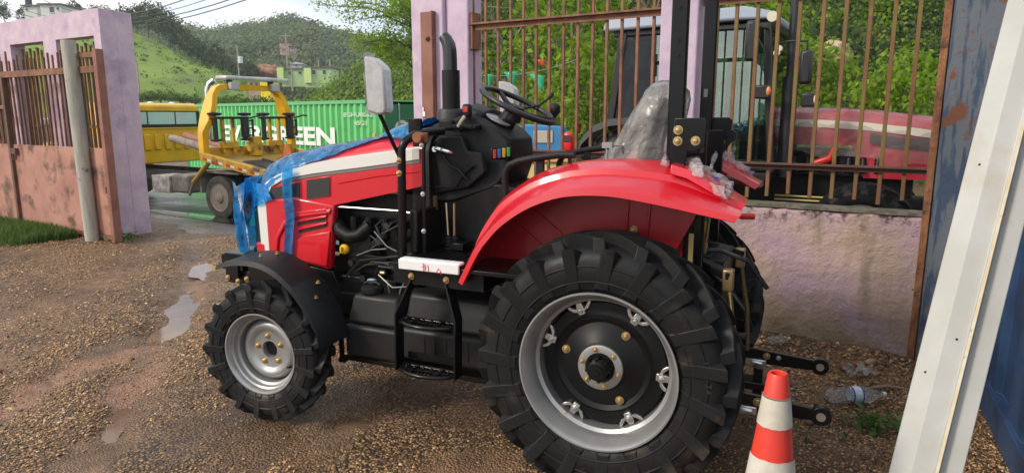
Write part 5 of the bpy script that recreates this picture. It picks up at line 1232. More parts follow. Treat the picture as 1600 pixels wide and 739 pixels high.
# ------------------------------------------------------------------ tyres and wheels
def tyre(Rt, hw, rr, n, lh, lwid, chev):
    """Rt radius over the lugs, hw half width, rr bead radius"""
    Rc = Rt - lh; H = Rc - rr
    prof = [(-hw*.66, rr - .004), (-hw*.80, rr + .012), (-hw*.90, rr + H*.14), (-hw*.99, rr + H*.34), (-hw*1.0, rr + H*.52), (-hw*.97, rr + H*.70), (-hw*.90, rr + H*.84), (-hw*.76, rr + H*.945), (-hw*.45, Rc - .002), (0, Rc)]
    full = prof + [(-a, r) for a, r in reversed(prof[:-1])]
    m = MB(); m.lathe(full, (0, 0, 0), 'y', 88, caps=False)
    # thin moulding rings on the sidewalls
    for s in (1, -1):
        for fr, dh in ((.30, .004), (.62, .005)):
            a = np.interp(fr, [0, .14, .34, .52, .70, .84], [.80, .90, .99, 1.0, .97, .90]) * hw; r0 = rr + H * fr
            m.lathe([(s*(a - .004), r0 - .006), (s*(a + dh), r0 - .003), (s*(a + dh), r0 + .003), (s*(a - .004), r0 + .006)], (0, 0, 0), 'y', 88, close=True)
    # lug path: from the middle of the tread over the shoulder and a little way down the side
    pa = [0.02, -hw*.12, -hw*.30, -hw*.48, -hw*.66, -hw*.78, -hw*.88, -hw*.93, -hw*.945]
    def base(a):
        xs_ = [q[0] for q in prof]; return float(np.interp(a, xs_, [q[1] for q in prof]))
    pr = [base(min(a, 0)) for a in pa]; pr[-3] = rr + H*.925; pr[-2] = rr + H*.885; pr[-1] = rr + H*.855
    nor = [(0, 1), (0, 1), (-.08, 1), (-.18, .98), (-.35, .94), (-.6, .8), (-.85, .5), (-1, .2), (-1, .05)]
    hh = [lh*.9, lh, lh, lh, lh*1.02, lh*1.02, lh*.85, lh*.52, lh*.18]
    for s in (1, -1):
        for k in range(n):
            ph0 = 2 * math.pi * (k + (0.0 if s > 0 else 0.5)) / n; vs = []
            for i, a in enumerate(pa):
                t_ = min(1.0, (0.02 - a) / (hw * 1.02)); sl = chev * (t_ ** 1.15) / Rt
                ph = ph0 + sl; wt = lwid * (0.62 + 0.5 * t_) * (1.0 if i < 7 else 0.85); wb_ = wt * 1.75
                for (wd, off) in ((-wb_, -0.012), (-wt, hh[i]), (wt, hh[i]), (wb_, -0.012)):
                    r_ = pr[i] + nor[i][1] * off; aa = (a + nor[i][0] * off) * -s; g = ph + wd / 2 / r_
                    vs.append((math.cos(g) * r_, aa, math.sin(g) * r_))
            q = len(pa); fs = [(i*4+j, i*4+j+1, i*4+j+5, i*4+j+4) for i in range(q - 1) for j in range(3)] + [(0, 1, 2, 3), ((q-1)*4+3, (q-1)*4+2, (q-1)*4+1, (q-1)*4)]
            m.add(vs, fs)
    return m
rt_m = tyre(0.560, 0.142, 0.318, 19, 0.044, 0.046, 0.25)
ft_m = tyre(0.372, 0.086, 0.205, 17, 0.029, 0.028, 0.14)
def bolt(r, h, seg=6):
    m = MB(); m.lathe([(-.004, r*1.5), (0.003, r*1.5), (0.003, r)], (0, 0, 0), 'y', 12); m.lathe([(0.002, r), (h, r), (h + r*.15, r*.8), (h + r*.15, 0)], (0, 0, 0), 'y', seg); m.lathe([(h, r*.5), (h*1.6, r*.5), (h*1.6 + .002, 0)], (0, 0, 0), 'y', 8); return m
def rear_wheel(y, s, spin):
    # y: middle of the tyre; s = +1 near side (outer face towards +y)
    rim = MB(); Y0 = 0.128
    rim.lathe([(Y0 - .018, .318), (Y0 + .004, .334), (Y0 + .012, .333), (Y0 + .012, .326), (Y0 - .004, .312), (Y0 - .030, .306), (Y0 - .040, .298), (Y0 - .075, .292), (Y0 - .085, .278), (Y0 - .20, .272), (-Y0 + .03, .285), (-Y0 + .018, .31), (-Y0, .334), (-Y0, .318), (-Y0 + .02, .30), (Y0 - .06, .305)], (0, 0, 0), 'y', 96, close=True)
    dsc = MB(); dsc.lathe([(0.006, .262), (0.010, .262), (0.012, .235), (0.014, .216), (0.022, .208), (0.030, .200), (0.020, .180), (0.030, .150), (0.052, .110), (0.060, .098), (0.060, .0)], (0, 0, 0), 'y', 72, caps=False)
    dsc.lathe([(-0.004, .262), (0.006, .262)], (0, 0, 0), 'y', 72, caps=False)
    dsc.lathe([(-0.16, .10), (-0.02, .10), (-0.02, .2), (-0.01, .24)], (0, 0, 0), 'y', 40, caps=False)
    hub = MB(); hub.lathe([(0.058, .097), (0.068, .095), (0.070, .090), (0.070, .064), (0.062, .060)], (0, 0, 0), 'y', 48, caps=False)
    axl = MB(); axl.lathe([(0.060, .060), (0.064, .058), (0.064, .046), (0.10, .044), (0.118, .040), (0.122, .034), (0.134, .030), (0.136, .0)], (0, 0, 0), 'y', 28); axl.lathe([(0.134, .016), (0.139, .016), (0.139, .0)], (0, 0, 0), 'y', 10)
    for q in range(8): a = q * math.pi / 4; axl.box(-.006, .006, .066, .108, .042, .052, Matrix.Rotation(a, 4, 'Y'))
    ty = MB(); ty.v = list(rt_m.v); ty.f = list(rt_m.f)
    parts = [dsc, rim, hub, axl, ty]
    if s < 0: parts = [p.mirror() for p in parts]
    w = parts[0].build("rear_wheel", disc_b, tr, loc=(0, y, 0.548), rot=(0, spin, 0), smooth=40)
    parts[1].build("rim", silver, w, smooth=40); parts[2].build("hub_ring", silver, w, smooth=40); parts[3].build("axle_end", disc_b, w, smooth=40)
    parts[4].build("tyre", rub, w, smooth=48, bevel=0.004)
    B = bolt(0.0125, 0.010); Bs = bolt(0.008, 0.007)
    if s < 0: B, Bs = B.mirror(), Bs.mirror()
    for (px, pz) in ((0.155, 0.062), (-0.108, 0.128), (-0.062, -0.15)):
        d2 = MB(); d2.lathe([(0.0, .030), (0.006, .028), (0.006, .0)], (0, 0, 0), 'y', 18); q = MB(); q.v = list(B.v); q.f = list(B.f)
        q.build("wheel_bolt", brass, w, loc=(px, s * 0.030, pz), rot=(0, 0, 0), smooth=30)
    for k in range(6):
        a = k * math.pi / 3 + 0.35; q = MB(); q.v = list(Bs.v); q.f = list(Bs.f); q.build("hub_bolt", brass, w, loc=(0.079 * math.cos(a), s * 0.071, 0.079 * math.sin(a)), smooth=30)
    for k, (dx, dz) in enumerate(((.085, .25), (-.16, .205), (-.262, -.05), (-.10, -.24), (.15, -.215), (.235, .11))):
        a = math.atan2(dz, dx); c = MB()
        for sg in (1, -1): c.loft([[(0.0 + o1, -0.004, sg * z_ + w_), (0.0 + o1, 0.010, sg * z_ + w_), (0.0 + o1, 0.010, sg * z_ - w_), (0.0 + o1, -0.004, sg * z_ - w_)] for (o1, z_, w_) in ((-0.006, 0.0, 0.016), (-0.002, 0.022, 0.013), (0.012, 0.040, 0.010), (0.026, 0.050, 0.006))])
        c.loft([[(x_, -0.02, -w_), (x_, 0.012, -w_), (x_, 0.012, w_), (x_, -0.02, w_)] for x_, w_ in ((-.022, .014), (0.0, .018), (0.03, .012))])
        if s < 0: c = c.mirror()
        o = c.build("rim_clamp", steel, w, loc=(0.245 * math.cos(a), s * 0.014, 0.245 * math.sin(a)), rot=(0, -a, 0), bevel=0.002)
    q = MB(); q.cyl((0, 0, 0), (0, s * 0.02, 0), 0.011, seg=8)
    for k, (dx, dz) in enumerate(((.085, .25), (-.16, .205), (-.262, -.05), (-.10, -.24), (.15, -.215), (.235, .11))):
        a = math.atan2(dz, dx); q = MB(); q.v = list(B.v); q.f = list(B.f); q.build("clamp_bolt", steel, w, loc=(0.245 * math.cos(a), s * 0.026, 0.245 * math.sin(a)), smooth=30)
    q = MB(); q.tube([(0.19, s * 0.03, -.225), (0.178, s * 0.055, -.212)], 0.007, 8); q.lathe([(0, .012), (.014, .010), (.014, 0)], (0.19, s * 0.028, -.225), 'y', 10); q.build("valve", brass, w)
    return w
rw = rear_wheel(0.545, 1, 0.10); rear_wheel(-0.545, -1, 0.33)
def arc_text(txt, parent, y, r, a0, size, mat):
    """raised size marking that follows the sidewall"""
    V, Fc, off = [], [], 0; a = a0
    for ch in txt:
        me = text_mesh(ch, size, 0.0, 0.0008)
        if len(me.vertices):
            co = np.empty(len(me.vertices) * 3, np.float32); me.vertices.foreach_get("co", co); co = co.reshape(-1, 3); wd = co[:, 0].max()
            for c in co:                      # characters read clockwise seen from outside; local x of the wheel points forward (to the left)
                ang = a - c[0] / r; rr = r + c[1] - size * .35; V.append((math.cos(ang) * -rr, y, math.sin(ang) * rr))
            for p in me.polygons: Fc.append([i + off for i in p.vertices])
            off += len(co); a -= (wd + size * .14) / r
        else: a -= size * .4 / r
        bpy.data.meshes.remove(me)
    m = MB(); m.add(V, Fc); return m.build("size_marking", mat, parent, smooth=0, solid=0.003)
arc_text("12.4-24", rw, 0.1435, 0.445, R(10), 0.036, pm("marking_rubber", (0.022, 0.022, 0.023), r=0.5, spec=0.3))
def front_wheel(x, y, s, steer):
    rim = MB(); Y0 = 0.070
    rim.lathe([(Y0 - .014, .205), (Y0 + .002, .2165), (Y0 + .008, .2155), (Y0 + .008, .209), (Y0 - .002, .200), (Y0 - .020, .196), (Y0 - .026, .188), (Y0 - .046, .184), (Y0 - .052, .172), (Y0 - .115, .168), (-Y0 + .02, .185), (-Y0, .2165), (-Y0, .205), (-Y0 + .02, .19), (Y0 - .04, .195)], (0, 0, 0), 'y', 80, close=True)
    dsc = MB(); dsc.lathe([(-0.055, .169), (-0.030, .167), (-0.006, .158), (0.008, .146), (0.012, .132), (0.006, .112), (-0.004, .102), (-0.006, .094), (-0.006, .046), (-0.012, .044), (-0.05, .043)], (0, 0, 0), 'y', 72, caps=False)
    hub = MB(); hub.lathe([(-0.09, .043), (-0.040, .042), (-0.030, .036), (-0.026, .0)], (0, 0, 0), 'y', 28)
    ty = MB(); ty.v = list(ft_m.v); ty.f = list(ft_m.f)
    P = [dsc, rim, hub, ty]
    if s < 0: P = [p.mirror() for p in P]
    w = P[0].build("front_wheel", silver, tr, loc=(x, y, 0.364), rot=(0, 0, steer), smooth=40)
    P[1].build("rim", silver, w, smooth=40); P[2].build("hub", disc_b, w, smooth=40); P[3].build("tyre", rub, w, smooth=48, bevel=0.003)
    for k in range(5):
        a = k * 2 * math.pi / 5 + 0.2; q = bolt(0.011, 0.010); q = q if s > 0 else q.mirror(); q.build("wheel_bolt", brass, w, loc=(0.074 * math.cos(a), s * -0.005, 0.074 * math.sin(a)), smooth=30)
    q = MB(); q.tube([(-0.14, s * 0.005, -.075), (-0.132, s * 0.03, -.070)], 0.006, 8); q.build("valve", blk_p, w)
    return w
front_wheel(1.790, 0.612, 1, R(5)); front_wheel(1.790, -0.612, -1, R(5))

# ------------------------------------------------------------------ chassis and driveline
m = MB(); m.box(1.25, 2.38, 0.17, 0.225, 0.52, 0.70); m.box(1.25, 2.38, -0.225, -0.17, 0.52, 0.70); m.box(-0.30, 1.3, -0.19, 0.19, 0.42, 0.80); m.box(1.3, 1.9, -.165, .165, .45, .62)
m.lathe([(-0.42, .085), (-0.20, .13), (0.20, .13), (0.42, .085)], (0, 0, 0.548), 'y', 20); m.box(-0.42, -0.12, -0.20, 0.20, 0.45, 0.95)
m.build("chassis", blk_e, tr, bevel=0.008)
m = MB(); m.lathe([(-0.56, .05), (-0.30, .075), (0.30, .075), (0.56, .05)], (1.79, 0, 0.37), 'y', 16); m.box(1.70, 1.88, -.12, .12, .28, .50)
for s in (1, -1): m.cyl((1.79, s*.47, .30), (1.79, s*.47, .55), 0.06); m.tube([(1.68, s*.42, .42), (1.66, 0, .42)], 0.018, 8)
m.build("front_axle", blk_e, tr, bevel=0.005)
m = MB(); m.box(2.30, 2.47, -0.26, 0.26, 0.66, 0.755); m.box(2.24, 2.455, -0.24, 0.24, 0.575, 0.657); m.box(2.16, 2.40, -0.30, 0.30, 0.757, 0.775); m.box(2.0, 2.25, .228, .27, .60, .754); m.box(2.33, 2.43, 0.262, 0.272, 0.60, 0.72)
m.build("front_bracket", blk_g, tr, bevel=0.006)
for (x, z) in ((2.41, .615), (2.33, .60), (2.26, .62)):
    q = bolt(0.012, 0.01); q.build("bracket_bolt", brass, tr, loc=(x, 0.275, z), smooth=30)
m = MB(); m.lathe([(0, .03), (.02, .03), (.03, .015), (.05, .012)], (2.235, .19, .776), 'z', 12); m.build("rubber_buffer", blk_p, tr)

# engine in the open bay between hood and console
m = MB(); m.box(1.02, 1.66, -0.17, 0.17, 0.62, 1.06); m.box(1.05, 1.62, -0.13, 0.13, 1.063, 1.16)
for k in range(4): m.box(1.10 + .13*k, 1.19 + .13*k, 0.172, 0.20, 0.70, 0.98)
for k in range(5): m.cyl((1.12 + .10*k, .205, .92), (1.12 + .10*k, .205, 1.03), .022, seg=10)
m.box(1.30, 1.52, 0.173, 0.235, 0.73, 0.83); m.cyl((1.14, .22, .66), (1.14, .22, .84), .05); m.cyl((1.43, .19, .9), (1.43, .26, .9), .055); m.box(1.0, 1.6, .10, .25, .56, .61)
eng = m.build("engine", blk_e, tr, bevel=0.004)
m = MB(); m.tube([(1.60, .24, .985), (1.56, .27, .955), (1.50, .275, .93), (1.44, .27, .94), (1.39, .24, .99)], 0.036, 14); m.cyl((1.615, .235, .985), (1.585, .25, .975), .042, seg=14); m.build("intake_hose", pm("hose_rubber", (0.006, 0.006, 0.006), r=0.5, spec=0.2), eng, smooth=60)
m = MB(); m.tube([(1.60, .255, 1.085), (1.2, .26, 1.085), (1.02, .26, 1.07)], 0.0055, 6); m.build("steel_line", steel, eng)
for k in range(4):
    z = 1.02 - .012*k; m = MB(); m.tube([(1.13 + .10*k, .205, 1.03), (1.15 + .10*k, .25, 1.035 - .02*k), (1.30, .262, .96 - .02*k), (1.40, .25, .88 - .01*k)], 0.005, 6); m.build("injector_line", pm("dark_steel", (0.10, 0.10, 0.10), r=0.3, m=0.8), eng)
m = MB(); m.lathe([(0, .026), (.02, .028), (.032, .02), (.034, 0)], (1.52, .285, .865), 'y', 10); m.box(1.515, 1.525, .29, .335, .848, .882); m.build("oil_filler_cap", pm("cap_yellow", (0.72, 0.40, 0.02), r=0.4), eng, bevel=0.003)
hose_g = pm("clear_hose", (0.17, 0.16, 0.145), r=0.3)
for pts in ([(1.34, .275, .97), (1.26, .285, .90), (1.20, .28, .875)], [(1.46, .275, .83), (1.36, .28, .87), (1.26, .285, .885)], [(1.32, .28, .74), (1.22, .30, .685), (1.12, .30, .70), (1.05, .29, .76)], [(1.19, .30, .60), (1.17, .30, .68), (1.11, .295, .78)], [(1.28, .30, .60), (1.24, .30, .66), (1.26, .29, .72)]):
    m = MB(); P_ = [Vector(p) for p in pts]; m.tube(P_, 0.0045, 6); m.build("fuel_hose", hose_g, eng, smooth=60)
m = MB(); m.tube([(1.30, .285, .755), (1.27, .29, .756)], 0.010, 8); m.tube([(1.08, .285, .872), (1.05, .285, .868)], 0.010, 8); m.tube([(1.05, .20, 1.16), (1.01, .22, 1.15)], 0.012, 8); m.box(1.24, 1.34, .12, .2, 1.165, 1.18); m.box(0.985, 1.05, .22, .24, 1.10, 1.17); m.build("brass_fitting", brass, eng)
m = MB(); 
for (a, b, c) in ((1.45, .23, .70), (1.38, .24, .66), (1.18, .23, .93), (1.28, .235, 1.0), (1.08, .24, .8), (1.52, .235, .78), (1.33, .245, .91), (1.22, .24, .76)): m.cyl((a, b - .04, c), (a, b + .02, c), 0.018, seg=8)
for k in range(7): m.tube([(1.56 - .06*k, .24, .70 + .03*(k % 3)), (1.45 - .04*k, .262, .80 - .02*(k % 2)), (1.12, .25, .86 - .03*k)], 0.007, 5)
m.build("engine_fittings", pm("engine_grey", (0.018, 0.018, 0.0185), r=0.35), eng)

# ------------------------------------------------------------------ hood
HW = 0.285
def sh_z(x): return float(np.interp(x, [1.0, 1.168, 1.561, 1.853, 2.0, 2.09, 2.15, 2.22], [1.42, 1.401, 1.350, 1.291, 1.24, 1.19, 1.11, 1.0]))
def cr_z(x): return float(np.interp(x, [1.0, 1.218, 1.405, 1.685, 1.984, 2.15, 2.24, 2.30], [1.512, 1.482, 1.448, 1.405, 1.350, 1.295, 1.24, 1.17]))
def side_y(x): return HW - 0.012 - float(np.interp(x, [1.0, 2.02, 2.12, 2.2, 2.28], [0, 0, .012, .05, .12]))
def hood_sec(x, zb, inset=0.0):
    """points across the hood from the left side round the crown to the right"""
    y = side_y(x) - inset; s_, c_ = sh_z(x), cr_z(x); zb = min(zb, s_ - .02)
    L_ = [(y, zb), (y, (zb + s_) / 2), (y, s_ - .03), (y - .008, s_), (y - .03, s_ + (c_ - s_) * .42), (y - .075, s_ + (c_ - s_) * .78), (y - .15, s_ + (c_ - s_) * .96), (0, c_)]
    L_ = L_ + [(-a, b) for a, b in reversed(L_[:-1])]; return [(x, a, b) for a, b in L_]
m = MB(); zb_f = lambda x: float(np.interp(x, [1.0, 1.18, 1.59, 1.8, 2.2, 2.29], [1.23, 1.188, 1.096, 1.05, 1.0, .97]))
xs = [1.03, 1.1, 1.2, 1.35, 1.5, 1.65, 1.8, 1.95, 2.05, 2.12, 2.17, 2.21, 2.245, 2.27]
secs = [hood_sec(x, zb_f(x)) for x in xs]; m.loft(secs, ring=False); hood = m.build("hood", red, tr, smooth=45)
m = MB(); m.loft([hood_sec(2.271, .95), [(2.278, y * .96, .95 + (z - .95) * .96) for _, y, z in hood_sec(2.271, .95)]], ring=True); 
def side_panel(poly, y0, y1, name, mat, parent, bevel=0.004, both=True, sm=30):
    m = MB(); m.prism(poly, y0, y1); o = m.build(name, mat, parent, bevel=bevel, smooth=sm)
    if both: m.mirror().build(name, mat, parent, bevel=bevel, smooth=sm)
    return o
# lower front cheek panel, with louvres
cheek = [(1.588, 1.098), (1.640, 0.735), (2.070, 0.790), (2.075, 1.10), (1.85, 1.13)]
side_panel(cheek, .235, .286, "side_panel", red, hood, bevel=0.014)
# swollen wheel-arch shape on the panel
m = MB(); arch_o = [(2.025, .80), (2.010, .895), (1.945, .990), (1.85, 1.045), (1.602, 1.083)]; arch_i = [(1.99, .80), (1.975, .885), (1.92, .965), (1.84, 1.01), (1.609, 1.045)]
secs = []
for (o_, i_) in zip(arch_o, arch_i): secs.append([(o_[0], .2865, o_[1]), ((o_[0]*.75+i_[0]*.25), .2975, (o_[1]*.75+i_[1]*.25)), ((o_[0]*.2+i_[0]*.8), .2985, (o_[1]*.2+i_[1]*.8)), (i_[0], .2865, i_[1])])
m.loft(secs)
# lower swelling below the louvres
m2 = [(1.612, .955), (1.80, .918), (1.875, .872), (1.905, .785), (1.645, .755)]
m.prism(m2, .2865, .300); m.build("panel_moulding", red, hood, bevel=0.010, smooth=50)
for k in range(3):
    z0 = 1.030 - .037 * k; m = MB(); m.loft([[(x, .283, zz - .010), (x, .2895, zz - .010), (x, .2895, zz + .010), (x, .283, zz + .010)] for x, zz in ((1.632 + .004*k, z0 + .028), (1.85 - .008*k, z0 - .008 - .006*k))])
    m.build("louvre", pm("louvre_black", (0.012, 0.010, 0.010), r=0.6), hood)
    m = MB(); m.loft([[(x, .286, zz + .006), (x, .298, zz + .0), (x, .300, zz + .012), (x, .286, zz + .019)] for x, zz in ((1.628 + .004*k, z0 + .034), (1.854 - .008*k, z0 - .002 - .006*k))]); m.build("louvre_lip", red, hood, bevel=0.003, smooth=50)
# mesh windows
for poly in ([(1.770, 1.222), (1.612, 1.246), (1.620, 1.146), (1.776, 1.118)], [(2.045, 1.165), (1.818, 1.208), (1.824, 1.106), (2.052, 1.055)]):
    cxm = sum(p[0] for p in poly) / 4; czm = sum(p[1] for p in poly) / 4
    fr_ = [(cxm + (x - cxm) * 1.07, czm + (z - czm) * 1.12) for x, z in poly]
    m = MB(); 
    o_, i_ = fr_, poly; vs = [(x, .2735, z) for x, z in o_] + [(x, .2835, z) for x, z in i_] + [(x, .2745, z) for x, z in i_]
    m.prism(fr_, .270, .2765); m.build("window_frame", red, hood, bevel=0.003)
    m = MB(); m.prism(poly, .2767, .2795); m.build("vent_window", mesh_b, hood)
# crease line along the hood side
m = MB(); m.loft([[(x, .2735, z - .004), (x, .2775, z), (x, .2735, z + .004)] for x, z in ((1.06, 1.292), (1.3, 1.262), (1.56, 1.214))], ring=False); m.build("crease", red, hood, smooth=60)
# white stripe along the shoulder that turns down the nose, and its grey edge
up = [(1.05, 1.412), (1.168, 1.398), (1.40, 1.370), (1.561, 1.347), (1.72, 1.319), (1.853, 1.287), (1.98, 1.245), (2.06, 1.205), (2.115, 1.15), (2.14, 1.06), (2.135, .95), (2.130, .793)]
lo = [(1.05, 1.352), (1.171, 1.334), (1.40, 1.301), (1.56, 1.28), (1.72, 1.258), (1.848, 1.236), (1.95, 1.210), (2.02, 1.175), (2.05, 1.125), (2.060, 1.05), (2.064, .95), (2.068, .790)]
for mir in (False, True):
    m = MB(); m.loft([[(u[0], side_y(min(u[0], 2.1)) + .0015, u[1]), (u[0], side_y(min(u[0], 2.1)) + .010, u[1] - .004), (l_[0], side_y(min(l_[0], 2.1)) + .010, l_[1] + .004), (l_[0], side_y(min(l_[0], 2.1)) + .0015, l_[1])] for u, l_ in zip(up, lo)])
    (m.mirror() if mir else m).build("white_stripe", stripe_w, hood, smooth=50)
    m = MB(); m.loft([[(l_[0], .2735, l_[1] - .001), (l_[0], .2785, l_[1] - .001), (l_[0], .2785, l_[1] - .014), (l_[0], .2735, l_[1] - .014)] for l_ in lo[:7]]); (m.mirror() if mir else m).build("grey_stripe", stripe_g, hood, smooth=50)
# dark grille cheeks and nose
m = MB(); m.loft([[(2.135 + d, y_, 1.10 - .02 * d), (2.15 + d, y_, .80)] for d, y_ in ((0.0, .262), (.05, .24), (.09, .19))], ring=False)
m = MB(); m.loft([[(x, y, z) for (y, z) in ((w_, .79), (w_, 1.0), (w_ * .98, 1.09), (-w_ * .98, 1.09), (-w_, 1.0), (-w_, .79))] for x, w_ in ((2.09, .262), (2.15, .262), (2.205, .235), (2.235, .17))]); m.build("grille", pm("grille_black", (0.014, 0.014, 0.014), r=0.5, bump=0.8, bscale=120, bdist=0.004), hood, bevel=0.01)
m = MB(); m.box(2.07, 2.17, .235, .275, .785, .85); m.build("nose_trim", red, hood, bevel=0.01)
side_panel([(1.60, .66), (2.10, .735), (2.10, .775), (1.63, .725)], .21, .27, "lower_rail", blk_g, tr, bevel=0.004)
m = MB(); m.loft([[(1.022, y, z) for _, y, z in hood_sec(1.03, 1.06)], [(1.0, y, z) for _, y, z in hood_sec(1.03, 1.06)]], ring=True); m.build("hood_rear_frame", blk_p, tr)

# ------------------------------------------------------------------ front fenders
fe = [(2.07, .800, .828), (1.98, .828, .845), (1.87, .842, .857), (1.76, .835, .850), (1.66, .795, .812), (1.56, .720, .738), (1.48, .620, .634), (1.425, .53, .538), (1.405, .44, .44)]
fe = [(a, b, 0) for a, b in zip(np.interp(np.linspace(0, 8, 33), range(9), [q[0] for q in fe]), np.interp(np.linspace(0, 8, 33), range(9), [q[1] for q in fe]))]
for _ in range(3): fe = [fe[0]] + [((a[0] + 2*b[0] + c[0]) / 4, (a[1] + 2*b[1] + c[1]) / 4, 0) for a, b, c in zip(fe[:-2], fe[1:-1], fe[2:])] + [fe[-1]]
m = MB(); m.loft([[(x, .440, z_ + .012), (x, .452, z_ + .018), (x, .655, z_ + .002), (x, .668, z_ - .022), (x, .662, z_ - .024), (x, .65, z_ - .008), (x, .445, z_ + .005)] for (x, z_, q) in fe])
for mm in (m, m.mirror()):
    f_ = mm.build("front_fender", blk_p, tr, smooth=50)
    s = 1 if mm is m else -1
    for (x, y, z) in ((1.80, .50, .856), (1.855, .56, .850), (1.54, .50, .725), (1.505, .56, .665)):
        q = MB(); q.lathe([(0, .013), (.004, .013), (.004, .008), (.014, .008), (.015, 0)], (x, s * y, z - .004), 'z', 10); q.build("fender_bolt", brass, f_)
    b = MB(); b.bar((1.79, s * .44, .5), (1.80, s * .47, .84), .05, .012, (0, 1, 0)); b.bar((1.79, s * .44, .5), (1.50, s * .47, .66), .05, .012, (0, 1, 0)); b.build("fender_bracket", blk_g, f_)

# ------------------------------------------------------------------ rear fenders
lip = [(.655, .850), (.576, .998), (.520, 1.072), (.455, 1.138), (.345, 1.213), (.223, 1.264), (.115, 1.285), (-.017, 1.290), (-.143, 1.277), (-.29, 1.254), (-.407, 1.232), (-.515, 1.212)]
top = [(.672, .880), (.640, 1.02), (.590, 1.125), (.520, 1.220), (.370, 1.318), (.230, 1.362), (.110, 1.381), (-.010, 1.388), (-.125, 1.386), (-.235, 1.374), (-.385, 1.308), (-.510, 1.240)]
def spline(P_, n):
    """smooth curve through points"""
    out = []; m_ = len(P_) - 1
    for k in range(n):
        t_ = k / (n - 1) * m_; i = min(int(t_), m_ - 1); f = t_ - i
        p0, p1, p2, p3 = [Vector(P_[min(max(j, 0), m_)]) for j in (i - 1, i, i + 1, i + 2)]
        out.append(tuple(0.5 * ((2 * p1) + (p2 - p0) * f + (2 * p0 - 5 * p1 + 4 * p2 - p3) * f * f + (3 * p1 - p0 - 3 * p2 + p3) * f ** 3)))
    return out
lip = spline(lip, 45); top = spline(top, 45)
def fender(s):
    secs = []
    for i, ((lx, lz), (tx, tz)) in enumerate(zip(lip, top)):
        n_ = Vector((tx - 0.0, tz - .55)).normalized()
        a = lambda f, h=0.0: (tx + (lx - tx) * f + n_.x * h, tz + (lz - tz) * f + n_.y * h)
        P_ = []
        for y, f, h in ((.300, 0.0, -.03), (.310, 0.0, -.002), (.345, .04, .006), (.42, .22, .014), (.492, .46, .014), (.503, .50, -.006), (.60, .90, .002), (.628, .985, -.006), (.634, 1.0, -.030), (.622, 1.0, -.034), (.60, .93, -.016), (.50, .56, -.020), (.40, .22, -.014), (.33, .05, -.026)):
            q = a(f, h); P_.append((q[0], y, q[1]))
        secs.append(P_)
    m = MB(); m.loft(secs)
    if s < 0: m = m.mirror()
    f_ = m.build("rear_fender", red, tr, smooth=42)
    # inner side plate with pressed ribs
    poly = [(.668, .880), (.64, 1.015), (.585, 1.12), (.51, 1.205), (.37, 1.295), (.23, 1.338), (.11, 1.356), (-.01, 1.362), (-.125, 1.36), (-.235, 1.345), (-.36, 1.29), (-.31, 1.15), (-.225, .98), (-.10, .80), (.10, .74), (.40, .76), (.60, .82)]
    m = MB(); m.prism(poly, .318, .330)
    for (xa, za, xb, zb, w_) in ((-.02, 1.02, -.03, 1.30, .012), (-.11, 1.05, -.13, 1.30, .012), (-.02, 1.02, -.11, 1.05, .008), (.20, .98, .43, 1.16, .014), (.27, .90, .49, 1.07, .014)):
        d_ = Vector((xb - xa, 0, zb - za)); m.bar((xa, .334, za), (xb, .334, zb), w_, .010, (0, 1, 0))
    if s < 0: m = m.mirror()
    m.build("inner_plate", red_shaded, f_, bevel=0.003)
    for (x, z) in ((.24, 1.02), (-.055, 1.085), (.555, .88), (.63, .845)):
        q = bolt(0.011, .008); q = q if s > 0 else q.mirror(); q.build("fender_bolt", brass, f_, loc=(x, s * .334, z), smooth=30)
    # rear lamp set into the sloping tail
    lm = MB(); lm.loft([[(x, y0, z0), (x, y1, z0 - .014), (x, y1 - .01, z0 + .022), (x, y0 + .01, z0 + .030)] for x, y0, y1, z0 in ((-.235, .37, .52, 1.360), (-.30, .37, .52, 1.342), (-.385, .37, .525, 1.298), (-.435, .38, .52, 1.268))])
    if s < 0: lm = lm.mirror()
    lm.build("rear_lamp", pm("lamp_red", (0.62, 0.012, 0.03), r=0.15, coat=0.5, bump=0.5, bscale=50, bdist=0.005), f_, bevel=0.004)
    return f_
fl = fender(1); fender(-1)
m = MB(); m.box(-.40, -.385, .385, .40, 1.215, 1.33); m.box(-.455, -.43, .36, .385, 1.27, 1.30); m.build("lamp_plug", pm("plug_blue", (0.02, 0.12, 0.5), r=0.4), fl)

# ------------------------------------------------------------------ floor, sill, step ladder, tanks
m = MB(); m.box(.10, 1.02, -.62, .62, .885, .905)
for k in range(9): m.box(.66 + .035*k, .675 + .035*k, .33, .60, .9055, .911)
m.build("floor_plate", blk_g, tr, bevel=0.003)
m = MB(); m.box(.645, .957, .6205, .634, .880, .926); m.box(.645, .957, .575, .6203, .915, .929); si = m.build("white_sill", pm("sill_white", (0.72, 0.71, 0.70), r=0.4), tr, bevel=0.004)
for pts in ([(.845, .918), (.84, .900), (.842, .882)], [(.838, .915), (.83, .902), (.835, .885)], [(.852, .90), (.83, .905)], [(.775, .885), (.765, .900), (.755, .892), (.752, .874)], [(.765, .878), (.755, .886), (.75, .875)], [(.82, .912), (.815, .88)]): MB().tube([(x - .02, .6352, z) for x, z in pts], .0018, 5).build("marker_stroke", pm("marker_red", (0.62, 0.04, 0.05), r=0.5), si)
m = MB(); m.box(.55, 1.02, .10, .58, .80, .882); m.build("floor_bracket", blk_e, tr)
m = MB(); m.box(.93, 1.0, .42, .53, .78, .86); m.build("red_stop", red, tr, bevel=0.005)
lad = MB()
for x in (.99, .675):
    s0 = 1 if x > .8 else -1
    lad.loft([[(x + s0 * dx - .006, y - .035, z), (x + s0 * dx + .006, y - .035, z), (x + s0 * dx + .006, y + .035, z), (x + s0 * dx - .006, y + .035, z)] for dx, y, z in ((-.065, .545, .865), (-.065, .555, .82), (0.0, .590, .66), (0.0, .60, .385))])
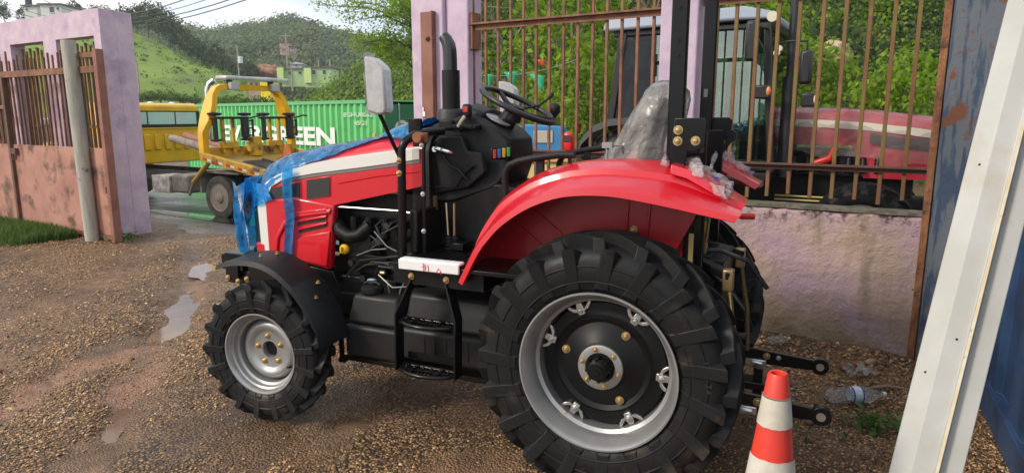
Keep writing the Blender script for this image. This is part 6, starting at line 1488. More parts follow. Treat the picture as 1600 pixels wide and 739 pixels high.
ladder = lad.build("step_ladder", blk_g, tr, bevel=0.004)
def tread(z, yo):
    m = MB(); pts = [(.985, yo - .06, z), (.96, yo + .01, z), (.90, yo + .040, z), (.832, yo + .050, z), (.765, yo + .040, z), (.705, yo + .01, z), (.68, yo - .06, z)]
    m.tube(pts, .0105, 8); m.tube([(.985, yo - .06, z), (.68, yo - .06, z)], .0095, 8); m.bar((.90, yo - .055, z), (.90, yo + .035, z), .012, .018); m.bar((.765, yo - .055, z), (.765, yo + .035, z), .012, .018)
    for k in range(12): m.bar((.725 + .02*k, yo - .056, z - .002), (.725 + .02*k, yo + .01, z - .002), .004, .012)
    m.bar((.97, yo - .01, z), (.69, yo - .01, z), .010, .014)
    for k in range(6): m.ball((.72 + .045*k, yo - .02, z + .012), .008, 8, 6)
    m.build("tread", blk_g, ladder, smooth=50)
tread(.625, .615); tread(.395, .625)
for (x, z) in ((.92, .838), (.735, .838)): bolt(.011, .01).build("ladder_bolt", brass, ladder, loc=(x, .584, z), smooth=30)
m = MB(); m.box(.69, .975, .535, .545, .42, .455); m.build("cross_plate", blk_g, ladder)
tank_m = pm("tank_plastic", (0.011, 0.011, 0.0115), r=0.42, spec=0.25, c2=(0.018, 0.0175, 0.017), scale=5, bump=0.15, bscale=25, bdist=0.004)
def tank(x0, x1, y0, y1, z0, z1, zr):
    m = MB(); m.box(x0, x1, y0, y1, z0, zr); m.loft([[(x0 + .012, y0, zr + .003), (x1 - .012, y0, zr + .003), (x1 - .012, y1 - .012, zr + .003), (x0 + .012, y1 - .012, zr + .003)], [(x0 + .03, y0, z1), (x1 - .03, y0, z1), (x1 - .03, y1 - .05, z1), (x0 + .03, y1 - .05, z1)]])
    return m.build("fuel_tank", tank_m, tr, bevel=0.022, seg=3)
t1 = tank(1.10, 1.44, .02, .435, .325, .655, .50)
m = MB(); m.lathe([(0, .058), (.012, .06), (.03, .058), (.036, .045), (.036, 0)], (1.325, .33, .657), 'z', 24); m.tube([(1.275, .33, .70), (1.30, .33, .712), (1.35, .33, .712), (1.375, .33, .70)], .008, 8); m.build("filler_cap", blk_p, t1, smooth=40)
m = MB(); m.box(1.32, 1.36, .30, .33, .70, .722); m.build("cap_seal", pm("seal_pale_blue", (0.35, 0.5, 0.62), r=0.4), t1, bevel=0.004)
m = MB(); m.lathe([(0, .05), (.02, .05), (.025, .035), (.025, 0)], (1.06, .30, .668), 'z', 20); m.build("tank_cap", blk_p, t1)
t2 = tank(.52, 1.085, .02, .445, .365, .70, .53)
m = MB()
for k in range(5): m.box(.70 + .06*k, .712 + .06*k, .4455, .449, .40, .50)
m.build("tank_ribs", tank_m, t2, bevel=0.002)
m = MB(); m.bar((1.455, .18, .30), (1.455, .45, .30), .04, .02); m.box(1.445, 1.465, .43, .452, .29, .58); m.box(.50, 1.45, .30, .42, .295, .322); m.build("tank_cradle", blk_g, tr, bevel=0.003)
m = MB(); m.box(.36, .385, .34, .37, .60, .88); m.build("yellow_strut", pm("zinc_dull", (0.42, 0.32, 0.14), r=0.45, m=0.4), tr)
m = MB(); m.bar((.62, .33, .82), (.50, .36, .66), .045, .012); m.build("plated_strap", pm("zinc_dull", (0.42, 0.32, 0.14)), tr)

# ------------------------------------------------------------------ console, steering, stack
con = [(1.055, 1.470), (1.040, 1.525), (.92, 1.555), (.86, 1.585), (.80, 1.572), (.74, 1.545), (.665, 1.50), (.585, 1.455), (.575, 1.345), (.645, 1.245), (.68, 1.215), (.90, 1.140), (1.060, 1.118)]
def con_w(z): return float(np.interp(z, [1.1, 1.25, 1.42, 1.5, 1.59], [.20, .225, .235, .20, .15]))
m = MB(); secs = []
cxm, czm = .82, 1.36
for f, dy in ((1.0, 0.0), (1.0, .8), (.985, .93), (.93, 1.0)):
    secs.append([(cxm + (x - cxm) * f + (.025 if x < .62 else 0), dy, czm + (z - czm) * f) for x, z in con])
con_t = lambda x: float(np.interp(x, [.56, .62, .70, .86], [.46, .66, .92, 1.0]))
ring_l = [[(x, con_w(z) * dy * con_t(x), z) for x, dy, z in s] for s in secs]
ring = [[(x, -y, z) for x, y, z in s] for s in reversed(ring_l[1:])] + ring_l
m.loft(ring); console = m.build("console", blk_p, tr, smooth=38, bevel=0.006)
# raised side panel with folded facets
m = MB(); sp = [(.975, 1.475), (.84, 1.475), (.80, 1.40), (.72, 1.395), (.70, 1.30), (.80, 1.215), (1.03, 1.165), (1.035, 1.40)]
m.loft([[(x, con_w(z) - .012, z) for x, z in sp], [(.90 + (x - .90) * .95, con_w(z) + .010, 1.33 + (z - 1.33) * .95) for x, z in sp]]); m.build("side_cover", blk_p, console, smooth=25, bevel=0.006)
m = MB(); m.tube([(.975, .252, 1.44), (.90, .254, 1.33), (.84, .254, 1.305), (.80, .25, 1.26)], .006, 6); m.tube([(1.03, .246, 1.21), (.86, .25, 1.225), (.80, .25, 1.30), (.76, .25, 1.33)], .006, 6); m.build("panel_groove", blk_g, console, smooth=60)
m = MB(); m.prism([(.606, .135), (.685, .205), (.685, .222), (.606, .152)], 1.358, 1.42, 'xy'); sw = m.build("switch_panel", blk_g, console, bevel=0.008)
for k, cc in enumerate(((.5, .06, .03), (.05, .14, .50), (.68, .42, .02), (.10, .40, .08))):
    m = MB(); xa, xb = .674 - .0175*k, .662 - .0175*k; ya, yb = [.152 + (q - .606) * .886 for q in (xa, xb)]; m.prism([(xa, ya + .0605 - .06), (xb, yb + .0605 - .06), (xb, yb + .006), (xa, ya + .006)], 1.364 + .003*k, 1.408 + .003*k, 'xy'); m.build("rocker_switch", pm("switch_%d" % k, cc, r=0.35), sw, bevel=0.002)
m = MB(); m.tube([(.985, .225, 1.405), (.965, .262, 1.41), (.90, .262, 1.395), (.885, .235, 1.387)], [.008, .011, .011, .008], 10); m.lathe([(0, .016), (.02, .014), (.02, 0)], (.975, .24, 1.405), 'y', 12); m.build("chrome_handle", chrome, console, smooth=60)
m = MB(); m.box(.905, .985, .10, .20, 1.50, 1.55); m.build("latch_block", blk_p, console, bevel=0.01)
# instrument hood and cluster, ignition switch
m = MB(); m.loft([[(.87, y, 1.585 + h) for y, h in ((-.14, -.02), (-.12, .03), (0, .05), (.12, .03), (.14, -.02))], [(.77, y, 1.575 + h) for y, h in ((-.145, -.03), (-.125, .01), (0, .025), (.125, .01), (.145, -.03))]], ring=True); m.build("instrument_hood", blk_p, console, bevel=0.008)
m = MB(); m.lathe([(0, .07), (.006, .07), (.008, .062), (.008, 0)], (0, 0, 0), 'z', 28); m.build("gauge_glass", pm("gauge_glass", (0.25, 0.25, 0.27), r=0.08, spec=0.9), console, loc=(.725, .05, 1.548), rot=(0, R(-28), 0), smooth=30)
m = MB(); m.box(.76, .90, .165, .225, 1.505, 1.525); m.tube([(.86, .20, 1.50), (.83, .22, 1.52), (.78, .22, 1.51)], .014, 8); m.build("switch_base", blk_p, console, bevel=0.008)
m = MB(); m.box(.805, .85, .17, .205, 1.56, 1.625); kn = m.build("hazard_stalk", blk_p, console, bevel=0.012)
m = MB(); m.box(.815, .840, .2055, .2085, 1.585, 1.612); m.build("red_button", pm("button_red", (0.5, 0.03, 0.02), r=0.4), kn, bevel=0.003)
m = MB(); m.tube([(.835, .20, 1.565), (.845, .215, 1.545), (.862, .22, 1.515)], .009, 8); m.build("key_tag", pm("tag_tan", (0.55, 0.45, 0.30), r=0.5), kn)
# pedestal, pedals and levers
m = MB(); m.prism([(.56, .906), (1.04, .906), (1.04, 1.20), (.66, 1.24), (.56, 1.22)], -.19, .19); m.box(.985, 1.03, -.40, .42, .906, 1.12); m.build("pedestal", blk_e, tr, bevel=0.01)
for (x0, x1) in ((.938, .918), (.893, .884)):
    m = MB(); m.tube([(x0, .215, 1.135), (x1, .235, .955)], .006, 8); m.build("lever_rod", pm("rod_brassy", (0.42, 0.34, 0.2), r=0.3, m=0.8), tr)
    m = MB(); m.lathe([(0, .028), (.012, .020), (.018, .026), (.03, .018), (.036, .024), (.05, .015), (.054, .020), (.07, .008)], (x1 - .002, .235, .906), 'z', 14); m.build("lever_boot", blk_p, tr)
m = MB(); m.box(.80, .88, .22, .30, .912, .95); m.tube([(.62, .22, 1.15), (.60, .25, 1.05), (.66, .27, .98)], .012, 8); m.box(.64, .72, .22, .32, .955, .975); m.build("pedal", blk_g, tr, bevel=0.004)
# steering column and wheel
m = MB(); m.tube([(.73, 0, 1.50), (.665, 0, 1.585)], [.055, .042], 18); 
for k in range(6): f = k / 5; c = Vector((.735 - .045*f, 0, 1.49 + .06*f)); m.lathe([(-.005, .044), (0, .056 - .004*f), (.005, .044)], tuple(c), 'z', 18)
m.build("steering_column", blk_p, tr, smooth=50)
ax = Vector((-math.sin(R(26)), 0, math.cos(R(26)))).normalized(); swc = Vector((.635, 0, 1.620)); e1 = Vector((math.cos(R(26)), 0, math.sin(R(26)))); e2 = Vector((0, 1, 0))
m = MB(); m.tube([swc + e1 * (.197 * math.cos(a)) + e2 * (.197 * math.sin(a)) for a in np.linspace(0, 2*math.pi, 48, endpoint=False)], .0145, 12, closed=True)
swl = m.build("steering_wheel", pm("wheel_rubber", (0.012, 0.012, 0.013), r=0.42), tr, smooth=60)
m = MB(); hubc = swc - ax * .035
for a in (R(90), R(210), R(330)): d_ = e1 * math.cos(a) + e2 * math.sin(a); m.tube([hubc, hubc + d_ * .09 + ax * .01, swc + d_ * .190], [.020, .014, .011], 8)
m.tube([hubc - ax * .045, hubc + ax * .03], [.045, .035], 16); m.build("spokes", blk_p, swl, smooth=50)
kb = swc - e1 * .170 + e2 * -.09; m = MB(); m.tube([kb, kb + ax * .03], .010, 8); m.lathe([(0, .012), (.02, .026), (.045, .028), (.06, .018), (.064, 0)], tuple(kb + ax * .025), 'z', 16); m.build("spinner_knob", blk_p, swl, smooth=60)
m = MB(); m.tube([(.66, -.06, 1.60), (.60, -.19, 1.62), (.56, -.24, 1.66)], .006, 6); m.tube([(.56, -.24, 1.66), (.545, -.255, 1.685)], .010, 6); m.build("column_stalk", blk_p, tr)
# exhaust stack
m = MB(); m.lathe([(1.50, .078), (1.585, .078), (1.600, .070), (1.606, .048)], (1.02, 0, 0), 'z', 32); stk = m.build("exhaust_base", pm("heat_black", (0.012, 0.012, 0.013), r=0.5, bump=0.5, bscale=160, bdist=0.003), tr, smooth=40)
m = MB(); m.cyl((1.02, 0, 1.60), (1.02, 0, 1.80), .047, seg=28); m.build("heat_shield", blk_p, stk, smooth=40)
m = MB(); m.tube([(1.022, 0, 1.60), (1.022, 0, 1.86), (1.024, 0, 1.90), (1.030, 0, 1.93), (1.042, 0, 1.955), (1.058, 0, 1.975)], [.036, .036, .036, .035, .033, .029], 24); m.build("exhaust_pipe", pm("pipe_black", (0.012, 0.014, 0.015), r=0.28, coat=0.2), stk, smooth=60)
# handrail post by the engine bay, mirror arms, rubber-edged shield
m = MB(); m.tube([(1.055, .445, .885), (1.048, .445, 1.30), (1.045, .445, 1.415), (1.03, .435, 1.45), (1.0, .40, 1.478), (.96, .33, 1.492), (.93, .25, 1.495)], .0205, 14)
m.box(1.03, 1.075, .425, .465, .80, .90); hp = m.build("handrail", blk_g, tr, smooth=50)
m = MB(); m.box(.99, 1.06, .34, .36, 1.485, 1.555); m.box(1.0, 1.05, .325, .338, 1.42, 1.50); m.build("mirror_bracket", blk_g, hp, bevel=0.003)
for z in (1.30, 1.36): bolt(.010, .012).build("handrail_bolt", brass, hp, loc=(1.048, .466, z), smooth=30)
m = MB(); m.tube([(.958, .40, .91), (.952, .40, 1.40), (.945, .39, 1.48)], .009, 8); m.build("thin_rod", blk_g, tr)
for z in (1.02, 1.20, 1.43):
    bolt(.008, .008).build("rod_bolt", steel, tr, loc=(.955, .410, z), smooth=30)
m = MB(); m.prism([(.965, .925), (1.035, .925), (1.032, 1.40), (1.015, 1.44), (.975, 1.44), (.962, 1.38)], .37, .374); m.build("clear_shield", film_mat("clear_shield", (0.88, 0.88, 0.86), (0.25, 0.24, 0.22), 0.05, 0.10, 4.0, 0.05), tr)
m = MB(); m.cyl((.955, .42, 1.468), (.955, .455, 1.468), .026, seg=16); m.box(.925, .985, .395, .42, 1.445, 1.49); m.build("side_marker", pm("marker_amber", (0.25, 0.085, 0.035), r=0.22), tr, bevel=0.004)
wrapm = pm("foam_wrap", (0.34, 0.335, 0.34), r=0.5, c2=(0.42, 0.415, 0.42), scale=14, bump=0.7, bscale=160, bdist=0.004)
def mirror_(s):
    m = MB()
    m.loft([[(x, y + dy, z) for x, z in ((1.150, 1.835), (1.105, 1.825), (1.058, 1.790), (1.045, 1.77), (1.038, 1.60), (1.050, 1.575), (1.09, 1.573), (1.142, 1.59))] for y, dy in ((.505, 0), (.515, 0), (.565, 0), (.575, 0))])
    arm = MB(); arm.tube([(1.048, .445, 1.36), (1.075, .47, 1.44), (1.105, .53, 1.58)], .0095, 8)
    if s < 0:                                     # the far mirror is folded back and sits lower
        m, arm = m.mirror(), arm.mirror(); m.v = [(x - .165, y, 1.56 + (z - 1.573) * .80) for x, y, z in m.v]; arm.v = [(x - .165 * max(0, (z - 1.36) / .22), y, z) for x, y, z in arm.v]
    a = arm.build("mirror_arm", blk_g, tr)
    g = m.build("mirror", wrapm, a, bevel=0.014, smooth=40)
    e = MB()
    e.loft([[(1.146 + .012*math.sin(z*60) , .50, z), (1.172 + .010*math.sin(z*37), .535, z + .004), (1.150, .572, z)] for z in np.linspace(1.57, 1.85, 22)], ring=False)
    if s > 0: e.build("wrap_fold", film_mat("wrap_edge", (0.85, 0.85, 0.86), (0.75, 0.76, 0.78), 0.6, 0.2, 60), a, smooth=60)
mirror_(1)
m = MB(); m.tube([(1.055, -.445, .885), (1.048, -.445, 1.40), (1.0, -.40, 1.478), (.93, -.25, 1.495)], .0205, 12); m.build("handrail", blk_g, tr, smooth=50)
mirror_(-1)

# ------------------------------------------------------------------ seat, grab rails, hand levers
m = MB(); m.box(-.14, .30, -.24, .24, 1.16, 1.27); m.build("seat_cushion", blk_p, tr, bevel=0.04, seg=3)
m = MB(); m.loft([[(x + .03, y, z) for y in (-.17, -.10, .10, .17)] + [(x - .03, y, z) for y in (.17, .10, -.10, -.17)] for x, z in ((-.03, 1.27), (-.05, 1.45), (-.085, 1.60), (-.09, 1.65))]); m.build("seat_back", blk_p, tr, bevel=0.03, seg=3)
m = MB(); m.box(-.15, .25, -.2, .2, .906, 1.158); m.build("seat_base", blk_e, tr, bevel=0.01)
for s in (1, -1):
    m = MB(); m.tube([(.535, s*.36, 1.10), (.545, s*.36, 1.25), (.545, s*.36, 1.31), (.525, s*.36, 1.345), (.48, s*.36, 1.365), (.40, s*.36, 1.382), (.28, s*.36, 1.400), (.21, s*.36, 1.400)], .0165, 12)
    m.box(.36, .395, s*.345 - .01, s*.345 + .01, 1.20, 1.375); m.build("grab_rail", blk_p, tr, smooth=60)
m = MB(); m.tube([(.235, .33, 1.30), (.248, .33, 1.42)], .009, 8); m.box(.235, .262, .32, .34, 1.395, 1.415); lv = m.build("hand_lever", blk_g, tr)
m = MB(); m.loft([[(.248 + a * .020, .33 + b * .014, z) for a, b in ((1, 0), (.6, .9), (-.6, .9), (-1, 0), (-.6, -.9), (.6, -.9))] for z in (1.415,)] + [[(.250 + a * .026, .33 + b * .016, z) for a, b in ((1, 0), (.6, .9), (-.6, .9), (-1, 0), (-.6, -.9), (.6, -.9))] for z in (1.445, 1.475)] + [[(.254 + a * .016, .33 + b * .010, 1.498) for a, b in ((1, 0), (.6, .9), (-.6, .9), (-1, 0), (-.6, -.9), (.6, -.9))]]); m.build("lever_grip", pm("grip_red", (0.60, 0.015, 0.015), r=0.3), lv, bevel=0.005, smooth=60)
m = MB(); m.box(.232, .268, .346, .349, 1.455, 1.485); m.build("grip_inlay", pm("grip_dark", (0.05, 0.012, 0.012), r=0.4), lv, bevel=0.002)
m = MB(); m.tube([(.10, .30, 1.30), (.085, .29, 1.42), (.10, .29, 1.44)], .007, 8); m.box(.06, .105, .275, .305, 1.43, 1.455); m.tube([(.08, .29, 1.44), (.03, .26, 1.44), (.02, .25, 1.40)], .005, 6); m.build("hand_lever", pm("lever_grey", (0.35, 0.35, 0.35), r=0.3, m=0.7), tr)

# ------------------------------------------------------------------ roll bar
m = MB(); m.box(-.262, -.198, .385, .425, 1.392, 2.62); m.box(-.262, -.198, -.425, -.385, 1.392, 2.62); m.box(-.262, -.198, -.425, .425, 2.58, 2.64)
rb = m.build("roll_bar", blk_g, tr, bevel=0.006)
for s in (1, -1):
    m = MB(); m.prism([(-.215, 1.39), (-.228, 1.560), (-.340, 1.560), (-.355, 1.545), (-.352, 1.455), (-.318, 1.430), (-.285, 1.428), (-.270, 1.33), (-.215, 1.33)], .426, .438)
    (m if s > 0 else m.mirror()).build("hinge_plate", blk_g, rb, bevel=0.004)
    m = MB(); m.prism([(-.215, .90), (-.215, 1.50), (-.335, 1.50), (-.335, .90)], .265, .290); m.box(-.33, -.266, .2905, .4255, 1.42, 1.48); (m if s > 0 else m.mirror()).build("base_post", blk_g, rb, bevel=0.004)
    for (x, z) in ((-.245, 1.513), (-.245, 1.470), (-.314, 1.472)):
        q = bolt(.0125, .010); q = q if s > 0 else q.mirror(); q.build("hinge_bolt", brass, rb, loc=(x, s * .4395, z), smooth=30)
    for z in (1.80, 1.86, 1.98): q = bolt(.006, .003); (q if s > 0 else q.mirror()).build("post_rivet", blk_p, rb, loc=(-.23, s * .426, z))
m = MB(); m.box(-.235, -.215, -.384, -.38, 1.66, 1.70); m.build("post_strap", pm("strap_grey", (0.10, 0.10, 0.10), r=0.25), rb)
m = MB(); m.cyl((-.36, -.32, 1.47), (-.36, -.36, 1.47), .030, seg=18); m.tube([(-.33, -.3, 1.40), (-.36, -.33, 1.45)], .012, 8); m.build("work_lamp", blk_p, tr)

# ------------------------------------------------------------------ rear linkage
for s in (1, -1):
    m = MB(); m.loft([[(x, s*.30 - .010, z - h), (x, s*.30 + .010, z - h), (x, s*.30 + .010, z + h), (x, s*.30 - .010, z + h)] for x, z, h in ((-.20, .42, .035), (-.50, .378, .040), (-.78, .368, .028), (-.83, .366, .022))])
    m.cyl((-.845, s*.30 - .018, .366), (-.845, s*.30 + .018, .366), .040, seg=24); lk = m.build("lower_link", blk_g, tr, bevel=0.003)
    m = MB(); m.cyl((-.845, s*.30 - .022, .366), (-.845, s*.30 + .022, .366), .018, seg=16); m.build("link_ball", steel, lk)
    bolt(.012, .008).build("link_bolt", brass, lk, loc=(-.60, s*.30 + .012, .385), smooth=30); bolt(.008, .006).build("link_bolt", steel, lk, loc=(-.655, s*.30 + .012, .383), smooth=30)
    m = MB(); m.box(-.60, -.50, s*.30 + .012, s*.30 + .03, .33, .365); m.tube([(-.53, s*.30 + .03, .35), (-.585, s*.30 + .03, .345)], .012, 8); m.build("check_chain_clevis", steel, lk, bevel=0.004)
    m = MB(); m.tube([(-.445, s*.25, .90), (-.470, s*.27, .74), (-.492, s*.28, .62), (-.505, s*.295, .40)], [.012, .012, .014, .012], 10); lr = m.build("lift_rod", pm("lift_rod_plated", (0.40, 0.28, 0.12), r=0.35, m=0.8), tr)
    m = MB(); m.box(-.47, -.425, s*.25 - .025, s*.25 + .025, .835, .93); m.build("clevis", brass, lr, bevel=0.006)
    m = MB(); m.bar((-.20, s*.18, .98), (-.46, s*.25, .90), .06, .035); m.build("lift_arm", blk_e, tr, bevel=0.006)
m = MB(); m.box(-.62, -.30, -.05, .05, .33, .365); m.cyl((-.42, 0, .55), (-.52, 0, .55), .03); m.box(-.60, -.56, -.03, .03, .28, .43); m.build("drawbar", blk_g, tr, bevel=0.004)
m = MB(); m.tube([(-.30, .21, .99), (-.40, .21, 1.0), (-.52, .20, .96), (-.60, .16, .84)], .010, 8); m.tube([(-.33, .23, .95), (-.44, .25, .86), (-.52, .25, .76)], .012, 8); m.build("hydraulic_hose", pm("hose_black_gloss", (0.018, 0.018, 0.02), r=0.25), tr, smooth=60)
m = MB(); m.cyl((-.20, .20, 1.035), (-.31, .22, 1.035), .030, seg=16); m.cyl((-.31, .22, 1.035), (-.33, .223, 1.035), .020, seg=12); m.build("remote_coupler", pm("coupler_dark", (0.05, 0.05, 0.05), r=0.3, m=0.5), tr)
m = MB(); m.box(-.345, -.295, .205, .245, 1.075, 1.12); m.box(-.335, -.305, .21, .24, 1.04, 1.0745); m.build("coupler_cap", pm("cap_yellow2", (0.75, 0.50, 0.02), r=0.35), tr, bevel=0.008)
m = MB(); m.tube([(-.33, .22, 1.0), (-.345, .23, 1.05), (-.355, .24, 1.16)], .008, 8); m.box(-.35, -.325, .21, .235, .985, 1.03); m.build("coupler_pin", brass, tr)
m = MB(); m.tube([(-.27, .20, 1.140), (-.48, .20, 1.150)], .007, 8); pr_ = m.build("pto_lever", pm("lever_plated", (0.50, 0.44, 0.25), r=0.3, m=0.7), tr)
m = MB(); m.tube([(-.475, .20, 1.150), (-.535, .20, 1.153)], .013, 10); m.build("red_knob", pm("knob_red", (0.60, 0.02, 0.02), r=0.4), pr_)
m = MB(); m.box(-.30, -.12, -.30, .30, .80, 1.20); m.box(-.36, -.20, -.16, .16, .70, .96); m.box(-.345, -.335, .28, .30, .88, 1.21); m.build("hydraulic_housing", blk_e, tr, bevel=0.01)
m = MB(); m.box(-.26, -.22, .24, .31, .92, 1.10); m.build("red_bracket", red_shaded, tr)
m = MB(); m.box(-.305, -.285, .29, .31, .80, 1.08); m.build("yellow_strut", pm("zinc_dull", (0.42, 0.32, 0.14)), tr)
# ================================================================== PLASTIC WRAPS LYING ON THE TRACTOR
def tr_thing_mesh(name, mb, mat, label, cat, **k):
    o = mb.build(name, mat, loc=tuple(TO), rot=(0, 0, T_ROT), **k); return tag(o, label, cat)
blue_film = film_mat("blue_film", (0.12, 0.58, 0.97), (0.010, 0.36, 0.86), 0.50, 0.20, 16.0, 0.5, 0.10)
def wr(p, amp, f=9.0, sd=0.0): return amp * mnoise.noise(Vector((p[0]*f + sd, p[1]*f, p[2]*f))) + 0.5 * amp * mnoise.noise(Vector((p[0]*f*2.7 + sd, p[1]*f*2.7, p[2]*f*2.7)))
def hood_pt(x, u):
    """u from 0 (left side, low) over the crown to 1 (right side, low)"""
    s_ = hood_sec(min(x, 2.27), 1.06 if x < 2.2 else 1.0); n_ = len(s_); t_ = u * (n_ - 1); i = min(int(t_), n_ - 2); a, b = Vector(s_[i]), Vector(s_[i+1]); q = a.lerp(b, t_ - i); q.x = x; return q
cov = [(1.04, .43, .95), (1.12, .41, .95), (1.22, .385, .95), (1.32, .365, .95), (1.42, .325, .95), (1.50, .285, .95), (1.58, .235, .95), (1.66, .21, .95), (1.76, .19, .95), (1.84, .165, .95), (1.95, .14, .95), (2.05, .12, .95), (2.14, .10, .95), (2.20, .07, .95), (2.245, .05, .95), (2.28, .03, .97)]
m = MB(); secs = []
xs = np.linspace(1.04, 2.285, 110)
for x in xs:
    u0 = float(np.interp(x, [c[0] for c in cov], [c[1] for c in cov])) + 0.012 * mnoise.noise(Vector((x * 14, 0, 0))); u1 = .95
    row = []
    for k in range(44):
        p = hood_pt(x, u0 + (u1 - u0) * k / 43.0); n_ = (p - Vector((x, 0, p.z - .25 if p.z > 1.2 else p.z))).normalized()
        w_ = 0.013 + abs(wr(p, .010, 5.0)) ; 
        if x < 1.30: w_ += .020 * (1.30 - x) / .26 * (1 + mnoise.noise(Vector((x*30, p.y*20, 0))))
        row.append(tuple(p + n_ * w_))
    secs.append(row)
m.loft(secs, ring=False); film = tr_thing_mesh("plastic_film", m, blue_film, "translucent blue plastic film draped over the red tractor's hood and nose", "plastic film", smooth=70)
def drape(rows, name):
    m = MB(); m.loft(rows, ring=False); o = m.build(name, blue_film, film, smooth=70); return o
# front of the nose: film hanging down, loose on the left corner
rows = []
for j in range(26):
    f = j / 25; z = 1.215 - .40 * f; row = []
    for k in range(34):
        g = k / 33; y = .275 - .55 * g; e = abs(y) / .275
        x = 2.300 - .075 * e ** 2.5 + .030 * f * (1 - e) + (.05 * f if y > .12 else 0.0)
        p = Vector((x, y * (1 + .10 * f), z - (.05 * f * (1 - e)) + .0)); p.x += wr(p, .022 * (0.4 + f), 5.0, 3.0); p.y += wr(p, .008, 9.0, 8.0); row.append(tuple(p))
    rows.append(row)
drape(rows, "nose_drape")
rows = []
for j in range(24):
    f = j / 23; z = 1.20 - .385 * f; row = []; w_ = .10 * (1 - .55 * f) + .012
    for k in range(14):
        g = k / 13; x = 2.245 - .02*f + w_ * (g - .3); p = Vector((x, .285 + .02 * math.sin(g * 5 + f * 4) + .01 * f, z - .03 * math.sin(g * 3))); p.y += wr(p, .012, 9.0, 5.0); row.append(tuple(p))
    rows.append(row)
drape(rows, "loose_flap")
rows = []
for j in range(22):
    f = j / 21; row = []
    for k in range(12):
        g = k / 11; xa = 2.285 - .015 * f; xb = 2.06 - .06 * f; x = xa + (xb - xa) * g; z = 1.20 - .012 * g - f * (.18 - .10 * g) ; p = Vector((x, side_y(min(x, 2.27)) + .016 + .012 * f, z)); p.y += wr(p, .006, 8.0, 2.0); row.append(tuple(p))
    rows.append(row)
drape(rows, "side_drape")
rows = []
for j in range(40):
    f = j / 39; z = 1.285 - .515 * f; row = []; xc = 1.865 + .022 * f + .008 * math.sin(f * 9)
    for k in range(9):
        g = k / 8; x = xc + .036 * (1 - .2 * f) * (1 - 2 * g) ; p = Vector((x, .304 + .014 * math.sin(g * 6 + f * 3) * (0.4 + .6 * f) + (0.006 if z > 1.1 else 0.004), z)); p.y += abs(wr(p, .007, 12.0, 4.0)); p.x += wr(p, .006, 7.0, 1.0); row.append(tuple(p))
    rows.append(row)
drape(rows, "hanging_strip")
rows = []
for j in range(30):
    f = j / 29; x = 1.045 + .30 * f; row = []
    for k in range(26):
        g = k / 25; p = hood_pt(x, .20 + .17 * f + (.62 - .20 - .17 * f) * g); n_ = (p - Vector((x, 0, p.z - .3))).normalized(); e = math.sin(math.pi * min(1, g * 1.3 + .05)) * (1 - .75 * f)
        p += n_ * (.022 + .045 * max(0, e) + abs(wr(p, .030, 11.0, 6.0)) * (1 - .7 * f)); p.x += wr(p, .02, 10.0, 2.0); row.append(tuple(p))
    rows.append(row)
drape(rows, "bunched_end")

clear = film_mat("clear_wrap", (0.92, 0.91, 0.88), (0.92, 0.90, 0.85), 0.34, 0.26, 26.0, 0.6, 0.12, 7.0, 0.5)
# wrap over the seat: a lumpy hood of plastic over the backrest that slumps forward
m = MB(); secs = []
shape = [(1.34, -.17, .20, .27), (1.40, -.17, .14, .26), (1.46, -.17, .09, .25), (1.53, -.175, .05, .25), (1.59, -.185, .02, .24), (1.64, -.195, -.01, .22), (1.68, -.19, -.035, .19), (1.71, -.17, -.06, .14), (1.725, -.14, -.09, .07)]
for i, (z, xb, xf, yw) in enumerate(shape):
    row = []
    for k in range(40):
        a = 2 * math.pi * k / 40; cxx = (xb + xf) / 2; rx = (xf - xb) / 2; p = Vector((cxx + rx * math.copysign(abs(math.cos(a)) ** .7, math.cos(a)), yw * math.copysign(abs(math.sin(a)) ** .7, math.sin(a)), z))
        d = Vector((math.cos(a), math.sin(a), 0)); p += d * (wr(p, .013, 6.0, 1.0) + .007 * math.sin(a * 11 + z * 9 + 2 * mnoise.noise(p * 4))); row.append(tuple(p))
    secs.append(row)
m.loft(secs); tr_thing_mesh("bubble_wrap", m, clear, "clear crumpled plastic wrapped around the tractor's seat", "plastic wrap", smooth=70)
